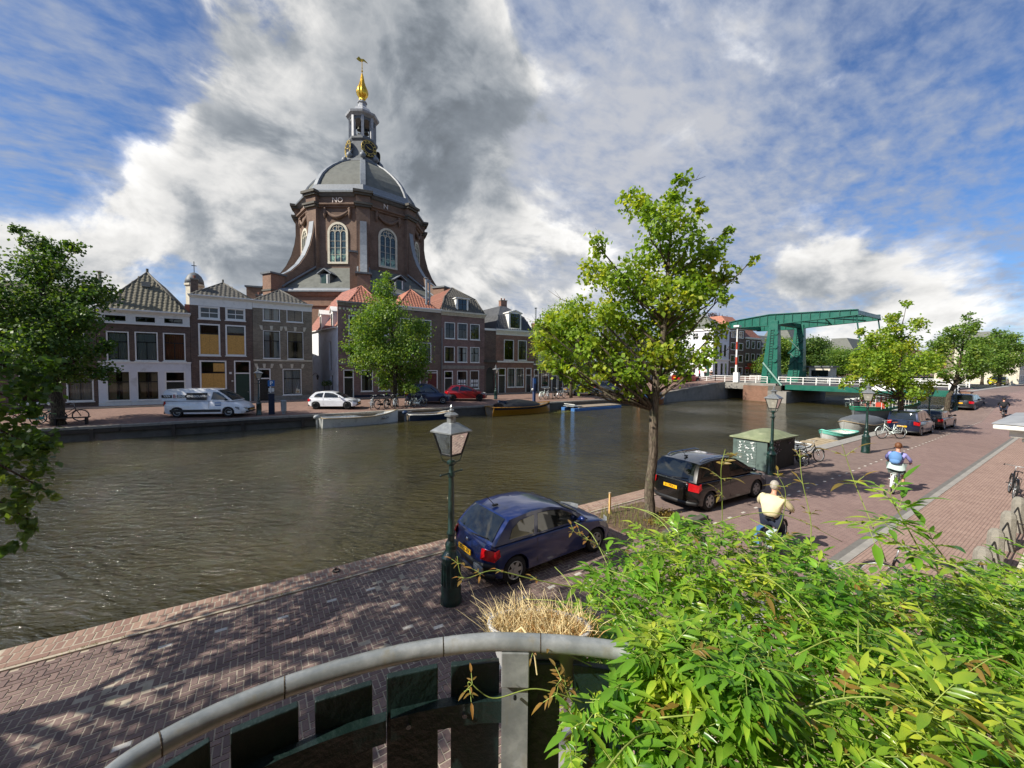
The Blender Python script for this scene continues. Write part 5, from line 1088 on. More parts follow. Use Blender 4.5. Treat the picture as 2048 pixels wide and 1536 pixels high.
bh = thing('bridge_keeper_hut', 'small pale bridge keeper hut behind the right column', 'hut', (83, 27.5, 2.2)); m = MB(); m.box(-1.2, -1.6, 0, 1.2, 1.6, 2.8); part(m, 'wall', 'cream_stone', bh); m = MB(); m.box(-1.5, -1.9, 2.8, 1.5, 1.9, 3.05); part(m, 'roof', 'lead_dark', bh); m = MB(); m.box(-1.25, -1.2, 1.0, -1.201, 1.2, 2.3); part(m, 'window', 'car_glass', bh)
m = MB(); m.box(74, 26.8, 2.0, 85, 29.8, 2.25); part(m, 'platform', 'concrete', bh, loc=(-83, -27.5, -2.2))
# ================================================================ TREES
def leaf_cloud(centres, radii, rng, L, cov, up=.5, sub=.28, squash=.85):
    """leaf-sized kites in small clumps spread through a set of balls"""
    V = []
    for (c, r) in zip(centres, radii):
        n = max(12, int(cov*3.14*r*r/(.42*L*L))); k = max(3, int(n/16))
        cd_ = rng.normal(size=(k, 3)); cd_ /= np.linalg.norm(cd_, axis=1)[:, None]
        cc = c+cd_*(r*(.35+.65*rng.random((k, 1))**.6))*np.array([1, 1, squash])
        p = cc[rng.integers(0, k, n)]+rng.normal(size=(n, 3))*min(sub*r, .3+L)*np.array([1, 1, .8])
        out = p-c; out /= np.linalg.norm(out, axis=1)[:, None]+1e-6
        nr = rng.normal(size=(n, 3))*.75+out*.5+np.array([0, 0, up]); nr /= np.linalg.norm(nr, axis=1)[:, None]
        t = np.cross(nr, rng.normal(size=(n, 3))); t /= np.linalg.norm(t, axis=1)[:, None]+1e-9; b = np.cross(nr, t)
        s = L*(.7+.6*rng.random((n, 1)))
        droop = np.array([0, 0, -.12])*s
        V.append(np.stack([p-t*s*.5, p+b*s*.4-t*s*.05, p+t*s*.5+droop, p-b*s*.4-t*s*.05], 1))
    V = np.concatenate(V); n = len(V)
    return V.reshape(-1, 3), np.arange(n*4).reshape(n, 4)
def tree(name, label, loc, lob, trunk, leafmat_, L=.11, cov=3., seed=1, bark='bark', group='street trees', scale=1., twigs=2, depth=1., bare=0):
    rg = np.random.default_rng(seed); rr = random.Random(seed)
    t = thing(name, label, 'tree', loc, R(-33), group, scale)
    cs = []; rs = []
    for x, z, r in lob: cs.append(np.array([x, rr.uniform(-1, 1)*depth*max(.5, r*1.6), z])); rs.append(r)
    m = MB(); tr = [(x, rr.uniform(-.03, .03), z) for x, z, r in trunk]; rad = [r for x, z, r in trunk]
    # root flare and gently irregular stem
    pts = []; rads = []
    for i in range(len(tr)-1):
        for k in range(4):
            f_ = k/4; p = Vector(tr[i]).lerp(Vector(tr[i+1]), f_); pts.append(p+Vector((rr.uniform(-1, 1), rr.uniform(-1, 1), 0))*rad[i]*.12); rads.append(rad[i]*(1-f_)+rad[i+1]*f_)
    pts.append(Vector(tr[-1])); rads.append(rad[-1]); rads[0] *= 1.3; pts[0].z = -.1
    m.tube(pts, rads, 10)
    part(m, 'trunk', bark, t, True)
    m = MB()
    tz = [p[2] for p in tr]
    for c, r in zip(cs, rs):
        zc = max(tz[-1]*.33, c[2]-(abs(c[0]-np.interp(c[2], tz, [p[0] for p in tr]))+abs(c[1]))*.8-r*.3); zc = min(zc, tz[-1]*.97)
        a = Vector((np.interp(zc, tz, [p[0] for p in tr]), np.interp(zc, tz, [p[1] for p in tr]), zc)); b = Vector(c); r0_ = max(.012, min(np.interp(zc, tz, rad)*.55, .03+.05*r))
        mid = a.lerp(b, .5)+Vector((rr.uniform(-.15, .15), rr.uniform(-.15, .15), -.12))*(b-a).length*.5
        m.tube([a, a.lerp(mid, .6)+Vector((0, 0, .04)), mid, b.lerp(mid, .3), b], [r0_, r0_*.85, r0_*.65, r0_*.45, r0_*.3], 6)
        for k in range(twigs):
            d_ = Vector((rr.gauss(0, 1), rr.gauss(0, 1), rr.gauss(.3, .8))).normalized()*r*rr.uniform(.7, 1.05); m.tube([b.lerp(mid, .2), b+d_*.5+Vector((0, 0, .05*r)), b+d_], [r0_*.3, r0_*.2, .004], 4)
    for k in range(bare):
        c, r = cs[rr.randrange(len(cs))], 0; sgn = 1 if c[0] > 0 else -1; b = Vector(c); e = b+Vector((sgn*rr.uniform(.5, 1.1), rr.uniform(-.3, .3), rr.uniform(.1, .7))); q_ = b.lerp(e, .6)+Vector((0, 0, -.08))
        m.tube([b, q_, e], [.014, .01, .004], 4); m.tube([q_, q_+Vector((sgn*.2, .1, .3))], [.008, .003], 4)
    part(m, 'branches', bark, t, True)
    V, F_ = leaf_cloud(cs, rs, rg, L, cov); npmesh('crown', V, F_, leafmat_, t, 'stuff')
    return t

tree('lime_tree', 'tall open-crowned tree between the blue hatchback and the black people carrier', (9.82, 7.39, 0.0),
     [(0.54,9.91,0.27),(0.48,9.38,0.42),(0.38,8.78,0.54),(0.24,8.1,0.64),(-0.82,9.49,0.33),(-0.64,9.0,0.42),(-0.23,8.58,0.48),(1.44,9.19,0.23),(1.09,9.28,0.15),(-1.85,8.07,0.36),(-1.63,7.49,0.51),(-1.09,7.19,0.58),(-0.27,7.49,0.68),(0.18,6.73,0.73),(-0.61,6.73,0.58),(0.79,8.1,0.45),(2.12,8.67,0.21),(1.88,8.22,0.33),(1.54,7.76,0.48),(1.09,7.52,0.54),(2.27,7.42,0.33),(2.6,7.64,0.15),(1.88,7.19,0.39),(1.36,6.89,0.54),(0.79,6.73,0.61),(1.66,6.51,0.3),(-1.06,6.21,0.51),(-1.66,5.98,0.51),(-2.27,5.98,0.45),(-0.45,5.83,0.61),(0.45,5.83,0.67),(1.21,5.98,0.61),(1.7,5.55,0.36),(0.83,5.07,0.61),(0.08,4.99,0.54),(-0.68,5.07,0.58),(-1.44,5.15,0.54),(-2.04,5.07,0.39),(-0.98,4.54,0.48),(-1.59,4.43,0.36),(-0.3,4.34,0.42),(-0.58,3.89,0.33),(-0.91,3.71,0.18),(1.44,4.84,0.42),(0.91,4.43,0.33),(-2.42,4.54,0.21),(0.3,4.16,0.21),(-3.25,5.22,0.33),(-2.88,5.65,0.42),(-2.85,4.98,0.45),(-2.32,5.49,0.48),(-2.62,5.98,0.33),(-2.12,6.4,0.39),(-2.39,4.43,0.39),(-3.0,4.49,0.27),(-3.39,5.68,0.2),(-1.94,3.98,0.27),(-2.57,4.09,0.18),(-3.1,5.98,0.18)],
     [(0.0,0.0,0.166),(-0.02,0.83,0.139),(0.05,2.35,0.13),(0.05,3.56,0.126),(0.14,4.46,0.11),(0.24,5.22,0.091),(0.32,6.28,0.07),(0.36,7.49,0.051),(0.45,9.0,0.033),(0.54,9.84,0.015)],
     'leaf_lime', 0.135, 3.1, 3, bare=9, bark='bark_light', group='trees along the near quay')
tree('lime_tree', 'round green street tree in front of the orange roofed house', (11.38, 39.24, 0.5),
     [(-0.71,12.76,0.61),(-0.71,11.49,1.01),(-1.01,10.13,1.42),(0.0,8.96,1.62),(-1.42,8.2,1.72),(-2.53,7.44,1.52),(1.01,7.44,1.82),(2.43,7.95,0.91),(-3.44,6.43,1.22),(-4.56,5.92,0.71),(-2.03,5.67,1.72),(0.0,5.42,1.82),(1.92,5.67,1.52),(2.94,4.66,0.81),(-2.79,4.41,1.32),(-1.01,3.65,1.52),(0.76,3.39,1.52),(2.28,3.39,1.01),(0.51,1.87,0.91),(1.77,1.87,0.71),(-0.76,2.38,0.81)],
     [(0.0,0.0,0.213),(0.0,2.63,0.192),(-0.1,5.67,0.152),(-0.41,8.71,0.101),(-0.66,11.75,0.051)],
     'leaf_mid', 0.2, 3.4, 4, group='trees along the far quay')
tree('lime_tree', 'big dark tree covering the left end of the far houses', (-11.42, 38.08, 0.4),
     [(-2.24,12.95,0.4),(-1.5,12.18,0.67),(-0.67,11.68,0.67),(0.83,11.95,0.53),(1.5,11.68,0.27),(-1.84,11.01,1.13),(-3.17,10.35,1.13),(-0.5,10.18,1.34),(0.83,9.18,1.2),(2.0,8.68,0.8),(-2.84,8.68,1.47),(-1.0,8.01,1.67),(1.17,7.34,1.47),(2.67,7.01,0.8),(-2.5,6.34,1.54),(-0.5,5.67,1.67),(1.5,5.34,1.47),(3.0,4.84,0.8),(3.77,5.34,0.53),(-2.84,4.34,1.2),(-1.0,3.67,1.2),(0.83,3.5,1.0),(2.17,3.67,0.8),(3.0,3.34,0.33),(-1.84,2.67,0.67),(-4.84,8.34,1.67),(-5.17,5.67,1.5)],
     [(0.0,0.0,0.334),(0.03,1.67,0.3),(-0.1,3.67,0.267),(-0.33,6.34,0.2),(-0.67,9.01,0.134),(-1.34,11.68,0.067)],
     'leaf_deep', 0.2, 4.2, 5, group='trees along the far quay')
tree('lime_tree', 'street tree behind the parked silver car on the far bank', (35.31, 39.64, 0.5),
     [(-2.99,11.06,1.09),(-1.49,11.54,1.63),(0.2,11.88,1.49),(-4.21,8.82,1.36),(-2.51,9.16,2.04),(-0.14,9.5,2.31),(2.24,9.84,1.76),(-3.87,6.45,1.49),(-1.83,6.45,2.17),(0.88,6.45,2.31),(3.26,7.13,1.63),(-3.53,4.41,1.09),(-1.15,4.07,1.63),(1.22,3.73,1.76),(3.6,4.41,1.36),(0.54,2.04,0.95),(2.24,2.04,0.95)],
     [(0.0,0.0,0.204),(-0.07,3.05,0.19),(-0.27,6.45,0.149),(-0.68,9.84,0.081)],
     'leaf_lime', 0.24, 2.4, 6, group='trees along the far quay')
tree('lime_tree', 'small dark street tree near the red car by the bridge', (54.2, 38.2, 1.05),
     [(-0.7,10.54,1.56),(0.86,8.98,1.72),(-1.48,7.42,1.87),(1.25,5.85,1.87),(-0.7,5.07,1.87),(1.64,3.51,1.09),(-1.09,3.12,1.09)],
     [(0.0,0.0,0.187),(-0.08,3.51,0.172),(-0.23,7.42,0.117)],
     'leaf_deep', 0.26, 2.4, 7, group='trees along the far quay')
tree('lime_tree', 'yellow-green tree behind the pale bicycle', (38.21, 7.95, 0.0),
     [(-0.36,9.13,0.32),(-0.29,8.31,0.46),(0.0,7.6,0.57),(-0.54,7.06,0.71),(-1.43,8.13,0.36),(-1.25,7.42,0.5),(-2.32,7.24,0.43),(-2.85,6.71,0.5),(-1.96,6.35,0.64),(-0.89,6.17,0.86),(0.0,6.35,0.71),(-3.28,5.57,0.57),(-2.32,5.35,0.78),(-1.25,5.1,0.93),(0.0,5.1,0.93),(-3.92,4.92,0.43),(-3.03,4.5,0.57),(-2.14,4.14,0.71),(-0.89,4.03,0.86),(0.36,4.21,0.78),(-3.92,3.92,0.43),(-4.46,3.5,0.29),(-2.85,3.67,0.43),(-1.43,2.96,0.5),(-0.36,2.96,0.57),(0.71,3.32,0.57),(1.43,3.5,0.5),(-2.32,2.6,0.36),(-1.07,2.25,0.29),(1.61,2.6,0.29)],
     [(0.0,0.0,0.196),(-0.04,1.36,0.178),(-0.11,3.14,0.143),(-0.25,5.28,0.107),(-0.32,7.78,0.054)],
     'leaf_lime', 0.17, 3.8, 8, bark='bark_light', group='trees along the near quay', depth=1.2)
tree('lime_tree', 'leaning tree beside the parked estate car far along the near quay', (57, 8.65, 0.35),
     [(1.75,10.54,0.44),(2.02,9.56,0.66),(1.04,9.29,0.66),(2.84,9.01,0.55),(-0.71,9.01,0.55),(0.11,8.36,0.87),(1.48,7.92,0.98),(2.84,7.65,0.66),(-1.53,7.65,0.66),(-0.44,6.83,0.98),(1.2,6.56,1.09),(2.57,6.39,0.87),(3.55,6.56,0.44),(-1.8,6.17,0.66),(-0.98,5.3,0.87),(0.66,5.08,0.98),(2.29,4.92,0.87),(-1.69,4.37,0.55),(-0.16,3.99,0.55),(1.75,3.66,0.55),(2.84,3.99,0.55)],
     [(0.0,0.0,0.246),(0.22,1.91,0.219),(0.82,3.28,0.175),(1.2,5.74,0.12),(1.58,9.01,0.055)],
     'leaf_mid', 0.22, 4, 9, group='trees along the near quay', scale=0.907)
tree('lime_tree', 'dense green tree farthest right beyond the bridge', (104, 10.0, 2.1),
     [(-2.21,17.83,1.36),(0.34,16.64,2.04),(3.74,16.13,2.04),(-3.91,13.58,2.38),(0.34,12.74,3.06),(4.58,12.74,2.72),(7.98,12.74,2.04),(-3.06,9.34,2.72),(1.7,8.83,3.06),(6.28,8.49,2.72),(-2.21,5.43,2.04),(2.89,5.09,2.04),(7.13,5.43,1.7),(-5.09,6.79,1.36)],
     [(0.0,0.0,0.509),(0.17,5.09,0.425),(0.85,11.89,0.255)],
     'leaf_mid', 0.5, 4, 10, group='trees along the near quay', scale=0.5)

rr_ = random.Random(5)
def round_tree(label, loc, h, r, mat, seed, group='trees beyond the bridge', L=.35):
    rg = random.Random(seed); lob = [(rg.uniform(-.62, .62)*r, h*.3+rg.random()*h*.62, r*rg.uniform(.26, .42)) for _ in range(24)]
    tree('leafy_tree', label, loc, lob, [(0, 0, .22), (0, h*.3, .18), (.1, h*.6, .1), (.1, h*.85, .04)], mat, L, 2.4, seed, group=group, twigs=0)
round_tree('green tree left of the ladder column of the bridge', (100, 41.5, 2.0), 9.5, 5.0, 'leaf_mid', 21)
round_tree('green tree between the two bridge columns', (112, 41.0, 1.8), 10, 5.5, 'leaf_deep', 22)
round_tree('green tree right of the far bridge column', (128, 40, 1.6), 8.5, 6, 'leaf_mid', 23)
round_tree('pale green tree under the tip of the balance beam', (146, 39, 1.4), 8.5, 7, 'leaf_lime', 24)
round_tree('low green tree far along the canal past the bridge beam', (168, 37, 1.2), 10, 8, 'leaf_mid', 25)
round_tree('copper beech crown above the orange roof beside the white building', (112, 66, 2.0), 20, 6, 'leaf_purple', 26, None)
round_tree('hazy green tree closing the canal in the distance', (235, 30, 1.0), 14, 12, 'leaf_mid', 27, L=.6)
round_tree('distant green tree behind the near quay bridge end', (150, 17, 2.0), 10, 7, 'leaf_mid', 28, L=.5)
round_tree('full green tree right of the leaning tree, before the cream terrace', (116, 13.2, 2.1), 9, 4.5, 'leaf_mid', 29, L=.4)
# the tree left of the camera: its outer boughs hang into view, its crown shades the paving
lob = [(.3, 5.2, 1.2), (-1.2, 6, 1.3), (.9, 6.4, 1.1), (0, 7.4, 1.5), (.6, 8.3, 1.1), (-1, 8.4, 1.2), (.2, 9.4, 1.0), (-2.2, 7.2, 1.1), (.9, 5.6, 1.0), (-.4, 4.6, .8)]
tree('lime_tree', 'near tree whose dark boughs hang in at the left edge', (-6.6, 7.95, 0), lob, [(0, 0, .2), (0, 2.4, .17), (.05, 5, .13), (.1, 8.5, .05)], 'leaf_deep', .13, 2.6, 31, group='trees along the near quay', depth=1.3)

BOUGH = [(2.4,2.92,4.3,0.28),(2.67,2.93,4.44,0.17),(1.91,3.13,4.51,0.18),(2.75,2.92,4.17,0.12),(2.16,2.91,3.93,0.36),(2.56,2.9,3.79,0.17),(2.91,2.48,3.32,0.29),(3.2,2.48,3.21,0.13),(2.62,2.47,3.03,0.32),(3.23,2.26,2.82,0.24),(3.44,2.26,2.7,0.08),(3.21,2.05,2.6,0.24),(3.41,2.04,2.4,0.16),(3.44,1.83,2.19,0.14),(2.13,2.69,3.5,0.37)]
bt = [o for o in bpy.data.objects if o.get('label', '').startswith('near tree whose')][0]
V, F_ = leaf_cloud([np.array(b[:3]) for b in BOUGH], [b[3] for b in BOUGH], np.random.default_rng(41), .105, 2.6); npmesh('hanging_leaves', V, F_, 'leaf_deep', bt, 'stuff')
m = MB()
for (x, y, z, r) in BOUGH[::2]:
    a = Vector((.05, .2, 4.6)); b = Vector((x, y, z)); mid = a.lerp(b, .55)+Vector((0, 0, .7)); m.tube([a, a.lerp(mid, .5)+Vector((0, 0, .2)), mid, b.lerp(mid, .4)+Vector((0, 0, .1)), b], [.05, .04, .03, .018, .008], 6)
part(m, 'bough', 'bark', bt, True)
# ================================================================ VEHICLES  (local x = forward, y = left)
CARS = {
 #        length width height belt  wheelbase fraction centres, radius, lower deck line, cabin polygon
 'hatch': dict(L=3.95, W=1.70, H=1.46, r=.305, xr=.72, xf=3.22, deck=[(.0, .52), (.02, .70), (.10, .93), (.25, .955), (2.75, .93), (3.35, .84), (3.72, .70), (3.92, .52)],
      cab=[(.16, .93), (.42, 1.24), (.60, 1.40), (1.2, 1.46), (1.75, 1.45), (2.2, 1.37), (2.75, 1.10), (3.02, .90)], rear=(0, 2), front=(5, 7), side=[[(1.35, .965), (2.72, .955), (2.42, 1.17), (2.08, 1.335), (1.7, 1.385), (1.42, 1.385)], [(.58, 1.0), (1.24, .975), (1.32, 1.375), (.9, 1.335), (.68, 1.2)]]),
 'mpv': dict(L=4.45, W=1.80, H=1.66, r=.33, xr=.80, xf=3.55, deck=[(0, .55), (.0, .75), (.04, 1.0), (.25, 1.04), (3.2, .99), (3.75, .90), (4.2, .74), (4.42, .55)],
      cab=[(.05, 1.0), (.20, 1.35), (.38, 1.58), (1.0, 1.65), (1.9, 1.66), (2.45, 1.58), (3.0, 1.30), (3.55, .98)], rear=(0, 2), front=(5, 7), side=[[(1.95, 1.04), (3.05, 1.03), (2.62, 1.37), (2.35, 1.53), (2.0, 1.585)], [(1.05, 1.06), (1.87, 1.045), (1.9, 1.59), (1.08, 1.58)], [(.36, 1.1), (.98, 1.065), (1.0, 1.575), (.56, 1.5)]]),
 'wagon': dict(L=4.5, W=1.75, H=1.46, r=.32, xr=.78, xf=3.55, deck=[(0, .50), (.0, .72), (.05, .92), (.25, .95), (3.1, .92), (3.75, .83), (4.25, .68), (4.46, .5)],
      cab=[(.08, .92), (.35, 1.3), (.55, 1.42), (1.4, 1.46), (2.1, 1.45), (2.5, 1.36), (3.0, 1.12), (3.35, .9)], rear=(0, 2), front=(5, 7), side=[[(1.95, .965), (3.0, .95), (2.55, 1.22), (2.3, 1.36), (2.0, 1.385)], [(1.1, .975), (1.88, .965), (1.92, 1.39), (1.15, 1.39)], [(.5, 1.0), (1.03, .98), (1.05, 1.385), (.7, 1.33)]]),
 'sedan': dict(L=4.4, W=1.70, H=1.38, r=.30, xr=.85, xf=3.48, deck=[(0, .5), (.0, .70), (.05, .90), (.55, .95), (.9, .93), (3.05, .90), (3.7, .82), (4.2, .68), (4.36, .5)],
      cab=[(.55, .92), (.95, 1.15), (1.35, 1.34), (1.8, 1.38), (2.2, 1.36), (2.55, 1.28), (2.95, 1.05), (3.2, .88)], rear=(0, 2), front=(5, 7), side=[[(1.95, .945), (2.95, .93), (2.6, 1.13), (2.3, 1.28), (2.0, 1.305)], [(1.02, .96), (1.88, .945), (1.92, 1.31), (1.5, 1.29), (1.2, 1.15)]]),
 'van': dict(L=5.1, W=1.90, H=1.95, r=.34, xr=.95, xf=4.05, deck=[(0, .45), (-.0, .8), (.02, 1.15), (.3, 1.17), (3.6, 1.16), (4.2, 1.10), (4.75, .88), (5.02, .62), (5.08, .45)],
      cab=[(.02, 1.14), (.10, 1.75), (.22, 1.90), (1.2, 1.95), (2.8, 1.95), (3.3, 1.88), (3.85, 1.52), (4.38, 1.08)], rear=(0, 2), front=(5, 7), side=[[(3.0, 1.2), (4.05, 1.17), (3.72, 1.5), (3.42, 1.72), (3.1, 1.75)]]),
 'boxy': dict(L=4.1, W=1.72, H=1.82, r=.31, xr=.75, xf=3.35, deck=[(0, .5), (-.0, .8), (.03, 1.08), (.3, 1.1), (2.9, 1.04), (3.4, .95), (3.85, .78), (4.05, .55)],
      cab=[(.03, 1.06), (.10, 1.6), (.22, 1.76), (1.0, 1.82), (1.8, 1.81), (2.25, 1.72), (2.7, 1.4), (3.15, 1.0)], rear=(0, 2), front=(5, 7), side=[[(1.75, 1.1), (2.75, 1.08), (2.4, 1.42), (2.15, 1.62), (1.8, 1.68)], [(.95, 1.12), (1.67, 1.1), (1.7, 1.69), (.95, 1.69)], [(.28, 1.14), (.86, 1.12), (.86, 1.69), (.36, 1.66)]])}
def car(name, label, kind, loc, rz, paint_, scale=1., rim='alloy', plate=None, glass_='car_glass', group='parked cars', strip=None, rails=False, seed=0, cat='car'):
    S = CARS[kind]; L, W, H, r, xr, xf = (S[k] for k in ('L', 'W', 'H', 'r', 'xr', 'xf')); hw = W/2
    t = thing(name, label, cat, loc, rz, group, scale)
    ra = r+.055
    def arch(c): return [(c+ra*math.cos(a), max(.22, r+ra*math.sin(a))) for a in [math.pi*i/10 for i in range(11)]]
    bot = [(L-.10, .22)]+[(xf+ra, .22)]+arch(xf)+[(xf-ra, .22), (xr+ra, .22)]+arch(xr)+[(xr-ra, .22), (.14, .25), (.0, .36)]
    prof = S['deck']+[(L-.02, .34)]+bot
    xc = L/2; lim = L/2-.42
    def body_pt(x, z, s):
        a = abs(s); dx = x-xc; t_ = max(0, (a-.45)/.55)
        if abs(dx) > lim: dx = math.copysign(lim+(abs(dx)-lim)*(1-.62*t_**2.2), dx)
        if z > .6: z = z-.075*max(0, (a-.6)/.4)**2*(z-.6)/.4
        y = s*hw*(1-.035*((z-.58)/.45)**2)
        return (xc+dx, y, z)
    sl_ = [-1, -.985, -.93, -.8, -.55, 0, .55, .8, .93, .985, 1]
    rows = []
    for s in sl_:
        row = []
        for x, z in prof:
            if abs(s) == 1: z = .55+(z-.55)*.96; x = xc+(x-xc)*.992
            row.append(body_pt(x, z, s))
        rows.append(row)
    m = MB(); m.grid(rows, True); n = len(prof); k = len(sl_)-1; m.f += [tuple(range(n)), tuple(range(k*n+n-1, k*n-1, -1))]
    part(m, 'body', paint_, t, True, auto=38)
    m = MB(); m.box(.3, -hw*.78, .2, L-.3, hw*.78, .5); part(m, 'underbody', 'trim_black', t)
    cab = S['cab']; zb = min(p[1] for p in cab); 
    def wcab(z): f_ = (z-zb)/(H-zb); return hw*(.955-.045*f_-.115*f_*f_)
    def cab_pt(x, z, s, off=0.):
        a = abs(s); zz_ = z-.05*a**4*((z-zb)/(H-zb)); dx = -.10*a**3 if x > xc else .07*a**3
        return (x+dx*.7, s*(wcab(z)+off), zz_)
    m = MB(); ss = [-1, -.93, -.75, -.4, 0, .4, .75, .93, 1]
    m.grid([[cab_pt(x, z, s) for x, z in cab] for s in ss], False); n = len(cab); k = len(ss)-1; m.f += [tuple(range(n)), tuple(range(k*n+n-1, k*n-1, -1))]
    part(m, 'cabin', paint_, t, True, auto=35)
    for sd in (-1, 1):
        for pl_ in S['side']:
            m = MB(); P = [(x, sd*(wcab(z)+.008), z-.045*((z-zb)/(H-zb))) for x, z in pl_]; m.quad(*(P if sd < 0 else P[::-1])); wpart(m, 'side_window', glass_, t)
    def screen(i0, i1, nm, out, w):
        m = MB(); rows = []
        pts = cab[i0:i1+1]; a, b = pts[0], pts[-1]
        q = [(a[0]+(b[0]-a[0])*.0, a[1])]+pts[1:-1]+[b]; 
        q[0] = (a[0]+(q[1][0]-a[0])*.14, a[1]+(q[1][1]-a[1])*.14); q[-1] = (b[0]+(q[-2][0]-b[0])*.14, b[1]+(q[-2][1]-b[1])*.14)
        for x, z in q: rows.append([(lambda p: (p[0]+out*.012, p[1], p[2]+.012))(cab_pt(x, z, s)) for s in (-w, -.6, -.3, 0, .3, .6, w)])
        m.grid(rows); part(m, nm, glass_, t, True)
    screen(*S['rear'], 'rear_window', -1, .86); screen(*S['front'], 'windscreen', 1, .9)
    for x in (xr, xf):
        for sd in (-1, 1):
            m = MB(); y1 = sd*(hw-.015); y0 = sd*(hw-.21); w_ = []
            for rr_, yy in ((r*.62, y1), (r*.93, y1), (r, y1-sd*.03), (r, y0+sd*.03), (r*.9, y0)): w_.append([(x+rr_*math.cos(a), yy, r+rr_*math.sin(a)) for a in [2*math.pi*i/20 for i in range(20)]])
            m.grid(w_, True); wh = part(m, 'wheel', 'rubber', t, True)
            m = MB(); yb = y1-sd*.035; m.add([(x+r*.64*math.cos(a), yb, r+r*.64*math.sin(a)) for a in [2*math.pi*i/20 for i in range(20)]], [tuple(range(20))]); part(m, 'brake_disc', 'trim_black', wh)
            m = MB(); m.tube([(x+r*.62*math.cos(a), y1-sd*.012, r+r*.62*math.sin(a)) for a in [2*math.pi*i/20 for i in range(21)]], .018, 5)
            for i in range(6 if rim != 'steel' else 1):
                a = 2*math.pi*i/6+seed; c, s_ = math.cos(a), math.sin(a); w1, w2 = .05, .035
                m.add([(x+.04*c-s_*w1, y1-sd*.012, r+.04*s_+c*w1), (x+.04*c+s_*w1, y1-sd*.012, r+.04*s_-c*w1), (x+r*.62*c+s_*w2, y1-sd*.008, r+r*.62*s_-c*w2), (x+r*.62*c-s_*w2, y1-sd*.008, r+r*.62*s_+c*w2)], [(0, 1, 2, 3)])
            m.cyl((x, y1-sd*.03, r), (x, y1+sd*.002, r), .055, n=10); part(m, 'rim', 'alloy' if rim == 'steel' else rim, wh)
    # lamps, bumper trim, plates, mirrors, handles
    dk = S['deck']; zr = dk[2][1]; zf_ = dk[-2][1]
    for sd in (-1, 1):
        tall = kind in ('mpv', 'van', 'boxy')
        m = MB(); z0, z1 = (zr-.30, zr-.06) if not tall else (zr-.30, zr-.03); wy = .30 if kind != 'van' else .14
        P = []
        for f_ in (0, .5, 1):
            s = 1-wy*(1-f_)/hw*.9
            for z in (z0+.03*(1-f_), z1): p = body_pt(.0 if z < zr-.1 else .05, z, sd*min(s, .97)); P.append((p[0]-.03, p[1]*1.01, p[2]))
        p0 = (.33, sd*(hw*.995+.004), z0+.09); p1 = (.30, sd*(hw*.985+.004), z1-.01); P += [p0, p1]
        m.add(P, [(0, 2, 3, 1), (2, 4, 5, 3), (4, 6, 7, 5)]); o = part(m, 'tail_light', 'tail_red', t); so_ = o.modifiers.new('s', 'SOLIDIFY'); so_.thickness = .02; so_.offset = 1
        m = MB(); P = []
        for f_, xx in ((0, L-.05), (.5, L-.12), (1, L-.34)):
            s = .55+.42*f_
            for z in (zf_-.17, zf_-.02+.05*f_): p = body_pt(xx, z, sd*s); P.append((p[0]+.02, p[1]*1.01, p[2]+.012))
        p = body_pt(L-.62, zf_+.08, sd*.97); P += [(p[0], p[1]*1.02, p[2]-.06), (p[0], p[1]*1.02, p[2]+.02)]
        m.add(P, [(0, 2, 3, 1), (2, 4, 5, 3), (4, 6, 7, 5)]); o = part(m, 'headlight', 'lamp_clear', t); so_ = o.modifiers.new('s', 'SOLIDIFY'); so_.thickness = .02; so_.offset = 1
        xm = cab[-1][0]-.42; m = MB(); m.ball((xm, sd*(hw+.1), zb+.12), .1, 10, 6, (.7, 1.0, .75)); m.cyl((xm+.02, sd*(hw-.1), zb+.06), (xm, sd*(hw+.06), zb+.1), .03); part(m, 'mirror', paint_ if kind != 'van' else 'trim_black', t, True)
        for hx in ([2.0] if kind == 'hatch' else [1.5, 2.35]): m = MB(); m.box(hx-.24, sd*hw*.985-.012, zb-.10, hx-.08, sd*hw*.985+.014, zb-.065); part(m, 'door_handle', paint_, t)
    def band(z0, z1, x_in, nm, mat, end, ss=(-.97, -.9, -.75, -.5, 0, .5, .75, .9, .97)):
        m = MB(); rows = []
        for z in (z0, z1): rows.append([(lambda p: (p[0]+(-.014 if end == 0 else .014), p[1]*1.008, p[2]))(body_pt(0 if end == 0 else L-.0, z, s)) for s in ss])
        m.grid(rows); o = part(m, nm, mat, t, True); s_ = o.modifiers.new('s', 'SOLIDIFY'); s_.thickness = .03
    if strip: band(.40, .56, 0, 'bumper_strip', strip, 0)
    band(.24, .36, 0, 'rear_valance', 'trim_black', 0)
    m = MB(); m.box(L-.03, -hw*.55, .42, L+.012, hw*.55, .55); part(m, 'grille', 'trim_black', t); m = MB(); m.box(L-.06, -hw*.7, .27, L+.0, hw*.7, .37); part(m, 'air_intake', 'trim_black', t)
    zp = .66 if kind != 'mpv' else .74
    for end, xx in ((0, -.035), (1, L+.015)):
        m = MB(); z_ = zp if end == 0 else .47; m.box(xx-.008, -.26, z_-.055, xx+.008, .26, z_+.055); pp = part(m, 'number_plate', 'plate_yellow', t)
        if plate:
            tm = text_mb(plate, .105, .002, .002); xs = -1 if end == 0 else 1
            xform(tm, frame_m((xx+xs*.0095, 0, z_), (0, xs, 0), zz)); part(tm, 'plate_text', 'ink_black', pp)
    for x0_, x1_ in ([(S['side'][0][0][0], 2)] if kind != 'van' else [(2.9, 2)]):
        for sd in (-1, 1):
            m = MB(); m.box(x0_-.03, sd*hw*.992-.004, .34, x0_-.018, sd*hw*.992+.003, zb-.02); part(m, 'door_gap', 'trim_black', t)
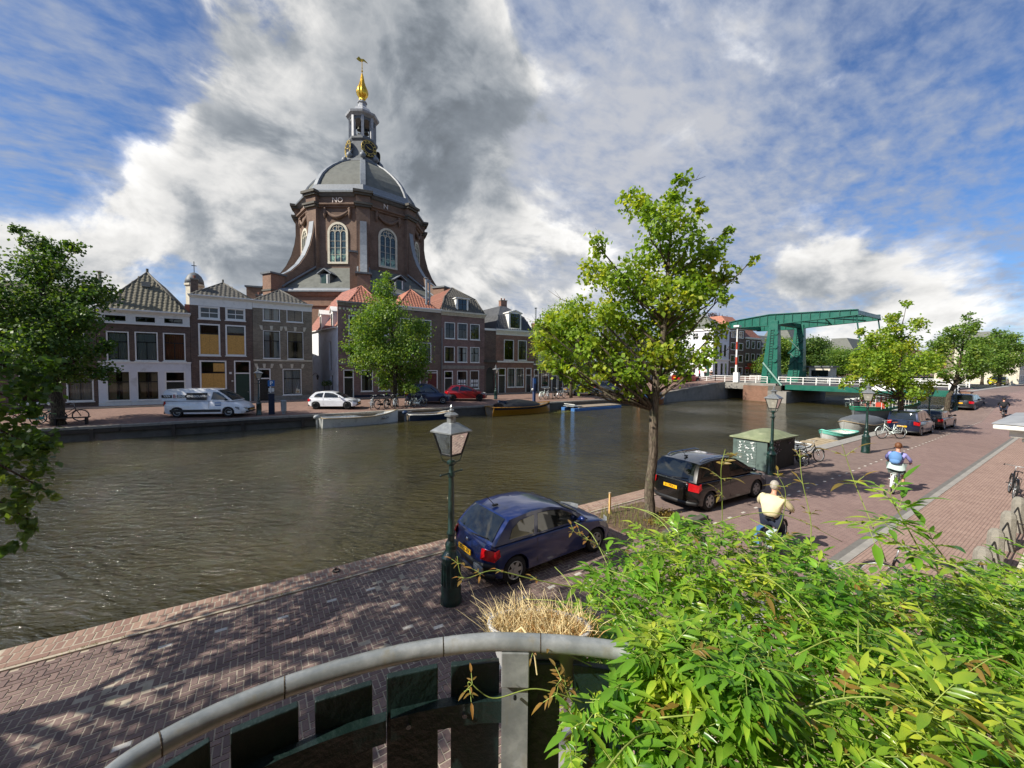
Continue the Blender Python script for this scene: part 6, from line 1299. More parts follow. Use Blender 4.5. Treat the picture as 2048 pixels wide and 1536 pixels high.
    m = MB(); m.cyl((.75, 0, H-.02), (.5, 0, H+.26), .008, n=5); m.box(.68, -.03, H-.02, .82, .03, H+.015); part(m, 'antenna', 'trim_black', t)
    m = MB(); c0 = cab[0]; c1 = cab[1]; p0 = Vector((c0[0]-.02, 0, c0[1]+.03)); p1 = Vector((c0[0]+(c1[0]-c0[0])*.25-.03, -.55, c0[1]+(c1[1]-c0[1])*.25+.02)); m.tube([p0, p1], .012, 5); part(m, 'wiper', 'trim_black', t)
    if rails:
        for sd in (-1, 1): m = MB(); m.tube([(.6, sd*.62, H-.07), (.75, sd*.62, H+.0), (2.1, sd*.62, H+.015), (2.35, sd*.62, H-.06)], .018, 6); part(m, 'roof_rail', 'chrome', t)
    return t
def far_z(x, y): return FZ+(y-36.5)*.039+ramp_far(x)
navy = car('hatchback_car', 'dark blue three-door hatchback parked by the near lamp post', 'hatch', (3.62, 7.32, 0), R(3), 'paint_navy', .98, plate='XP-SZ-BX', strip='trim_black', group='cars parked on the near quay')
for sd in (-.55, .55): m = MB(); m.box(-.045, sd-.16, .40, -.0, sd+.16, .52); part(m, 'bumper_insert', 'boat_grey', navy)
m = MB(); m.ball((.02, 0, .86), .045, 8, 6, (.3, 1, 1)); part(m, 'badge', 'chrome', navy, True)
for yy in (-.32, .32): m = MB(); m.ball((1.35, yy, 1.0), .3, 10, 8, (.35, .75, 1.1)); m.ball((1.3, yy, 1.28), .12, 8, 6, (.5, 1, .8)); part(m, 'seat', 'cloth_black', navy, True)
zaf = car('people_carrier', 'black people carrier with chrome roof rails beside the green kiosk', 'mpv', (11.15, 7.62, 0), R(-3), 'paint_black', .97, plate='51-TPX-1', rails=True, group='cars parked on the near quay')
m = MB(); m.box(-.05, -.62, .97, .03, .62, 1.02); part(m, 'chrome_strip', 'chrome', zaf)
car('small_dark_car', 'dark blue compact people carrier behind the pale bicycle', 'boxy', (37.6, 7.75, 0), R(-2), 'paint_darkblue', .97, group='cars parked on the near quay')
car('dark_saloon', 'dark grey car parked beyond the compact people carrier', 'wagon', (43.2, 7.6, 0), R(-2), 'paint_graphite', 1., group='cars parked on the near quay')
car('dark_estate_car', 'dark estate car parked by the leaning tree, farthest on the near quay', 'wagon', (58.6, 8.1, .62), R(-3), 'paint_graphite', 1.1, group='cars parked on the near quay')
car('yellow_car', 'small yellow car far along the road on the right', 'hatch', (112, 10.6, 2.1), R(180), 'paint_yellow', 1.1, group='cars beyond the bridge')
car('dark_car', 'dark car behind the yellow car far along the road', 'wagon', (122, 11.8, 2.1), R(180), 'paint_graphite', 1.1, group='cars beyond the bridge')
van = car('delivery_van', 'white van with company lettering parked on the far bank', 'van', (-6.0, 39.95, far_z(-6, 39.5)), R(-22), 'paint_white', 1.13, 'steel', plate='27-VBH-8', group='cars parked on the far bank', cat='van')
m = MB(); m.quad((1.55, -.966, 1.2), (2.75, -.966, 1.16), (2.82, -.93, 1.66), (1.55, -.93, 1.66)); part(m, 'rear_side_window', 'trim_black', van)
m = MB(); m.box(.55, -.975, .35, 3.6, -.945, .52); part(m, 'sill_trim', 'trim_black', van)
m = MB(); m.box(.1, -.962, 1.33, 1.56, -.958, 1.52); part(m, 'lettering_band', 'trim_black', van)
for tx, x, sz, mt in (('VAN', .42, .19, 'ink_white'), ('ERGE', 1.27, .19, 'ink_white'), ('HENEGOUWEN', 2.18, .19, 'ink_white')):
    tm = text_mb(tx, sz, .002, .004); xform(tm, frame_m((x, -.968 if x < 1.5 else -.957, 1.425), (1, 0, 0), (0, .06, 1))); part(tm, 'lettering', mt, van)
m = MB(); m.box(.72, -.972, 1.28, 1.0, -.963, 1.57); part(m, 'logo_tile', 'ink_white', van); tm = text_mb('B', .3, .002, .006); xform(tm, frame_m((.86, -.974, 1.425), (1, 0, 0), zz)); part(tm, 'logo', 'paint_red', van)
m = MB(); m.box(3.25, -.965, .78, 3.62, -.955, 1.0); part(m, 'door_sticker', 'sign_blue', van); m = MB(); m.box(3.25, -.968, .85, 3.62, -.9655, .93); part(m, 'sticker_stripe', 'ink_white', van)
polo = car('white_hatchback', 'small white hatchback with black wheels beside the white boat', 'hatch', (3.9, 40.9, far_z(4, 40.5)), R(-26), 'paint_white', 1.12, 'alloy_black', group='cars parked on the far bank')
m = MB(); m.box(1.6, -.845, .62, 2.05, -.838, .74); part(m, 'door_sticker', 'paint_grey', polo)
car('blue_box_car', 'dark blue box-shaped car with silver roof edge parked by bicycles', 'boxy', (13.2, 41.6, far_z(13, 41)), R(-24), 'paint_blue', 1.2, 'steel', group='cars parked on the far bank')
car('red_hatchback', 'red hatchback parked behind the yellow motor launch', 'hatch', (18.2, 42.6, far_z(18, 42)), R(-22), 'paint_red', 1.25, 'alloy_black', group='cars parked on the far bank')
car('silver_saloon', 'old silver saloon parked beside the far street tree', 'sedan', (37.0, 42.6, far_z(38, 42)), R(-14), 'paint_silver', 1.28, 'steel', group='cars parked on the far bank')
car('grey_people_carrier', 'grey people carrier parked behind the silver saloon', 'mpv', (43.2, 44.0, far_z(44, 44)), R(-14), 'paint_grey', 1.15, group='cars parked on the far bank')
car('white_car', 'white car glimpsed through the near tree leaves', 'wagon', (48.5, 43.6, far_z(49, 43)), R(-12), 'paint_white', 1.15, group='cars parked on the far bank')
car('red_car', 'dark red car beside the ramp railing of the bridge', 'hatch', (62.5, 42.4, far_z(63, 42)), R(-8), 'paint_red', 1.35, 'steel', group='cars parked on the far bank')
# ================================================================ STREET FURNITURE
def circle(r, n=16, c=(0, 0, 0), plane='xz', close=True):
    P = []
    for i in range(n+(1 if close else 0)):
        a = 2*math.pi*i/n; u, v = r*math.cos(a), r*math.sin(a)
        P.append((c[0]+u, c[1], c[2]+v) if plane == 'xz' else (c[0]+u, c[1]+v, c[2]))
    return P
def lamp(label, loc, scale=1., rz=0., group='lantern lamp posts on the near quay', mat='lamp_green', roof='zinc'):
    t = thing('street_lamp', label, 'street lamp', loc, rz, group, scale)
    m = MB(); m.lathe([(.205, 0), (.205, .1), (.19, .13), (.19, .3), (.175, .34), (.17, .8), (.185, .84), (.19, .9), (.16, .95), (.12, 1.0), (.105, 1.04), (.115, 1.1), (.115, 1.14), (.085, 1.2)], 16); part(m, 'base', mat, t, auto=35)
    m = MB()
    for i in range(16): a = 2*math.pi*i/16; m.tube([(.178*math.cos(a), .178*math.sin(a), .36), (.172*math.cos(a), .172*math.sin(a), .78)], .012, 4)
    o = part(m, 'fluting', mat, t); o['kind'] = 'stuff'
    m = MB(); m.lathe([(.07, 1.18), (.065, 1.3), (.085, 1.33), (.085, 1.36), (.062, 1.4), (.055, 2.1), (.05, 2.42), (.07, 2.44), (.07, 2.48), (.048, 2.52), (.045, 2.64), (.085, 2.68), (.085, 2.72), (.05, 2.75)], 12); part(m, 'pole', mat, t, auto=35)
    m = MB(); m.tube([(-.27, 0, 2.5), (.27, 0, 2.5)], .016, 6); m.ball((-.27, 0, 2.5), .026, 6, 5); m.ball((.27, 0, 2.5), .026, 6, 5); part(m, 'ladder_bar', mat, t)
    m = MB()
    for i in range(4):
        a = R(45+90*i); m.tube([(.04*math.cos(a), .04*math.sin(a), 2.68), (.16*math.cos(a), .16*math.sin(a), 2.74), (.19*math.cos(a), .19*math.sin(a), 2.82), (.19*math.cos(a), .19*math.sin(a), 2.86)], .011, 5)
    part(m, 'bracket', mat, t)
    b, tp = .135, .235; z0, z1 = 2.86, 3.28
    cn = lambda h, i: (h*(1 if i in (0, 3) else -1), h*(1 if i in (0, 1) else -1))
    m = MB()
    for i in range(4):
        p, q = cn(b, i), cn(tp, i); p2, q2 = cn(b, (i+1) % 4), cn(tp, (i+1) % 4)
        m.tube([(*p, z0), (*q, z1)], .018, 4); m.tube([(*p, z0), (*p2, z0)], .02, 4); m.tube([(*q, z1), (*q2, z1)], .02, 4)
    part(m, 'lantern_frame', 'black_iron', t)
    for i in range(4):
        m = MB(); p, q = cn(b, i), cn(tp, i); p2, q2 = cn(b, (i+1) % 4), cn(tp, (i+1) % 4); m.quad((*p, z0), (*p2, z0), (*q2, z1), (*q, z1)); part(m, 'pane', 'lamp_glass', t)
    m = MB(); m.lathe([(tp*1.414+.06, z1), (tp*1.414+.06, z1+.025), (.14, z1+.17), (.1, z1+.18)], 4, rot=R(45)); part(m, 'roof', roof, t)
    m = MB(); m.lathe([(.085, z1+.16), (.085, z1+.29), (.13, z1+.30), (.13, z1+.33), (.04, z1+.38), (.05, z1+.41), (.02, z1+.44), (.035, z1+.47), (.005, z1+.52)], 10); part(m, 'finial', roof, t)
    m = MB(); m.ball((0, 0, 3.08), .07, 10, 8, (1, 1, 1.5)); m.cyl((0, 0, 3.15), (0, 0, 3.3), .03); part(m, 'bulb', 'fabric_white', t, True)
    return t
lamp('green lamp post standing nearest, beside the blue hatchback', (3.0, 6.7, 0), 1.0, R(20))
lamp('green lamp post in front of the grey shuttered kiosk', (18.35, 7.75, 0), 1.0, R(5))
lamp('green lamp post between the wooden raft and the pale bicycle', (27.75, 7.1, 0), 1.0, R(12))
lamp('dark lamp post between the two dark cars on the near quay', (41.8, 7.2, 0), .96, R(0), roof='black_iron')
lamp('dark lamp post beside the estate car far along the quay', (58.6, 8.3, .5), 1.0, R(0), roof='black_iron')
lamp('lamp post behind the front of the white van', (-.15, 37.9, far_z(0, 38)), 1.05, R(10), 'lantern lamp posts on the far bank')
lamp('lamp post in front of the brick gateway', (24.6, 41.6, far_z(24, 41.6)), 1.12, R(10), 'lantern lamp posts on the far bank')
# parking machine, sign, bin, blue pole
t = thing('parking_meter', 'dark parking ticket machine with blue P sign beside the van', 'parking meter', (.74, 38.0, far_z(.7, 38))); m = MB(); m.box(-.22, -.18, 0, .22, .18, 1.75); part(m, 'cabinet', 'cloth_navy', t, bevel=.02); m = MB(); m.box(-.24, -.2, 1.75, .24, .2, 1.8); m.cyl((0, 0, 1.8), (0, 0, 2.95), .035); part(m, 'mast', 'zinc', t)
m = MB(); m.box(-.24, -.03, 2.35, .24, .03, 2.85); sg = part(m, 'sign', 'sign_blue', t); tm = text_mb('P', .42, .003, .01); xform(tm, frame_m((0, -.034, 2.6), (1, 0, 0), zz)); part(tm, 'letter', 'ink_white', sg); m = MB(); m.box(-.2, -.03, 1.9, .2, .03, 2.2); part(m, 'notice', 'white_paint', t)
t = thing('litter_bin', 'slim grey litter bin on the far quay edge', 'litter bin', (1.6, 37.7, far_z(1.6, 37.7))); m = MB(); m.lathe([(.13, 0), (.13, .25)], 10); part(m, 'foot', 'zinc', t); m = MB(); m.lathe([(.2, .25), (.22, 1.05), (.24, 1.07), (.24, 1.15), (.2, 1.2)], 12); part(m, 'drum', 'boat_grey', t, auto=40)
t = thing('blue_service_pole', 'blue boat power pole on the quay left of the raft', 'service pole', (27.6, 37.6, far_z(27, 37.6))); m = MB(); m.box(-.14, -.14, 0, .14, .14, 2.9); part(m, 'column', 'bag_navy', t); m = MB(); m.box(-.16, -.16, 2.2, .16, -.141, 2.8); part(m, 'panel', 'sign_blue', t); m = MB(); m.ball((-.3, -.1, 1.5), .16, 8, 6, (1, .7, 1)); part(m, 'socket_box', 'white_paint', t)
# graffitied kiosk
t = thing('shuttered_kiosk', 'grey-green electricity kiosk with shutters and white graffiti at the water edge', 'kiosk', (18.5, 7.98, 0))
m = MB(); m.box(0, 0, 0, 2.7, 1.45, 1.42); part(m, 'wall', 'kiosk_dark', t); m = MB(); m.box(-.03, 0.0, 0, -.002, .1, 1.42); m.box(-.03, 1.3, 0, -.002, 1.45, 1.42); m.box(-.03, .1, 1.3, -.002, 1.3, 1.42); part(m, 'shutter_frame', 'kiosk_green', t)
for i in range(9): m = MB(); m.hexa([(-.035, .45, .12+i*.13), (-.02, .45, .12+i*.13), (-.02, 1.3, .12+i*.13), (-.035, 1.3, .12+i*.13), (-.012, .45, .24+i*.13), (-.003, .45, .24+i*.13), (-.003, 1.3, .24+i*.13), (-.012, 1.3, .24+i*.13)]); part(m, 'slat', 'kiosk_green', t)
m = MB(); m.box(-.02, .1, .05, -.002, .44, 1.3); part(m, 'door_panel', 'kiosk_green', t)
m = MB(); rows = []
for i in range(9):
    f_ = i/8; row = []
    for k in range(9): g2 = k/8; row.append((-.12+2.94*g2, -.12+1.7*f_, 1.42+.32*math.sin(math.pi*f_)*math.sin(math.pi*g2)**.6))
    rows.append(row)
m.grid(rows); m.box(-.12, -.12, 1.36, 2.82, 1.58, 1.419); part(m, 'roof', 'kiosk_roof', t, auto=30)
rg = random.Random(8)
def scrawl(P, mk, n, mat, w):
    m = MB()
    for k in range(n):
        u0, v0 = rg.random(), rg.random(); pts = [mk(u0+rg.uniform(-.06, .06), v0+rg.uniform(-.05, .05)) for _ in range(5)]; m.tube(pts, w, 4)
    part(m, 'graffiti', mat, P)
scrawl(t, lambda u, v: (-.042, .5+.7*max(0, min(1, u)), .3+.95*max(0, min(1, v))), 30, 'spray_white', .016); scrawl(t, lambda u, v: (.15+1.1*u, -.012, .75+.55*v), 26, 'spray_pink', .022); scrawl(t, lambda u, v: (1.9+.6*u, -.012, 1.05+.3*v), 7, 'spray_pink', .02)
# stone bollards with iron rails, stoop slab and door hood at the right edge
sb = thing('stone_stoop', 'pale stone stoop behind the granite bollards at the right', 'stoop', (0, 0, 0)); m = MB(); m.box(9.5, -.9, .0, 24, .95, .13); part(m, 'slab', 'cream_stone', sb); m = MB(); m.box(9.4, -.9, .13, 17, .6, .22); part(m, 'upper_slab', 'cream_stone', sb)
bx = [9.4, 10.65, 11.95, 13.6, 15.6, 17.6]
for i, x in enumerate(bx):
    t = thing('stone_bollard', ['hidden granite bollard nearest the jasmine', 'short granite bollard in front of the jasmine leaves', 'granite bollard second along the stoop', 'granite bollard third along the stoop', 'granite bollard fourth along the stoop', 'farthest granite bollard on the stoop'][i], 'bollard', (x, 1.22, .05), 0, 'granite bollards along the stoop')
    m = MB(); m.lathe([(.14, 0), (.135, .82), (.122, .9), (.08, .97), (.02, .99)], 8, rot=R(22.5)); part(m, 'post', 'bollard_stone', t)
    if i < len(bx)-1:
        d_ = bx[i+1]-x
        for z in (.35, .72): m = MB(); m.tube([(.15, 0, z), (d_-.15, 0, z)], .017, 6); part(m, 'rail', 'black_iron', t)
        for z in (.72,): m = MB(); m.tube([(0, -.16, z), (0, -1.0, z-.05)], .014, 6); part(m, 'side_rod', 'black_iron', t)
hd = thing('door_hood', 'white moulded door hood jutting in at the right edge', 'door hood', (10.2, 0, 0))
for k, (o, z0, z1) in enumerate(((0, 3.55, 3.64), (-.16, 3.42, 3.55), (-.28, 3.34, 3.415), (-.36, 3.2, 3.33))): m = MB(); m.box(-o, -.85, z0, 3.2+o, 1.02+o, z1); part(m, 'moulding', 'white_trim', hd, bevel=.02)
m = MB(); m.hexa([(-.02, -.85, 3.64), (3.22, -.85, 3.64), (3.22, 1.04, 3.64), (-.02, 1.04, 3.64), (.1, -.85, 3.72), (3.1, -.85, 3.72), (3.0, .5, 3.70), (.2, .5, 3.70)]); part(m, 'zinc_top', 'lead', hd)
m = MB(); m.box(.5, -.85, .13, .9, .3, 3.19); part(m, 'pilaster', 'white_trim', hd); m = MB(); m.box(2.4, -.85, .13, 2.8, .3, 3.19); part(m, 'pilaster', 'white_trim', hd)
# tree pit with kerb block and dry weeds, small orange post
tp_ = thing('tree_pit', 'dry weedy tree pit edged with stone below the tall near tree', 'tree pit', (9.8, 7.4, 0)); m = MB(); m.box(-1.55, -.95, -.05, .9, 1.0, .03); part(m, 'soil', 'soil', tp_)
for bxs in ((-1.0, -1.25, .3, -1.0), (-.2, .0, 0, 0)): 
    if bxs[2]: m = MB(); m.hexa([(-.9, -1.3, 0), (1.25, -1.15, 0), (1.25, -.92, 0), (-.9, -1.06, 0), (-.88, -1.28, .2), (1.23, -1.13, .2), (1.23, -.94, .2), (-.88, -1.08, .2)]); part(m, 'kerb_block', 'dark_stone', tp_, bevel=.02)
rgn = np.random.default_rng(12); n = 520; bp2 = np.column_stack([rgn.uniform(-1.5, .8, n), rgn.uniform(-.8, 1.0, n), np.full(n, .0)])
h_ = rgn.uniform(.06, .36, n)*np.where(bp2[:, 0] < -.1, 1., .45); dv = np.column_stack([rgn.normal(0, .22, n), rgn.normal(0, .22, n), np.ones(n)])*h_[:, None]; sd_ = np.column_stack([rgn.normal(size=n), rgn.normal(size=n), np.zeros(n)]); sd_ /= np.linalg.norm(sd_, axis=1)[:, None]; sd_ *= .007
V = np.stack([bp2-sd_, bp2+sd_, bp2+dv+sd_*.6, bp2+dv-sd_*.6], 1).reshape(-1, 3); npmesh('weeds', V, np.arange(n*4).reshape(n, 4), 'leaf_weed', tp_, 'stuff')
rgl = np.random.default_rng(13); V, F_ = leaf_cloud([np.array([.3, -.4, .08]), np.array([.6, -.2, .08]), np.array([-.3, -.5, .06])], [.3, .25, .25], rgl, .05, 1.2, squash=.1); npmesh('fallen_leaves', V, F_, 'leaf_bronze', tp_, 'stuff')
t = thing('marker_post', 'thin orange wooden marker post at the quay edge', 'post', (8.95, 8.2, 0)); m = MB(); m.box(-.025, -.025, 0, .025, .025, .66); part(m, 'stake', 'straw_warm', t); m = MB(); m.box(-.03, -.03, .66, .03, .03, .69); part(m, 'cap', 'wood_raw', t)
# street bench and trailer planks under the left tree
t = thing('bench', 'dark bench around the trunk of the big left tree', 'bench', (-11.4, 38.0, far_z(-11, 38)))
for k in range(3): m = MB(); m.box(-.2+k*.02, -.55+k*.16, .45, 1.6, -.42+k*.16, .5); part(m, 'slat', 'wood_dark', t)
for x in (.0, 1.4): m = MB(); m.box(x, -.5, 0, x+.08, -.1, .45); part(m, 'leg', 'black_iron', t)
# ================================================================ BICYCLES
_bk = {}
def bike(label, loc, rz, col='bike_black', lean=0., group='parked bicycles', saddle='saddle_brown', scale=1., steer=0., name='bicycle', basket=False):
    t = thing(name, label, 'bicycle', loc, rz, group, scale); t.rotation_euler = (lean, 0, rz)
    def P(key, fn, nm, mat, par=t):
        k = (key, mat)
        if k not in _bk: mb = fn(); me = mb.mesh(nm, mat, True); fix_normals(me); _bk[k] = me
        return link(nm, _bk[k], par)
    for x in (-.54, .54):
        def wh(x=x): m = MB(); m.tube(circle(.335, 24, (x, 0, .35)), .022, 6, False); return m
        def sp(x=x):
            m = MB(); m.tube(circle(.305, 20, (x, 0, .35)), .011, 4, False); m.cyl((x, -.04, .35), (x, .04, .35), .025, n=6)
            for i in range(12): a = 2*math.pi*i/12; m.tube([(x, .02*(-1)**i, .35), (x+.3*math.cos(a), 0, .35+.3*math.sin(a))], .0035, 3)
            return m
        w = P('w%g' % x, wh, 'wheel', 'rubber'); P('s%g' % x, sp, 'spokes', 'bike_silver', w)
        def mg(x=x):
            m = MB(); a0, a1 = (R(20), R(185)) if x < 0 else (R(15), R(150)); rows = [[(x+.375*math.cos(a), y, .35+.375*math.sin(a)) for a in [a0+(a1-a0)*i/12 for i in range(13)]] for y in (-.03, 0, .03)]; m.grid(rows); return m
        P('m%g' % x, mg, 'mudguard', col)
    def fr():
        m = MB(); bb = (-.1, 0, .32); st = (-.24, 0, .82); hd_ = (.33, 0, .86); hb_ = (.37, 0, .70)
        m.tube([bb, st], .018, 6); m.tube([bb, (.1, 0, .42), hb_], .021, 6); m.tube([(-.16, 0, .52), (.1, 0, .60), (.34, 0, .82)], .018, 6); m.tube([hb_, hd_], .023, 6)
        for y in (-.05, .05): m.tube([bb, (-.54, y, .35)], .012, 5); m.tube([(-.22, 0, .76), (-.54, y, .35)], .010, 5); m.tube([(.375, 0, .68), (.42, y, .6), (.54, y, .35)], .013, 5)
        return m
    P('f', fr, 'frame', col)
    def hb():
        m = MB(); m.tube([(.33, 0, .86), (.3, 0, 1.03)], .014, 6); m.tube([(.08, -.3, 1.06), (.2, -.27, 1.07), (.31, -.1, 1.04), (.31, .1, 1.04), (.2, .27, 1.07), (.08, .3, 1.06)], .012, 6); return m
    P('h', hb, 'handlebar', 'bike_silver')
    def gr():
        m = MB()
        for y in (-.3, .3): m.tube([(.06, y, 1.06), (.17, y*.95, 1.07)], .019, 6)
        return m
    P('g', gr, 'grips', 'rubber')
    def sa():
        m = MB(); m.tube([(-.24, 0, .8), (-.27, 0, .93)], .013, 6); rows = []
        for x, w, z in ((-.42, .07, .95), (-.38, .11, .97), (-.28, .09, .96), (-.17, .035, .95), (-.12, .015, .94)): rows.append([(x, -w, z-.03), (x, -w*.7, z), (x, 0, z+.01), (x, w*.7, z), (x, w, z-.03)])
        m.grid(rows); return m
    P('sa', sa, 'saddle', saddle)
    def rk():
        m = MB()
        for y in (-.06, .06): m.tube([(-.28, y, .74), (-.75, y, .76)], .008, 4); m.tube([(-.7, y, .75), (-.54, y*1.3, .36)], .007, 4)
        for x in (-.4, -.55, -.7): m.tube([(x, -.06, .76), (x, .06, .76)], .006, 4)
        return m
    P('r', rk, 'rack', col)
    def cg():
        m = MB(); m.prism([(-.56, .31), (-.1, .22), (.04, .26), (.04, .38), (-.1, .42), (-.56, .40)], 'y', -.075, -.055); m.cyl((-.1, -.05, .32), (-.1, .1, .32), .03, n=6); m.tube([(-.1, -.09, .32), (-.02, -.1, .17)], .01, 4); m.tube([(-.1, .09, .32), (-.18, .1, .47)], .01, 4); m.box(-.06, -.2, .155, .02, -.1, .175); m.box(-.22, .1, .46, -.14, .2, .48); return m
    P('c', cg, 'chain_guard', col if col != 'bike_black' else 'trim_black')
    if basket:
        m = MB(); m.box(.42, -.18, .82, .72, .18, 1.05); part(m, 'basket', 'wood_dark', t)
    return t
bike('pale mint bicycle with brown saddle in front of the dark compact car', (35.0, 7.7, 0), R(148), 'bike_white', R(6), 'bicycles on the near quay', scale=1.15)
bike('black bicycle leaning by the kiosk, nearest the water', (21.75, 8.5, 0), R(25), 'bike_black', R(10), 'bicycles on the near quay', 'trim_black'); bike('black bicycle parked right of the kiosk', (22.4, 7.75, 0), R(-20), 'bike_black', R(-7), 'bicycles on the near quay', 'trim_black'); bike('grey bicycle between the kiosk and the black bicycles', (21.6, 8.1, 0), R(60), 'bike_silver', R(-8), 'bicycles on the near quay', 'trim_black')
fl = ['bicycle nearest the front of the white hatchback', 'silver bicycle second from the white hatchback', 'black bicycle with crate left of the round tree', 'bicycle just left of the round tree trunk', 'bicycle right of the round tree trunk', 'white bicycle in front of the blue box car']
for i, (x, c) in enumerate(((8.9, 'bike_silver'), (9.9, 'bike_black'), (10.5, 'bike_black'), (11.2, 'bike_silver'), (12.6, 'bike_black'), (13.4, 'bike_white'))): bike(fl[i], (x, 38.4-.1*i, far_z(x, 38.3)), R((70, 35, 50, 62, 40, 22)[i]), c, R((5, -6, 4, -5, 6, -4)[i]), 'bicycles on the far bank', 'trim_black', 1.25, basket=i == 2)
fl = ['white bicycle beside the blue service pole', 'silver bicycle second from the service pole', 'black bicycle third from the service pole', 'silver bicycle left of the silver saloon']
for i, (x, c) in enumerate(((30.4, 'bike_white'), (31.4, 'bike_silver'), (32.4, 'bike_black'), (33.5, 'bike_silver'))): bike(fl[i], (x, 39.6, far_z(x, 39.6)), R((30, 45, 35, 20)[i]), c, R((5, -6, 4, 7)[i]), 'bicycles on the far bank', 'trim_black', 1.3)
bike('red bicycle under the big left tree', (-13.0, 38.4, far_z(-13, 38.4)), R(40), 'bike_red', R(6), 'bicycles on the far bank', 'trim_black', 1.2); bike('mint bicycle under the big left tree', (-12.3, 38.9, far_z(-12, 38.9)), R(20), 'bike_mint', R(-6), 'bicycles on the far bank', 'trim_black', 1.2); bike('black bicycle against the left tree bench', (-11.3, 39.2, far_z(-11, 39.2)), R(10), 'bike_black', R(6), 'bicycles on the far bank', 'trim_black', 1.2)
bike('bicycle with red rear lamp half hidden by the jasmine', (10.2, 1.75, .05), R(100), 'bike_black', R(8), None, 'trim_black'); bike('dark bicycle against the wall at the right edge', (22.6, 1.75, .05), R(10), 'bike_black', R(6), None, 'trim_black')
# ================================================================ PEOPLE (each riding a bicycle of its own)
def skin_mesh(name, mat, parent, joints, edges, root=0, sub=1):
    me = bpy.data.meshes.new(name); me.from_pydata([j[:3] for j in joints], edges, []); me.materials.append(MATS[mat]); o = link(name, me, parent)
    o.modifiers.new('skin', 'SKIN'); me.skin_vertices.new() if not me.skin_vertices else None
    sv = me.skin_vertices[0].data
    for i, j in enumerate(joints): r_ = j[3]; sv[i].radius = (r_, j[4] if len(j) > 4 else r_); sv[i].use_root = i == root
    s = o.modifiers.new('sub', 'SUBSURF'); s.levels = sub; s.render_levels = sub
    sk = o.modifiers['skin']; sk.use_smooth_shade = True
    return o
def rider(label, loc, rz, top, legs, hair, bag=None, shoes='white_paint', dress=None, grp='cyclists', bulk=1.):
    t = thing('person', label, 'person', loc, rz, grp)
    # x forward; hips over the saddle
    J = [(-.3, 0, .98, .13, .15), (-.26, 0, 1.15, .12, .15), (-.2, 0, 1.36, .13, .17), (-.14, 0, 1.5, .06), (-.1, 0, 1.58, .055), (-.08, 0, 1.70, .10, .088), (-.07, 0, 1.79, .075)]
    E_ = [(0, 1), (1, 2), (2, 3), (3, 4), (4, 5), (5, 6)]; n0 = 7
    for s in (-1, 1):
        b = len(J); J += [(-.17, s*.2, 1.42, .06), (-.02, s*.33, 1.22, .046), (.14, s*.31, 1.1, .033), (.2, s*.30, 1.09, .035, .045)]; E_ += [(2, b), (b, b+1), (b+1, b+2), (b+2, b+3)]
        for k, dy in enumerate((-.03, -.01, .01, .03)): J.append((.255-.006*k, s*(.30+dy), 1.075, .0095)); J.append((.262-.006*k, s*(.30+dy), 1.045, .009)); E_ += [(b+3, len(J)-2), (len(J)-2, len(J)-1)]
        J.append((.2, s*.255, 1.07, .01)); E_.append((b+3, len(J)-1))
        kz, kx, fz_, fx = ((.66, .1, .22, -.06) if s < 0 else (.82, .14, .44, -.02)); b = len(J)
        J += [(-.2, s*.12, .92, .095), (kx, s*.14, kz, .062), (fx, s*.15, fz_+.06, .04), (fx+.12, s*.15, fz_, .038, .03)]; E_ += [(0, b), (b, b+1), (b+1, b+2), (b+2, b+3)]
    skin_mesh('body', 'skin', t, J, E_)
    T_ = [(-.31, 0, .95, .185, .215), (-.27, 0, 1.15, .16, .19), (-.2, 0, 1.34, .15, .2), (-.15, 0, 1.48, .08, .11)]; TE = [(0, 1), (1, 2), (2, 3)]
    for s in (-1, 1): b = len(T_); T_ += [(-.17, s*.21, 1.42, .078), (-.04, s*.32, 1.24, .062), (.1, s*.31, 1.13, .047)]; TE += [(2, b), (b, b+1), (b+1, b+2)]
    if bulk > 1: T_ = [(x, y*(1+.3*(bulk-1)), z, *[q*bulk for q in rs_]) for x, y, z, *rs_ in T_]
    skin_mesh('shirt', top, t, T_, TE)
    if dress: 
        m = MB(); rows = []
        for z, rx, ry, x in ((1.12, .17, .20, -.27), (1.0, .2, .24, -.28), (.88, .23, .27, -.27)): rows.append([(x+rx*math.cos(a), ry*math.sin(a), z+.02*math.sin(3*a)) for a in [2*math.pi*i/16 for i in range(16)]])
        m.grid(rows, True); part(m, 'jacket_hem', dress, t, True)
    G = [(-.3, 0, .97, .17, .2)]; GE = []
    for s in (-1, 1):
        kz, kx, fz_, fx = ((.66, .1, .22, -.06) if s < 0 else (.82, .14, .44, -.02)); b = len(G); G += [(-.2, s*.12, .92, .115), (kx, s*.14, kz, .085)]; GE += [(0, b), (b, b+1)]
        if legs[1] == 'long': G.append((fx, s*.15, fz_+.12, .06)); GE.append((b+1, b+2))
    skin_mesh('trousers', legs[0], t, G, GE)
    for s in (-1, 1):
        fz_, fx = ((.22, -.06) if s < 0 else (.44, -.02)); m = MB(); rows = []
        for x, w, h in ((-.09, .035, .07), (-.04, .045, .1), (.06, .05, .07), (.15, .04, .045), (.18, .015, .03)): rows.append([(fx+x+.03, s*.15+w*math.cos(a), fz_-.03+max(0, h*math.sin(a))) for a in [2*math.pi*i/10 for i in range(10)]])
        m.grid(rows, True); part(m, 'shoe', shoes, t, True)
    m = MB(); m.ball((-.1, 0, 1.735), .118, 12, 9, (1.0, .9, 1.05)); 
    hr = part(m, 'hair', hair, t, True)
    for s in (-1, 1): m = MB(); m.ball((-.06, s*.1, 1.69), .03, 8, 6, (.8, .5, 1.2)); part(m, 'ear', 'skin', t, True)
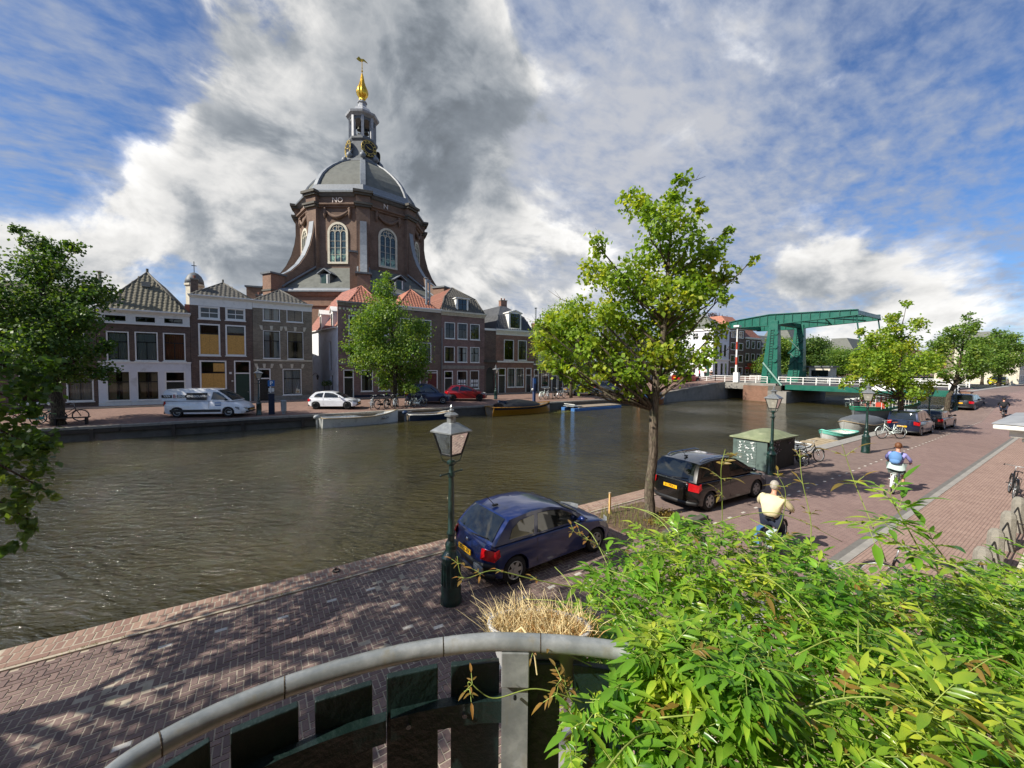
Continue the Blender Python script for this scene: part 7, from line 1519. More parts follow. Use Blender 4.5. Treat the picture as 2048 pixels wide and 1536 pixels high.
    m = MB(); m.ball((.03, 0, 1.685), .02, 8, 6, (1.2, .8, 1)); part(m, 'nose', 'skin', t, True)
    if bag:
        m = MB(); m.ball((-.45, .0, 1.33), .2, 12, 9, (.6, .95, 1.15)); bg_ = part(m, 'backpack', bag, t, True); m = MB(); m.ball((-.52, 0, 1.2), .14, 10, 7, (.55, 1.1, .7)); part(m, 'pocket', bag, bg_, True)
        for s in (-1, 1): m = MB(); m.tube([(-.34, s*.12, 1.47), (-.18, s*.14, 1.5), (-.08, s*.15, 1.38), (-.2, s*.15, 1.15)], .025, 6); part(m, 'strap', 'bag_navy', bg_)
    return t
bike('city bicycle ridden by the girl with the backpack', (19.9, 4.15, 0), R(2), 'bike_white', 0, 'bicycles being ridden', 'trim_black', name='ridden_bicycle'); rider('person in lilac top with blue backpack cycling away', (19.9, 4.15, 0), R(2), 'shirt_lilac', ('cloth_grey', 'short'), 'hair_brown', 'bag_blue', 'white_paint', 'dress_pale')
b_ = bike('bicycle with blue pannier ridden by the person in the cream shirt', (10.6, 4.35, 0), R(5), 'bike_black', 0, 'bicycles being ridden', 'trim_black', name='ridden_bicycle', scale=.97); m = MB(); m.box(-.78, .07, .38, -.42, .2, .74); part(m, 'pannier', 'tarp_blue', b_); m = MB(); m.box(-.78, -.2, .38, -.42, -.07, .74); part(m, 'pannier', 'dress_pale', b_)
o = rider('grey-haired person in cream shirt cycling behind the jasmine', (10.6, 4.35, 0), R(5), 'shirt_cream', ('cloth_navy', 'long'), 'hair_white', None, 'trim_black', bulk=1.28); o.scale = (.97,)*3
bike('dark bicycle ridden far down the road', (56.6, 5.1, .32), R(4), 'bike_black', 0, 'bicycles being ridden', 'trim_black', name='ridden_bicycle'); rider('person in black jacket cycling far down the road', (56.6, 5.1, .32), R(4), 'cloth_black', ('cloth_navy', 'long'), 'hair_dark', None, 'trim_black')
def walker(label, loc, rz, top, leg, hair, scale=1.):
    t = thing('person', label, 'person', loc, rz, 'pedestrians at the bridge', scale)
    J = [(0, 0, .95, .13, .15), (0, 0, 1.2, .12, .15), (0, 0, 1.42, .12, .18), (0, 0, 1.53, .055), (.01, 0, 1.66, .09), (.01, 0, 1.74, .07)]; E_ = [(0, 1), (1, 2), (2, 3), (3, 4), (4, 5)]
    for s in (-1, 1):
        b = len(J); J += [(0, s*.2, 1.42, .05), (.02, s*.25, 1.15, .042), (.1, s*.25, .9, .035)]; E_ += [(2, b), (b, b+1), (b+1, b+2)]
        b = len(J); J += [(0, s*.1, .9, .09), (s*.1, s*.1, .5, .06), (s*.18, s*.1, .08, .045), (s*.18+.15, s*.1, .04, .04)]; E_ += [(0, b), (b, b+1), (b+1, b+2), (b+2, b+3)]
    skin_mesh('body', 'skin', t, J, E_)
    T_ = [(0, 0, .98, .15, .17), (0, 0, 1.2, .14, .17), (0, 0, 1.42, .14, .2), (0, 0, 1.5, .08)]; TE = [(0, 1), (1, 2), (2, 3)]
    for s in (-1, 1): b = len(T_); T_ += [(0, s*.21, 1.42, .065), (.02, s*.25, 1.15, .055), (.08, s*.25, .95, .045)]; TE += [(2, b), (b, b+1), (b+1, b+2)]
    skin_mesh('shirt', top, t, T_, TE)
    G = [(0, 0, .97, .15, .17)]; GE = []
    for s in (-1, 1): b = len(G); G += [(0, s*.1, .9, .11), (s*.1, s*.1, .5, .08), (s*.18, s*.1, .12, .06)]; GE += [(0, b), (b, b+1), (b+1, b+2)]
    skin_mesh('trousers', leg, t, G, GE); m = MB(); m.ball((-.01, 0, 1.70), .11, 10, 8); part(m, 'hair', hair, t, True)
walker('person in red top walking onto the bridge ramp', (73, 44.2, 2.4), R(-60), 'fabric_magenta', 'cloth_navy', 'hair_dark', 1.25); walker('person in white shirt in front of the white corner building', (78, 46.0, 2.6), R(200), 'fabric_white', 'cloth_black', 'hair_brown', 1.25); walker('person in dark clothes by the bridge railing', (71.5, 41.0, 2.25), R(20), 'cloth_black', 'cloth_navy', 'hair_dark', 1.2)
# ================================================================ BOATS
def hull(P, L, B, H, mat, z0=-.12, bow=.5, flare=.75, inner='wood_deck', floor=.25, rim='wood_deck', stripe=None, stern=.75):
    st = []
    for i in range(15):
        f_ = i/14; x = -L/2+L*f_; w = B/2*(stern+(1-stern)*min(1, f_/.35)**.7 if f_ < .35 else (1 if f_ < .55 else max(.0, 1-((f_-.55)/.45)**2.2))); sh = H*(1+.12*(1-f_/.5)**2 if f_ < .5 else 1+bow*((f_-.5)/.5)**2)
        st.append((x, max(w, .012), sh))
    def ring(x, w, sh, ins=0.):
        w2 = max(.006, w-ins); return [(x, -w2, sh), (x, -w2*(.9*flare+.12), sh*.45), (x, -w2*flare*.8, z0+ins), (x, 0, z0-.06+ins), (x, w2*flare*.8, z0+ins), (x, w2*(.9*flare+.12), sh*.45), (x, w2, sh)]
    m = MB(); m.grid([ring(*s) for s in st]); m.add(ring(*st[0]), [tuple(range(7))]); part(m, 'hull', mat, P, True, auto=50)
    m = MB(); m.grid([ring(x, w, sh-.02, .06) for x, w, sh in st]); m.add(ring(*st[0], .06), [tuple(range(7))]); part(m, 'lining', inner, P)
    m = MB()
    for s in (-1, 1): m.tube([(x, s*w, sh) for x, w, sh in st], .045, 6)
    m.tube([(st[0][0], -st[0][1], st[0][2]), (st[0][0], st[0][1], st[0][2])], .045, 6); part(m, 'gunwale', rim, P, True)
    if stripe:
        m = MB()
        for s in (-1, 1): m.grid([[(x, s*(w*1.0+.012), sh*.93), (x, s*(w*.97+.012), sh*.72)] for x, w, sh in st])
        part(m, 'stripe', stripe, P)
    m = MB(); m.grid([[(x, -w*.6, floor*.3), (x, w*.6, floor*.3)] for x, w, sh in st[:-2]]); part(m, 'floor', inner, P)
    return st
def thwart(P, x, w, z, mat='wood_deck'): m = MB(); m.box(x-.14, -w, z, x+.14, w, z+.04); part(m, 'thwart', mat, P)
def cover(P, st, i0, i1, mat, rise=.45, name='cover'):
    rows = []
    for k, (x, w, sh) in enumerate(st[i0:i1]):
        f_ = k/max(1, i1-i0-1); r_ = rise*math.sin(math.pi*(.15+.7*f_)); rows.append([(x, w*1.03*math.cos(a), sh-.06+(r_+.06)*max(0, math.sin(a))**.8+.02*math.sin(7*a+k)) for a in [math.pi*j/12 for j in range(13)]])
    m = MB(); m.grid(rows); m.add(rows[0], [tuple(range(13))]); m.add(rows[-1], [tuple(range(13))]); return part(m, name, mat, P, True)
def outboard(P, x, z, mat='cloth_black'):
    m = MB(); m.ball((x-.3, 0, z+.3), .24, 10, 8, (1.1, .75, .8)); o = part(m, 'outboard_motor', mat, P, True); m = MB(); m.box(x-.35, -.06, -.3, x-.2, .06, z+.25); m.tube([(x-.2, 0, z+.3), (x+.35, .1, z+.35)], .03, 6); part(m, 'leg', 'boat_grey', o)
G_ = 'boats moored on the far bank'
t = thing('motor_launch', 'open white launch with outboard motor below the white hatchback', 'boat', (7.4, 35.6, -.6), R(6), G_); s = hull(t, 6.6, 2.0, .75, 'boat_white', inner='boat_white', rim='wood_raw', stripe='wood_dark' if 0 else None)
for x in (-1.8, .2, 1.7): thwart(t, x, .8, .45)
outboard(t, -3.3, .6, 'boat_grey'); tm = text_mb('XS 24', .28, .003); xform(tm, frame_m((1.7, -.995, .55), (1, .08, 0), (0, -.1, 1))); part(tm, 'registration', 'ink_black', t)
t = thing('rowing_boat', 'small blue rowing boat with white gunwale left of the yellow launch', 'boat', (13.9, 35.7, -.6), R(-2), G_); hull(t, 4.6, 1.6, .55, 'boat_blue', inner='wood_raw', rim='boat_white'); [thwart(t, x, .65, .36, 'wood_raw') for x in (-1.2, .1, 1.2)]; outboard(t, -2.3, .5, 'boat_blue')
t = thing('yellow_launch', 'yellow launch with black canopy below the red hatchback', 'boat', (24.3, 35.5, -.6), R(3), G_); s = hull(t, 8.4, 2.5, .85, 'boat_yellow', inner='wood_deck', rim='boat_yellow', stripe='cloth_black', bow=.35); cover(t, s, 2, 11, 'tarp_black', .75); m = MB(); m.quad((-2.9, -.9, 1.0), (-2.9, .9, 1.0), (-2.5, .8, 1.5), (-2.5, -.8, 1.5)); part(m, 'windscreen', 'car_glass', t)
t = thing('pontoon_raft', 'flat work raft with blue floats beside the service pole', 'raft', (35.0, 35.3, -.6), R(2), G_)
m = MB(); m.box(-3.4, -1.1, .34, 4.2, 1.15, .44); part(m, 'deck', 'wood_deck', t)
for y in (-1.15, .55): m = MB(); m.box(-4.2, y, -.2, 4.2, y+.62, .33); part(m, 'float', 'raft_blue', t, bevel=.05)
m = MB(); m.box(-4.1, -.9, .5, -2.6, .9, .56); part(m, 'ramp_plate', 'boat_grey', t); m = MB(); m.tube([(-3.4, -.9, .44), (-3.9, -.9, .75), (-3.9, .9, .75), (-3.4, .9, .44)], .04, 6); part(m, 'hand_rail', 'boat_white', t)
t = thing('tarp_covered_boat', 'orange boat under a blue tarpaulin behind the near tree trunk', 'boat', (46.5, 35.4, -.6), R(2), G_); s = hull(t, 6.4, 2.3, .85, 'boat_orange', rim='wood_raw'); cover(t, s, 1, 12, 'tarp_blue', .6)
G_ = 'boats moored on the near bank'
t = thing('restaurant_barge', 'grey barge with green gunwale and terrace furniture near the bridge', 'barge', (59.0, 14.0, -.6), R(180), G_); s = hull(t, 16.5, 3.8, 1.25, 'boat_grey', inner='wood_deck', rim='barge_green', stripe='barge_green', bow=.12, floor=1.6, stern=.9)
m = MB(); m.grid([[(x, -w*.9, sh-.12), (x, w*.9, sh-.12)] for x, w, sh in s]); part(m, 'deck', 'wood_deck', t)
m = MB(); m.lathe([(.25, 0), (.2, .5), (.3, .55), (.3, .62)], 10, (7.6, 0, 1.3)); m.cyl((7.6, 0, 1.7), (7.6, 0, 2.4), .05); part(m, 'bollard', 'cloth_black', t)
rg = random.Random(4)
for i in range(7):
    x = 5.2-i*1.7; m = MB(); m.cyl((x, -1.2, 1.2), (x, -1.2, 1.95), .04, n=6); m.box(x-.4, -1.6, 1.95, x+.4, -.8, 2.0); part(m, 'terrace_table', 'boat_white', t)
    for dx, dy in ((-.65, -1.2), (.65, -1.2), (0, .3)):
        m = MB(); xx, yy = x+dx, dy; m.box(xx-.2, yy-.2, 1.6, xx+.2, yy+.2, 1.64); m.box(xx-.2, yy+.16, 1.64, xx+.2, yy+.2, 2.05)
        for a in (-.18, .18):
            for b in (-.18, .18): m.cyl((xx+a, yy+b, 1.15), (xx+a, yy+b, 1.6), .02, n=4)
        part(m, 'terrace_chair', rg.choice(['fabric_red', 'boat_white', 'cloth_grey', 'boat_white']), t)
for x in (2.2, -1.8, -5.6): m = MB(); m.lathe([(1.5, 2.95), (.9, 3.2), (.05, 3.4)], 8, (x, .2, 0), caps=False); m.cyl((x, .2, 1.2), (x, .2, 3.4), .035, n=6); part(m, 'parasol', 'fabric_white', t)
m = MB(); m.box(3.4, .8, 1.2, 5.0, 1.5, 1.75); part(m, 'flower_box', 'fabric_red', t)
for x in range(12): m = MB(); xx = 7-x*1.2; m.cyl((xx, 1.75, 1.25), (xx, 1.75, 1.95), .025, n=5); part(m, 'stanchion', 'boat_white', t)
m = MB(); m.tube([(7, 1.75, 1.95), (-6.2, 1.75, 1.95)], .02, 5); part(m, 'guard_rope', 'boat_white', t)
t = thing('covered_sloop', 'boat under a grey tarpaulin moored behind the lamp post', 'boat', (41.0, 10.9, -.6), R(178), G_); s = hull(t, 6.4, 2.2, .8, 'boat_white', rim='wood_raw'); cover(t, s, 1, 13, 'tarp_grey', .7)
t = thing('small_dinghy', 'small white and turquoise dinghy by the wooden raft', 'boat', (34.9, 10.6, -.6), R(170), G_); hull(t, 3.4, 1.5, .6, 'boat_white', rim='bike_mint', inner='boat_white', stripe='bike_mint'); [thwart(t, x, .6, .4, 'boat_white') for x in (-.6, .5)]
t = thing('wooden_raft', 'flat pale wooden raft moored right of the kiosk', 'raft', (30.6, 10.2, -.6), R(0), G_)
for k in range(6): m = MB(); m.box(-2.2, -.8+k*.28, .3, 2.2, -.55+k*.28, .36); part(m, 'plank', 'wood_raw', t)
m = MB(); m.box(-2.1, -.75, -.1, 2.1, .8, .299); part(m, 'float', 'boat_white', t)
t = thing('rowing_boat', 'dark boat with white covers just behind the kiosk', 'boat', (25.4, 10.2, -.6), R(175), G_); s = hull(t, 4.2, 1.5, .6, 'cloth_black', rim='boat_white'); cover(t, s, 3, 11, 'boat_grey', .25)
# water lilies beside the raft
t = thing('water_lily_patch', 'pale water lily pads floating beside the yellow launch', 'plant', (29.5, 34.3, -.59)); m = MB(); rg = random.Random(2)
for k in range(40):
    x, y = rg.gauss(0, .6), rg.gauss(0, .5); r_ = rg.uniform(.08, .16); m.lathe([(.002, .006), (r_, .004)], 7, (x, y, k*.0002), caps=False)
o = part(m, 'pads', 'leaf_weed', t); o['kind'] = 'stuff'
# cafe terrace and parasols seen beyond the bridge end of the near quay
for i, (x, y) in enumerate(((88, 11.5), (92, 12.0), (96, 12.6))):
    t = thing('cafe_parasol', ['white', 'magenta', 'cream'][i]+' cafe parasol beyond the bridge end, seen between the right-hand trees', 'parasol', (x, y, 2.15), 0, 'cafe parasols'); m = MB(); m.lathe([(1.6, 2.3), (1, 2.6), (.05, 2.85)], 8, caps=False); part(m, 'canopy', ('fabric_white', 'fabric_magenta', 'shirt_cream')[i], t); m = MB(); m.cyl((0, 0, 0), (0, 0, 2.85), .04, n=6); part(m, 'pole', 'boat_white', t)
# long shoots of the jasmine: (control points as right/down/depth samples, leaf stations, young, leaf length, stem radius, start, pairs)
WHIPS = [
 ([(1180, 1190, 1.35), (1080, 1170, 1.3), (990, 1150, 1.25), (930, 1165, 1.2), (915, 1120, 1.2)], 5, True, .03, .0022, .2, 1),
 ([(1240, 1150, 1.4), (1205, 1100, 1.4), (1170, 1080, 1.4), (1145, 1062, 1.4)], 4, True, .026, .0018, .3, 1),
 ([(1300, 1130, 1.5), (1420, 1060, 1.5), (1560, 1030, 1.5), (1700, 1090, 1.5)], 2, True, .03, .0022, .2, 1),
 ([(1455, 1090, 1.5), (1452, 1000, 1.45), (1448, 940, 1.4), (1455, 900, 1.4)], 4, True, .036, .0018, .3, 2),
 ([(1530, 1120, 1.45), (1570, 1060, 1.4), (1580, 990, 1.35), (1560, 950, 1.35)], 3, True, .03, .0018, .5, 1),
 ([(1625, 1150, 1.3), (1635, 1060, 1.3), (1612, 960, 1.3), (1605, 900, 1.3)], 3, True, .032, .0018, .3, 1),
 ([(1790, 1130, 1.1), (1770, 1080, 1.1), (1720, 970, 1.15), (1690, 890, 1.15)], 2, True, .04, .0018, .6, 1),
 ([(1860, 1110, 1.0), (1830, 1060, 1.0), (1800, 1010, 1.0), (1790, 985, 1.0)], 4, False, .05, .002, .3, 2),
 ([(1950, 1180, .95), (1880, 1090, .95), (1800, 1050, .95), (1740, 1060, .95)], 6, False, .045, .002, .1, 2),
 ([(2060, 1250, .85), (1950, 1150, .9), (1860, 1120, .95), (1820, 1100, .95)], 5, False, .05, .002, .1, 2),
 ([(1180, 1430, .85), (1080, 1400, .82), (990, 1420, .8), (940, 1385, .8), (950, 1420, .8)], 2, True, .024, .0016, .6, 1),
 ([(1190, 1470, .82), (1150, 1420, .8), (1130, 1380, .8), (1120, 1430, .8)], 3, True, .03, .0016, .3, 2),
 ([(1230, 1370, .95), (1150, 1330, .92), (1100, 1310, .9), (1065, 1315, .9)], 2, True, .02, .0014, .5, 1),
 ([(1240, 1280, 1.05), (1210, 1340, 1.0), (1235, 1400, .95), (1250, 1460, .9)], 5, False, .04, .0018, .1, 2),
 ([(1200, 1260, 1.1), (1185, 1310, 1.05), (1180, 1360, 1.0), (1178, 1400, .95)], 4, False, .04, .0018, .1, 2),
 ([(1600, 1200, 1.1), (1650, 1280, 1.0), (1560, 1330, .95), (1530, 1300, .95)], 1, False, .03, .0024, .5, 1),
 ([(1480, 1540, .7), (1640, 1440, .75), (1800, 1420, .72), (2000, 1500, .65)], 4, True, .035, .0022, .2, 2),
 ([(2040, 1330, .8), (1980, 1340, .85), (1900, 1330, .9), (1860, 1320, .95)], 5, True, .045, .002, .1, 2)]
# ================================================================ FOREGROUND BALCONY
arc = [(-.235, .80), (-.2, .85), (-.13, .88), (-.03, .895), (.1, .89), (.26, .86), (.39, .815), (.47, .775), (.57, .705), (.66, .63), (.735, .55), (.80, .45), (.84, .36)]
ZR = 3.84
rl = thing('balcony_railing', 'curved galvanised handrail with dark green plank fence in the foreground', 'railing', (0, 0, 0))
def smooth(pts, n=6):
    out = []
    for i in range(len(pts)-1):
        p0 = pts[max(i-1, 0)]; p1, p2 = pts[i], pts[i+1]; p3 = pts[min(i+2, len(pts)-1)]
        for k in range(n):
            t_ = k/n; out.append(tuple(.5*((2*b)+(-a+c)*t_+(2*a-5*b+4*c-d_)*t_**2+(-a+3*b-3*c+d_)*t_**3) for a, b, c, d_ in zip(p0, p1, p2, p3)))
    out.append(pts[-1]); return out
ap = smooth(arc)
m = MB(); m.tube([(x, y, ZR) for x, y in ap], .0198, 18); part(m, 'handrail', 'galvanised', rl, True)
for k in (10, 21, 34, 47): 
    a, b = Vector((*ap[k], ZR)), Vector((*ap[k+1], ZR)); d_ = (b-a).normalized(); m = MB(); m.tube([a-d_*.001, a+d_*.0015], .0202, 18); part(m, 'weld_line', 'bark_light', rl, True)
px, py = .505, .752
e_ = Vector((px, py, 0)).normalized(); s_ = Vector((e_.y, -e_.x, 0))
def bx_(m, c, w, d_, z0, z1): P = [c-s_*w-e_*d_, c+s_*w-e_*d_, c+s_*w+e_*d_, c-s_*w+e_*d_]; m.hexa([tuple(p+zz*z0) for p in P]+[tuple(p+zz*z1) for p in P])
pc = Vector((px, py, 0))
m = MB(); bx_(m, pc, .031, .0045, 2.7, 3.77); bx_(m, pc-s_*.029+e_*.028, .0035, .03, 2.7, 3.77); part(m, 'post', 'galvanised', rl)
m = MB(); bx_(m, pc-e_*.006, .033, .012, 3.74, 3.825); part(m, 'post_sleeve', 'galvanised', rl, bevel=.002)
m = MB(); m.cyl(pc-e_*.012+zz*3.715, pc-e_*.02+zz*3.715, .004, n=8); part(m, 'bolt', 'black_iron', rl)
# planks under the rail, leaning with the arc
def arc_at(u):
    i = min(int(u), len(ap)-2); f_ = u-i; return Vector((ap[i][0]*(1-f_)+ap[i+1][0]*f_, ap[i][1]*(1-f_)+ap[i+1][1]*f_, 0))
u = 2.0; k = 0; rg = random.Random(6)
Ls = [0]
for i in range(len(ap)-1): Ls.append(Ls[-1]+math.hypot(ap[i+1][0]-ap[i][0], ap[i+1][1]-ap[i][1]))
def at_len(s): 
    i = max(0, min(len(ap)-2, int(np.searchsorted(Ls, s))-1)); f_ = (s-Ls[i])/(Ls[i+1]-Ls[i]); return Vector((ap[i][0]+(ap[i+1][0]-ap[i][0])*f_, ap[i][1]+(ap[i+1][1]-ap[i][1])*f_, 0))
s0 = .06
while s0 < Ls[-1]-.12:
    a, b = at_len(s0), at_len(s0+.122); n_ = Vector((a.x+b.x, a.y+b.y, 0)).normalized(); a = a+n_*.045; b = b+n_*.045; th = n_*.018; zt_ = ZR-.085+rg.uniform(-.006, .006)
    m = MB(); m.hexa([tuple(a+zz*2.6), tuple(b+zz*2.6), tuple(b+th+zz*2.6), tuple(a+th+zz*2.6), tuple(a+zz*zt_), tuple(b+zz*(zt_+rg.uniform(-.004, .004))), tuple(b+th+zz*zt_), tuple(a+th+zz*zt_)]); part(m, 'plank', 'plank_green', rl, bevel=.003)
    s0 += .122+.024
for z0 in (3.62, 2.9):
    for (q0, q1) in ((.08, .5), (.51, .83)):
        pts = [at_len(q0+(q1-q0)*i/6) for i in range(7)]; m = MB(); rows = []
        for p in pts: n_ = p.normalized(); a = p+n_*.018; b = p+n_*.044; rows.append([a+zz*z0, a+zz*(z0+.055), b+zz*(z0+.055), b+zz*z0])
        m.grid(rows, True); m.add(rows[0], [(0, 1, 2, 3)]); m.add(rows[-1], [(0, 1, 2, 3)]); part(m, 'batten', 'plank_green', rl)
for q in (.55, .68): p = at_len(q); n_ = p.normalized(); m = MB(); m.cyl(p+n_*.01+zz*3.65, p+n_*.02+zz*3.65, .006, n=8); part(m, 'bolt', 'chrome', rl)
# straw-filled grey pot hung outside the rail
pot = thing('hanging_planter', 'grey planter of dried straw grass hung outside the rail', 'planter', (.628, .82, 3.738))
m = MB(); rows = []
ax = Vector((.79, -.61, 0)); ay = Vector((.61, .79, 0))
for z, rx, ry in ((-.12, .08, .045), (-.02, .12, .06), (.05, .138, .07), (.062, .145, .074), (.062, .13, .064), (.03, .125, .06)): rows.append([ax*(rx*math.cos(a))+ay*(ry*math.sin(a))+zz*z for a in [2*math.pi*i/24 for i in range(24)]])
m.grid(rows, True); part(m, 'pot', 'pot_grey', pot, True)
for mat_, n, hh, sd in (('straw', 1000, .068, 1), ('straw_warm', 900, .04, 2)):
    rg2 = np.random.default_rng(sd); th = rg2.uniform(0, 2*np.pi, n); rr2 = np.sqrt(rg2.random(n)); axn, ayn = np.array(ax), np.array(ay)
    base = np.outer(.143*rr2*np.cos(th)+(.0 if sd == 1 else .02), axn)+np.outer(.07*rr2*np.sin(th), ayn)+np.array([0, 0, .03]); d_ = np.outer(rg2.normal(-.25 if sd == 1 else .05, .5, n), axn)+np.outer(rg2.normal(.1, .45, n), ayn)+np.outer(np.ones(n), [0, 0, 1.]); d_ *= (hh*rg2.uniform(.5, 1.15, n))[:, None]
    w_ = np.cross(d_, rg2.normal(size=(n, 3))); w_ /= np.linalg.norm(w_, axis=1)[:, None]; w_ *= .0008
    mid = base+d_*.55+np.array([0, 0, .008]); tip = base+d_+rg2.normal(size=(n, 3))*.008
    V = np.concatenate([np.stack([base-w_, base+w_, mid+w_, mid-w_], 1), np.stack([mid-w_, mid+w_, tip+w_*.4, tip-w_*.4], 1)]).reshape(-1, 3); npmesh('dried_grass', V, np.arange(len(V)).reshape(-1, 4), mat_, pot, 'stuff')
m = MB(); m.tube([(-.11, -.0, .06), (-.1, -.06, .125), (-.095, -.1, .11), (-.085, -.105, .03)], .0022, 6); part(m, 'loose_strand', 'straw', pot)
# ================================================================ JASMINE climbing over the rail
def leaflet_mesh(L, W, curl, mat, seed):
    rg_ = random.Random(seed); m = MB(); n = 4; rows = []
    for i in range(n+1):
        t_ = i/n; w = W*math.sin(math.pi*min(1, t_**.75))**.9*(1 if t_ < 1 else 0); x = L*t_; z = -curl*L*t_*t_; rows.append([(x, -w, z+.22*w), (x, 0, z-.1*w), (x, w, z+.22*w)])
    m.grid(rows); me = m.mesh('leaf', mat, True); return me, m
LV = [leaflet_mesh(1, w, c, mt, i) for i, (w, c, mt) in enumerate(((.145, .18, 'leaf_jasmine'), (.17, .3, 'leaf_jasmine'), (.125, .1, 'leaf_jasmine'), (.155, .4, 'leaf_jasmine')))]
LB = [leaflet_mesh(1, w, c, 'leaf_bronze', 9+i) for i, (w, c) in enumerate(((.15, .2), (.13, .35)))]
jas = thing('jasmine_bush', 'sprawling jasmine with glossy green leaflets filling the lower right corner', 'plant', (0, 0, 0))
rj = random.Random(77)
def jz(lat, dep):                                            # canopy height: lateral (camera right), depth (camera forward)
    return 3.83+.05*math.sin(lat*6.1+dep*3)+.05*math.sin(dep*8.3+lat*4)+.03*math.sin(lat*14-dep*5)-.25*max(0, dep-1.3)-.25*max(0, .75-dep)+.10*math.exp(-((lat-.88)/.16)**2-((dep-1.38)/.12)**2)
def world(lat, dep, z): return Vector((f0.x*dep+r0.x*lat, f0.y*dep+r0.y*lat, z))
def inside(lat, dep):
    left = np.interp(dep, [.4, .63, .8, .9, 1.05, 1.2, 1.35, 1.5, 1.7], [.1, .10, .2, .27, .2, .17, .27, .42, .6])+.03*math.sin(dep*31)+.02*math.sin(dep*57)
    return lat > left and dep < 1.5-.05*math.sin(lat*9)-(.16*max(0, lat-1.1)) and lat < 1.5*dep+.3
leaves = []; stems = MB()
def spray(p, d_, L, n=3, young=False, side=None):
    """pinnate leaf: n pairs and a longer end leaflet along a short stalk"""
    d_ = d_.normalized(); up_ = Vector((0, 0, 1)); s = d_.cross(up_)
    s = s.normalized() if s.length > .05 else Vector((1, 0, 0)); nn = s.cross(d_).normalized()
    stems.tube([p, p+d_*L*.55, p+d_*L*1.1-up_*L*.06], [.0011, .0009, .0007], 4, False)
    for i in range(n):
        q = p+d_*L*(.35+.75*i/n)-up_*L*.03*i
        for sg in (-1, 1):
            dd = (s*sg*.95+d_*.55+nn*rj.uniform(-.15, .25)).normalized(); leaves.append((q, dd, (nn+s*sg*.25+Vector((rj.gauss(0, .2), rj.gauss(0, .2), 0))).normalized(), L*rj.uniform(.62, .85), young))
    leaves.append((p+d_*L*1.1-up_*L*.06, (d_-up_*.15).normalized(), nn, L*rj.uniform(1.0, 1.35), young))
# body of the bush: many sprays in a layer over a hidden mound
for k in range(9000):
    dep = .42+1.12*rj.random()**.8; lat = rj.random()*(1.5*dep+.3)
    if not inside(lat, dep): continue
    layer = rj.random()**1.25*.32; z = jz(lat, dep)-layer
    a = rj.uniform(0, 2*math.pi); d_ = Vector((math.cos(a), math.sin(a), rj.uniform(-.25, .55)))-f0*.25
    if layer < .08: d_.z += .25
    spray(world(lat, dep, z), d_, rj.uniform(.024, .05), rj.choice((2, 2, 3)), rj.random() < .018)
for k in range(1700):
    i = rj.randrange(len(ap)); q = Vector((ap[i][0], ap[i][1], 0))
    if q.dot(r0) < .30: continue
    n_ = q.normalized(); q = q+n_*rj.uniform(-.07, .05)+zz*(ZR+rj.uniform(-.03, .075)); a = rj.uniform(0, 2*math.pi)
    spray(q, Vector((math.cos(a), math.sin(a), rj.uniform(-.1, .5)))-n_*.3, rj.uniform(.03, .046), rj.choice((2, 3)), rj.random() < .02)
# skirt hanging in front on the camera side and over the planks
for k in range(150):
    dep = rj.uniform(.62, .95); lat = rj.uniform(.12, .3)+(dep-.6)*.1; z = rj.uniform(3.15, 3.66); spray(world(lat, dep, z), Vector((rj.uniform(-1, .3)*r0.x, rj.uniform(-1, .3)*r0.y, rj.uniform(-.6, .2))), rj.uniform(.03, .045), 3, rj.random() < .15)
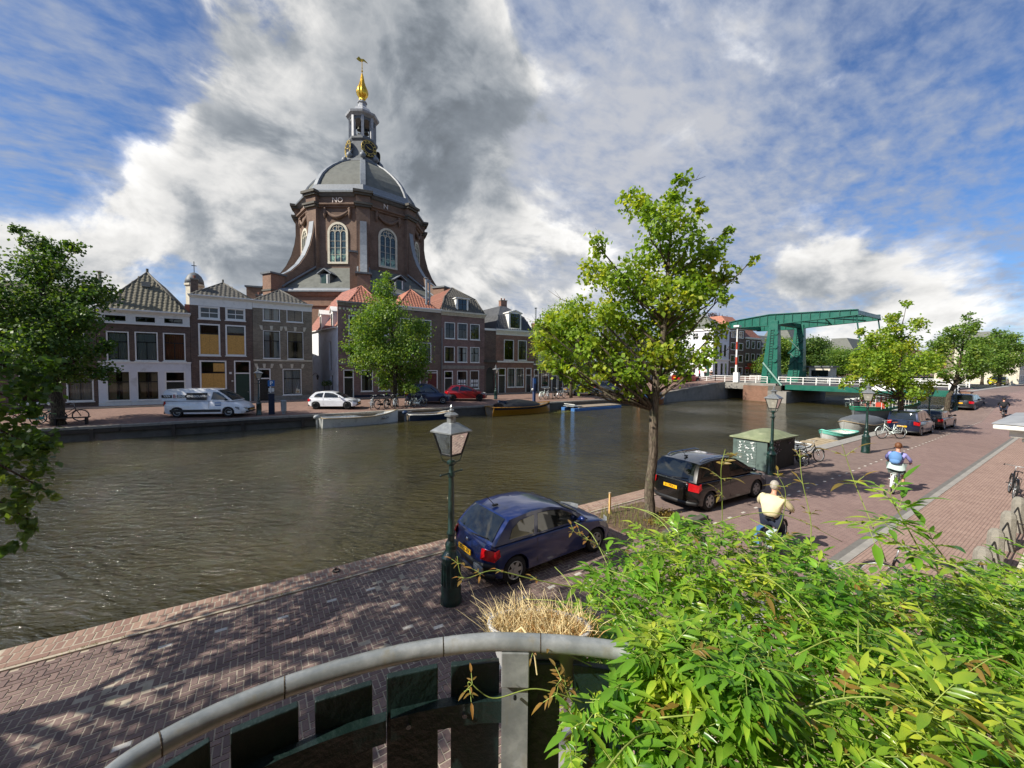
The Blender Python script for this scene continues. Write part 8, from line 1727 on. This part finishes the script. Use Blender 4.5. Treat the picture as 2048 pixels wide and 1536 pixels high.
# stems and long whips
def whip(pts, n, young, L=.035, r_=.0018, start=.3, pairs=2):
    P = smooth([tuple(p) for p in pts], 8); stems.tube(P, [r_*(1-.6*i/len(P)) for i in range(len(P))], 5)
    for i in range(n):
        f_ = start+(1-start)*(i+.5)/n; q = Vector(P[int(f_*(len(P)-1))]); nx = Vector(P[min(len(P)-1, int(f_*(len(P)-1))+1)]); tg = (nx-q).normalized() if (nx-q).length > 1e-6 else Vector((0, 0, 1))
        for sg in (-1, 1): sd = tg.cross(Vector((rj.gauss(0, .3), rj.gauss(0, .3), 1))).normalized()*sg; spray(q, sd*.8+tg*.5+Vector((0, 0, rj.uniform(-.2, .3))), L*rj.uniform(.7, 1.1), pairs, young)
def pxw(px, py, dep):                                        # lateral and height of a point at a given depth in front of the balcony
    lat = (px-1024)/775*dep; return world(lat, dep, 4.5-(py-(735+(px-1024)*.0087))/775*dep)
for w_ in WHIPS: whip([pxw(*p) for p in w_[0]], w_[1], w_[2], *w_[3:])
for k in range(60):
    dep = rj.uniform(.7, 1.7); lat = rj.uniform(.25, 1.6*dep)
    if inside(lat, dep): a = rj.uniform(0, 6.28); p = world(lat, dep, jz(lat, dep)-.1); e = p+Vector((math.cos(a)*.3, math.sin(a)*.3, rj.uniform(.02, .12))); stems.tube(smooth([tuple(p), tuple(p.lerp(e, .5)+zz*.05), tuple(e)], 5), .0016, 5)
part(stems, 'stems', 'stem_green', jas, True)
def leaf_m(p, d_, n_, L):
    x = d_; y = n_.cross(x); y = y.normalized() if y.length > 1e-3 else x.orthogonal().normalized(); z = x.cross(y); return Matrix(((x.x*L, y.x*L, z.x*L, p.x), (x.y*L, y.y*L, z.y*L, p.y), (x.z*L, y.z*L, z.z*L, p.z), (0, 0, 0, 1)))
cpos = Vector((0, 0, 4.5)); order = sorted(range(len(leaves)), key=lambda i: -(leaves[i][3]/(leaves[i][0]-cpos).length) if (leaves[i][0].z > jz((leaves[i][0]).dot(r0), (leaves[i][0]).dot(f0))-.07) and abs((leaves[i][0]-cpos).dot(rt)) < 1.3*(leaves[i][0]-cpos).dot(fw) and (leaves[i][0]-cpos).dot(fw) > .55 else 0)
big = set(order[:295]); acc = {0: ([], []), 1: ([], [])}
for i, (p, d_, n_, L, yg) in enumerate(leaves):
    me, mb = rj.choice(LB if yg else LV); M = leaf_m(p, d_, n_, L)
    if i in big: o = link('leaf', me, jas); o.matrix_local = M
    else:
        V, Fc = acc[int(yg)]; k = len(V); V.extend([M @ Vector(v) for v in mb.v]); Fc.extend([tuple(j+k for j in f) for f in mb.f])
for yg, nm, mt in ((0, 'foliage', 'leaf_jasmine'), (1, 'young_foliage', 'leaf_bronze')):
    V, Fc = acc[yg]
    if V: o = npmesh(nm, np.array([tuple(v) for v in V]), np.array(Fc), mt, jas, 'stuff'); o.data.polygons.foreach_set('use_smooth', [True]*len(o.data.polygons))
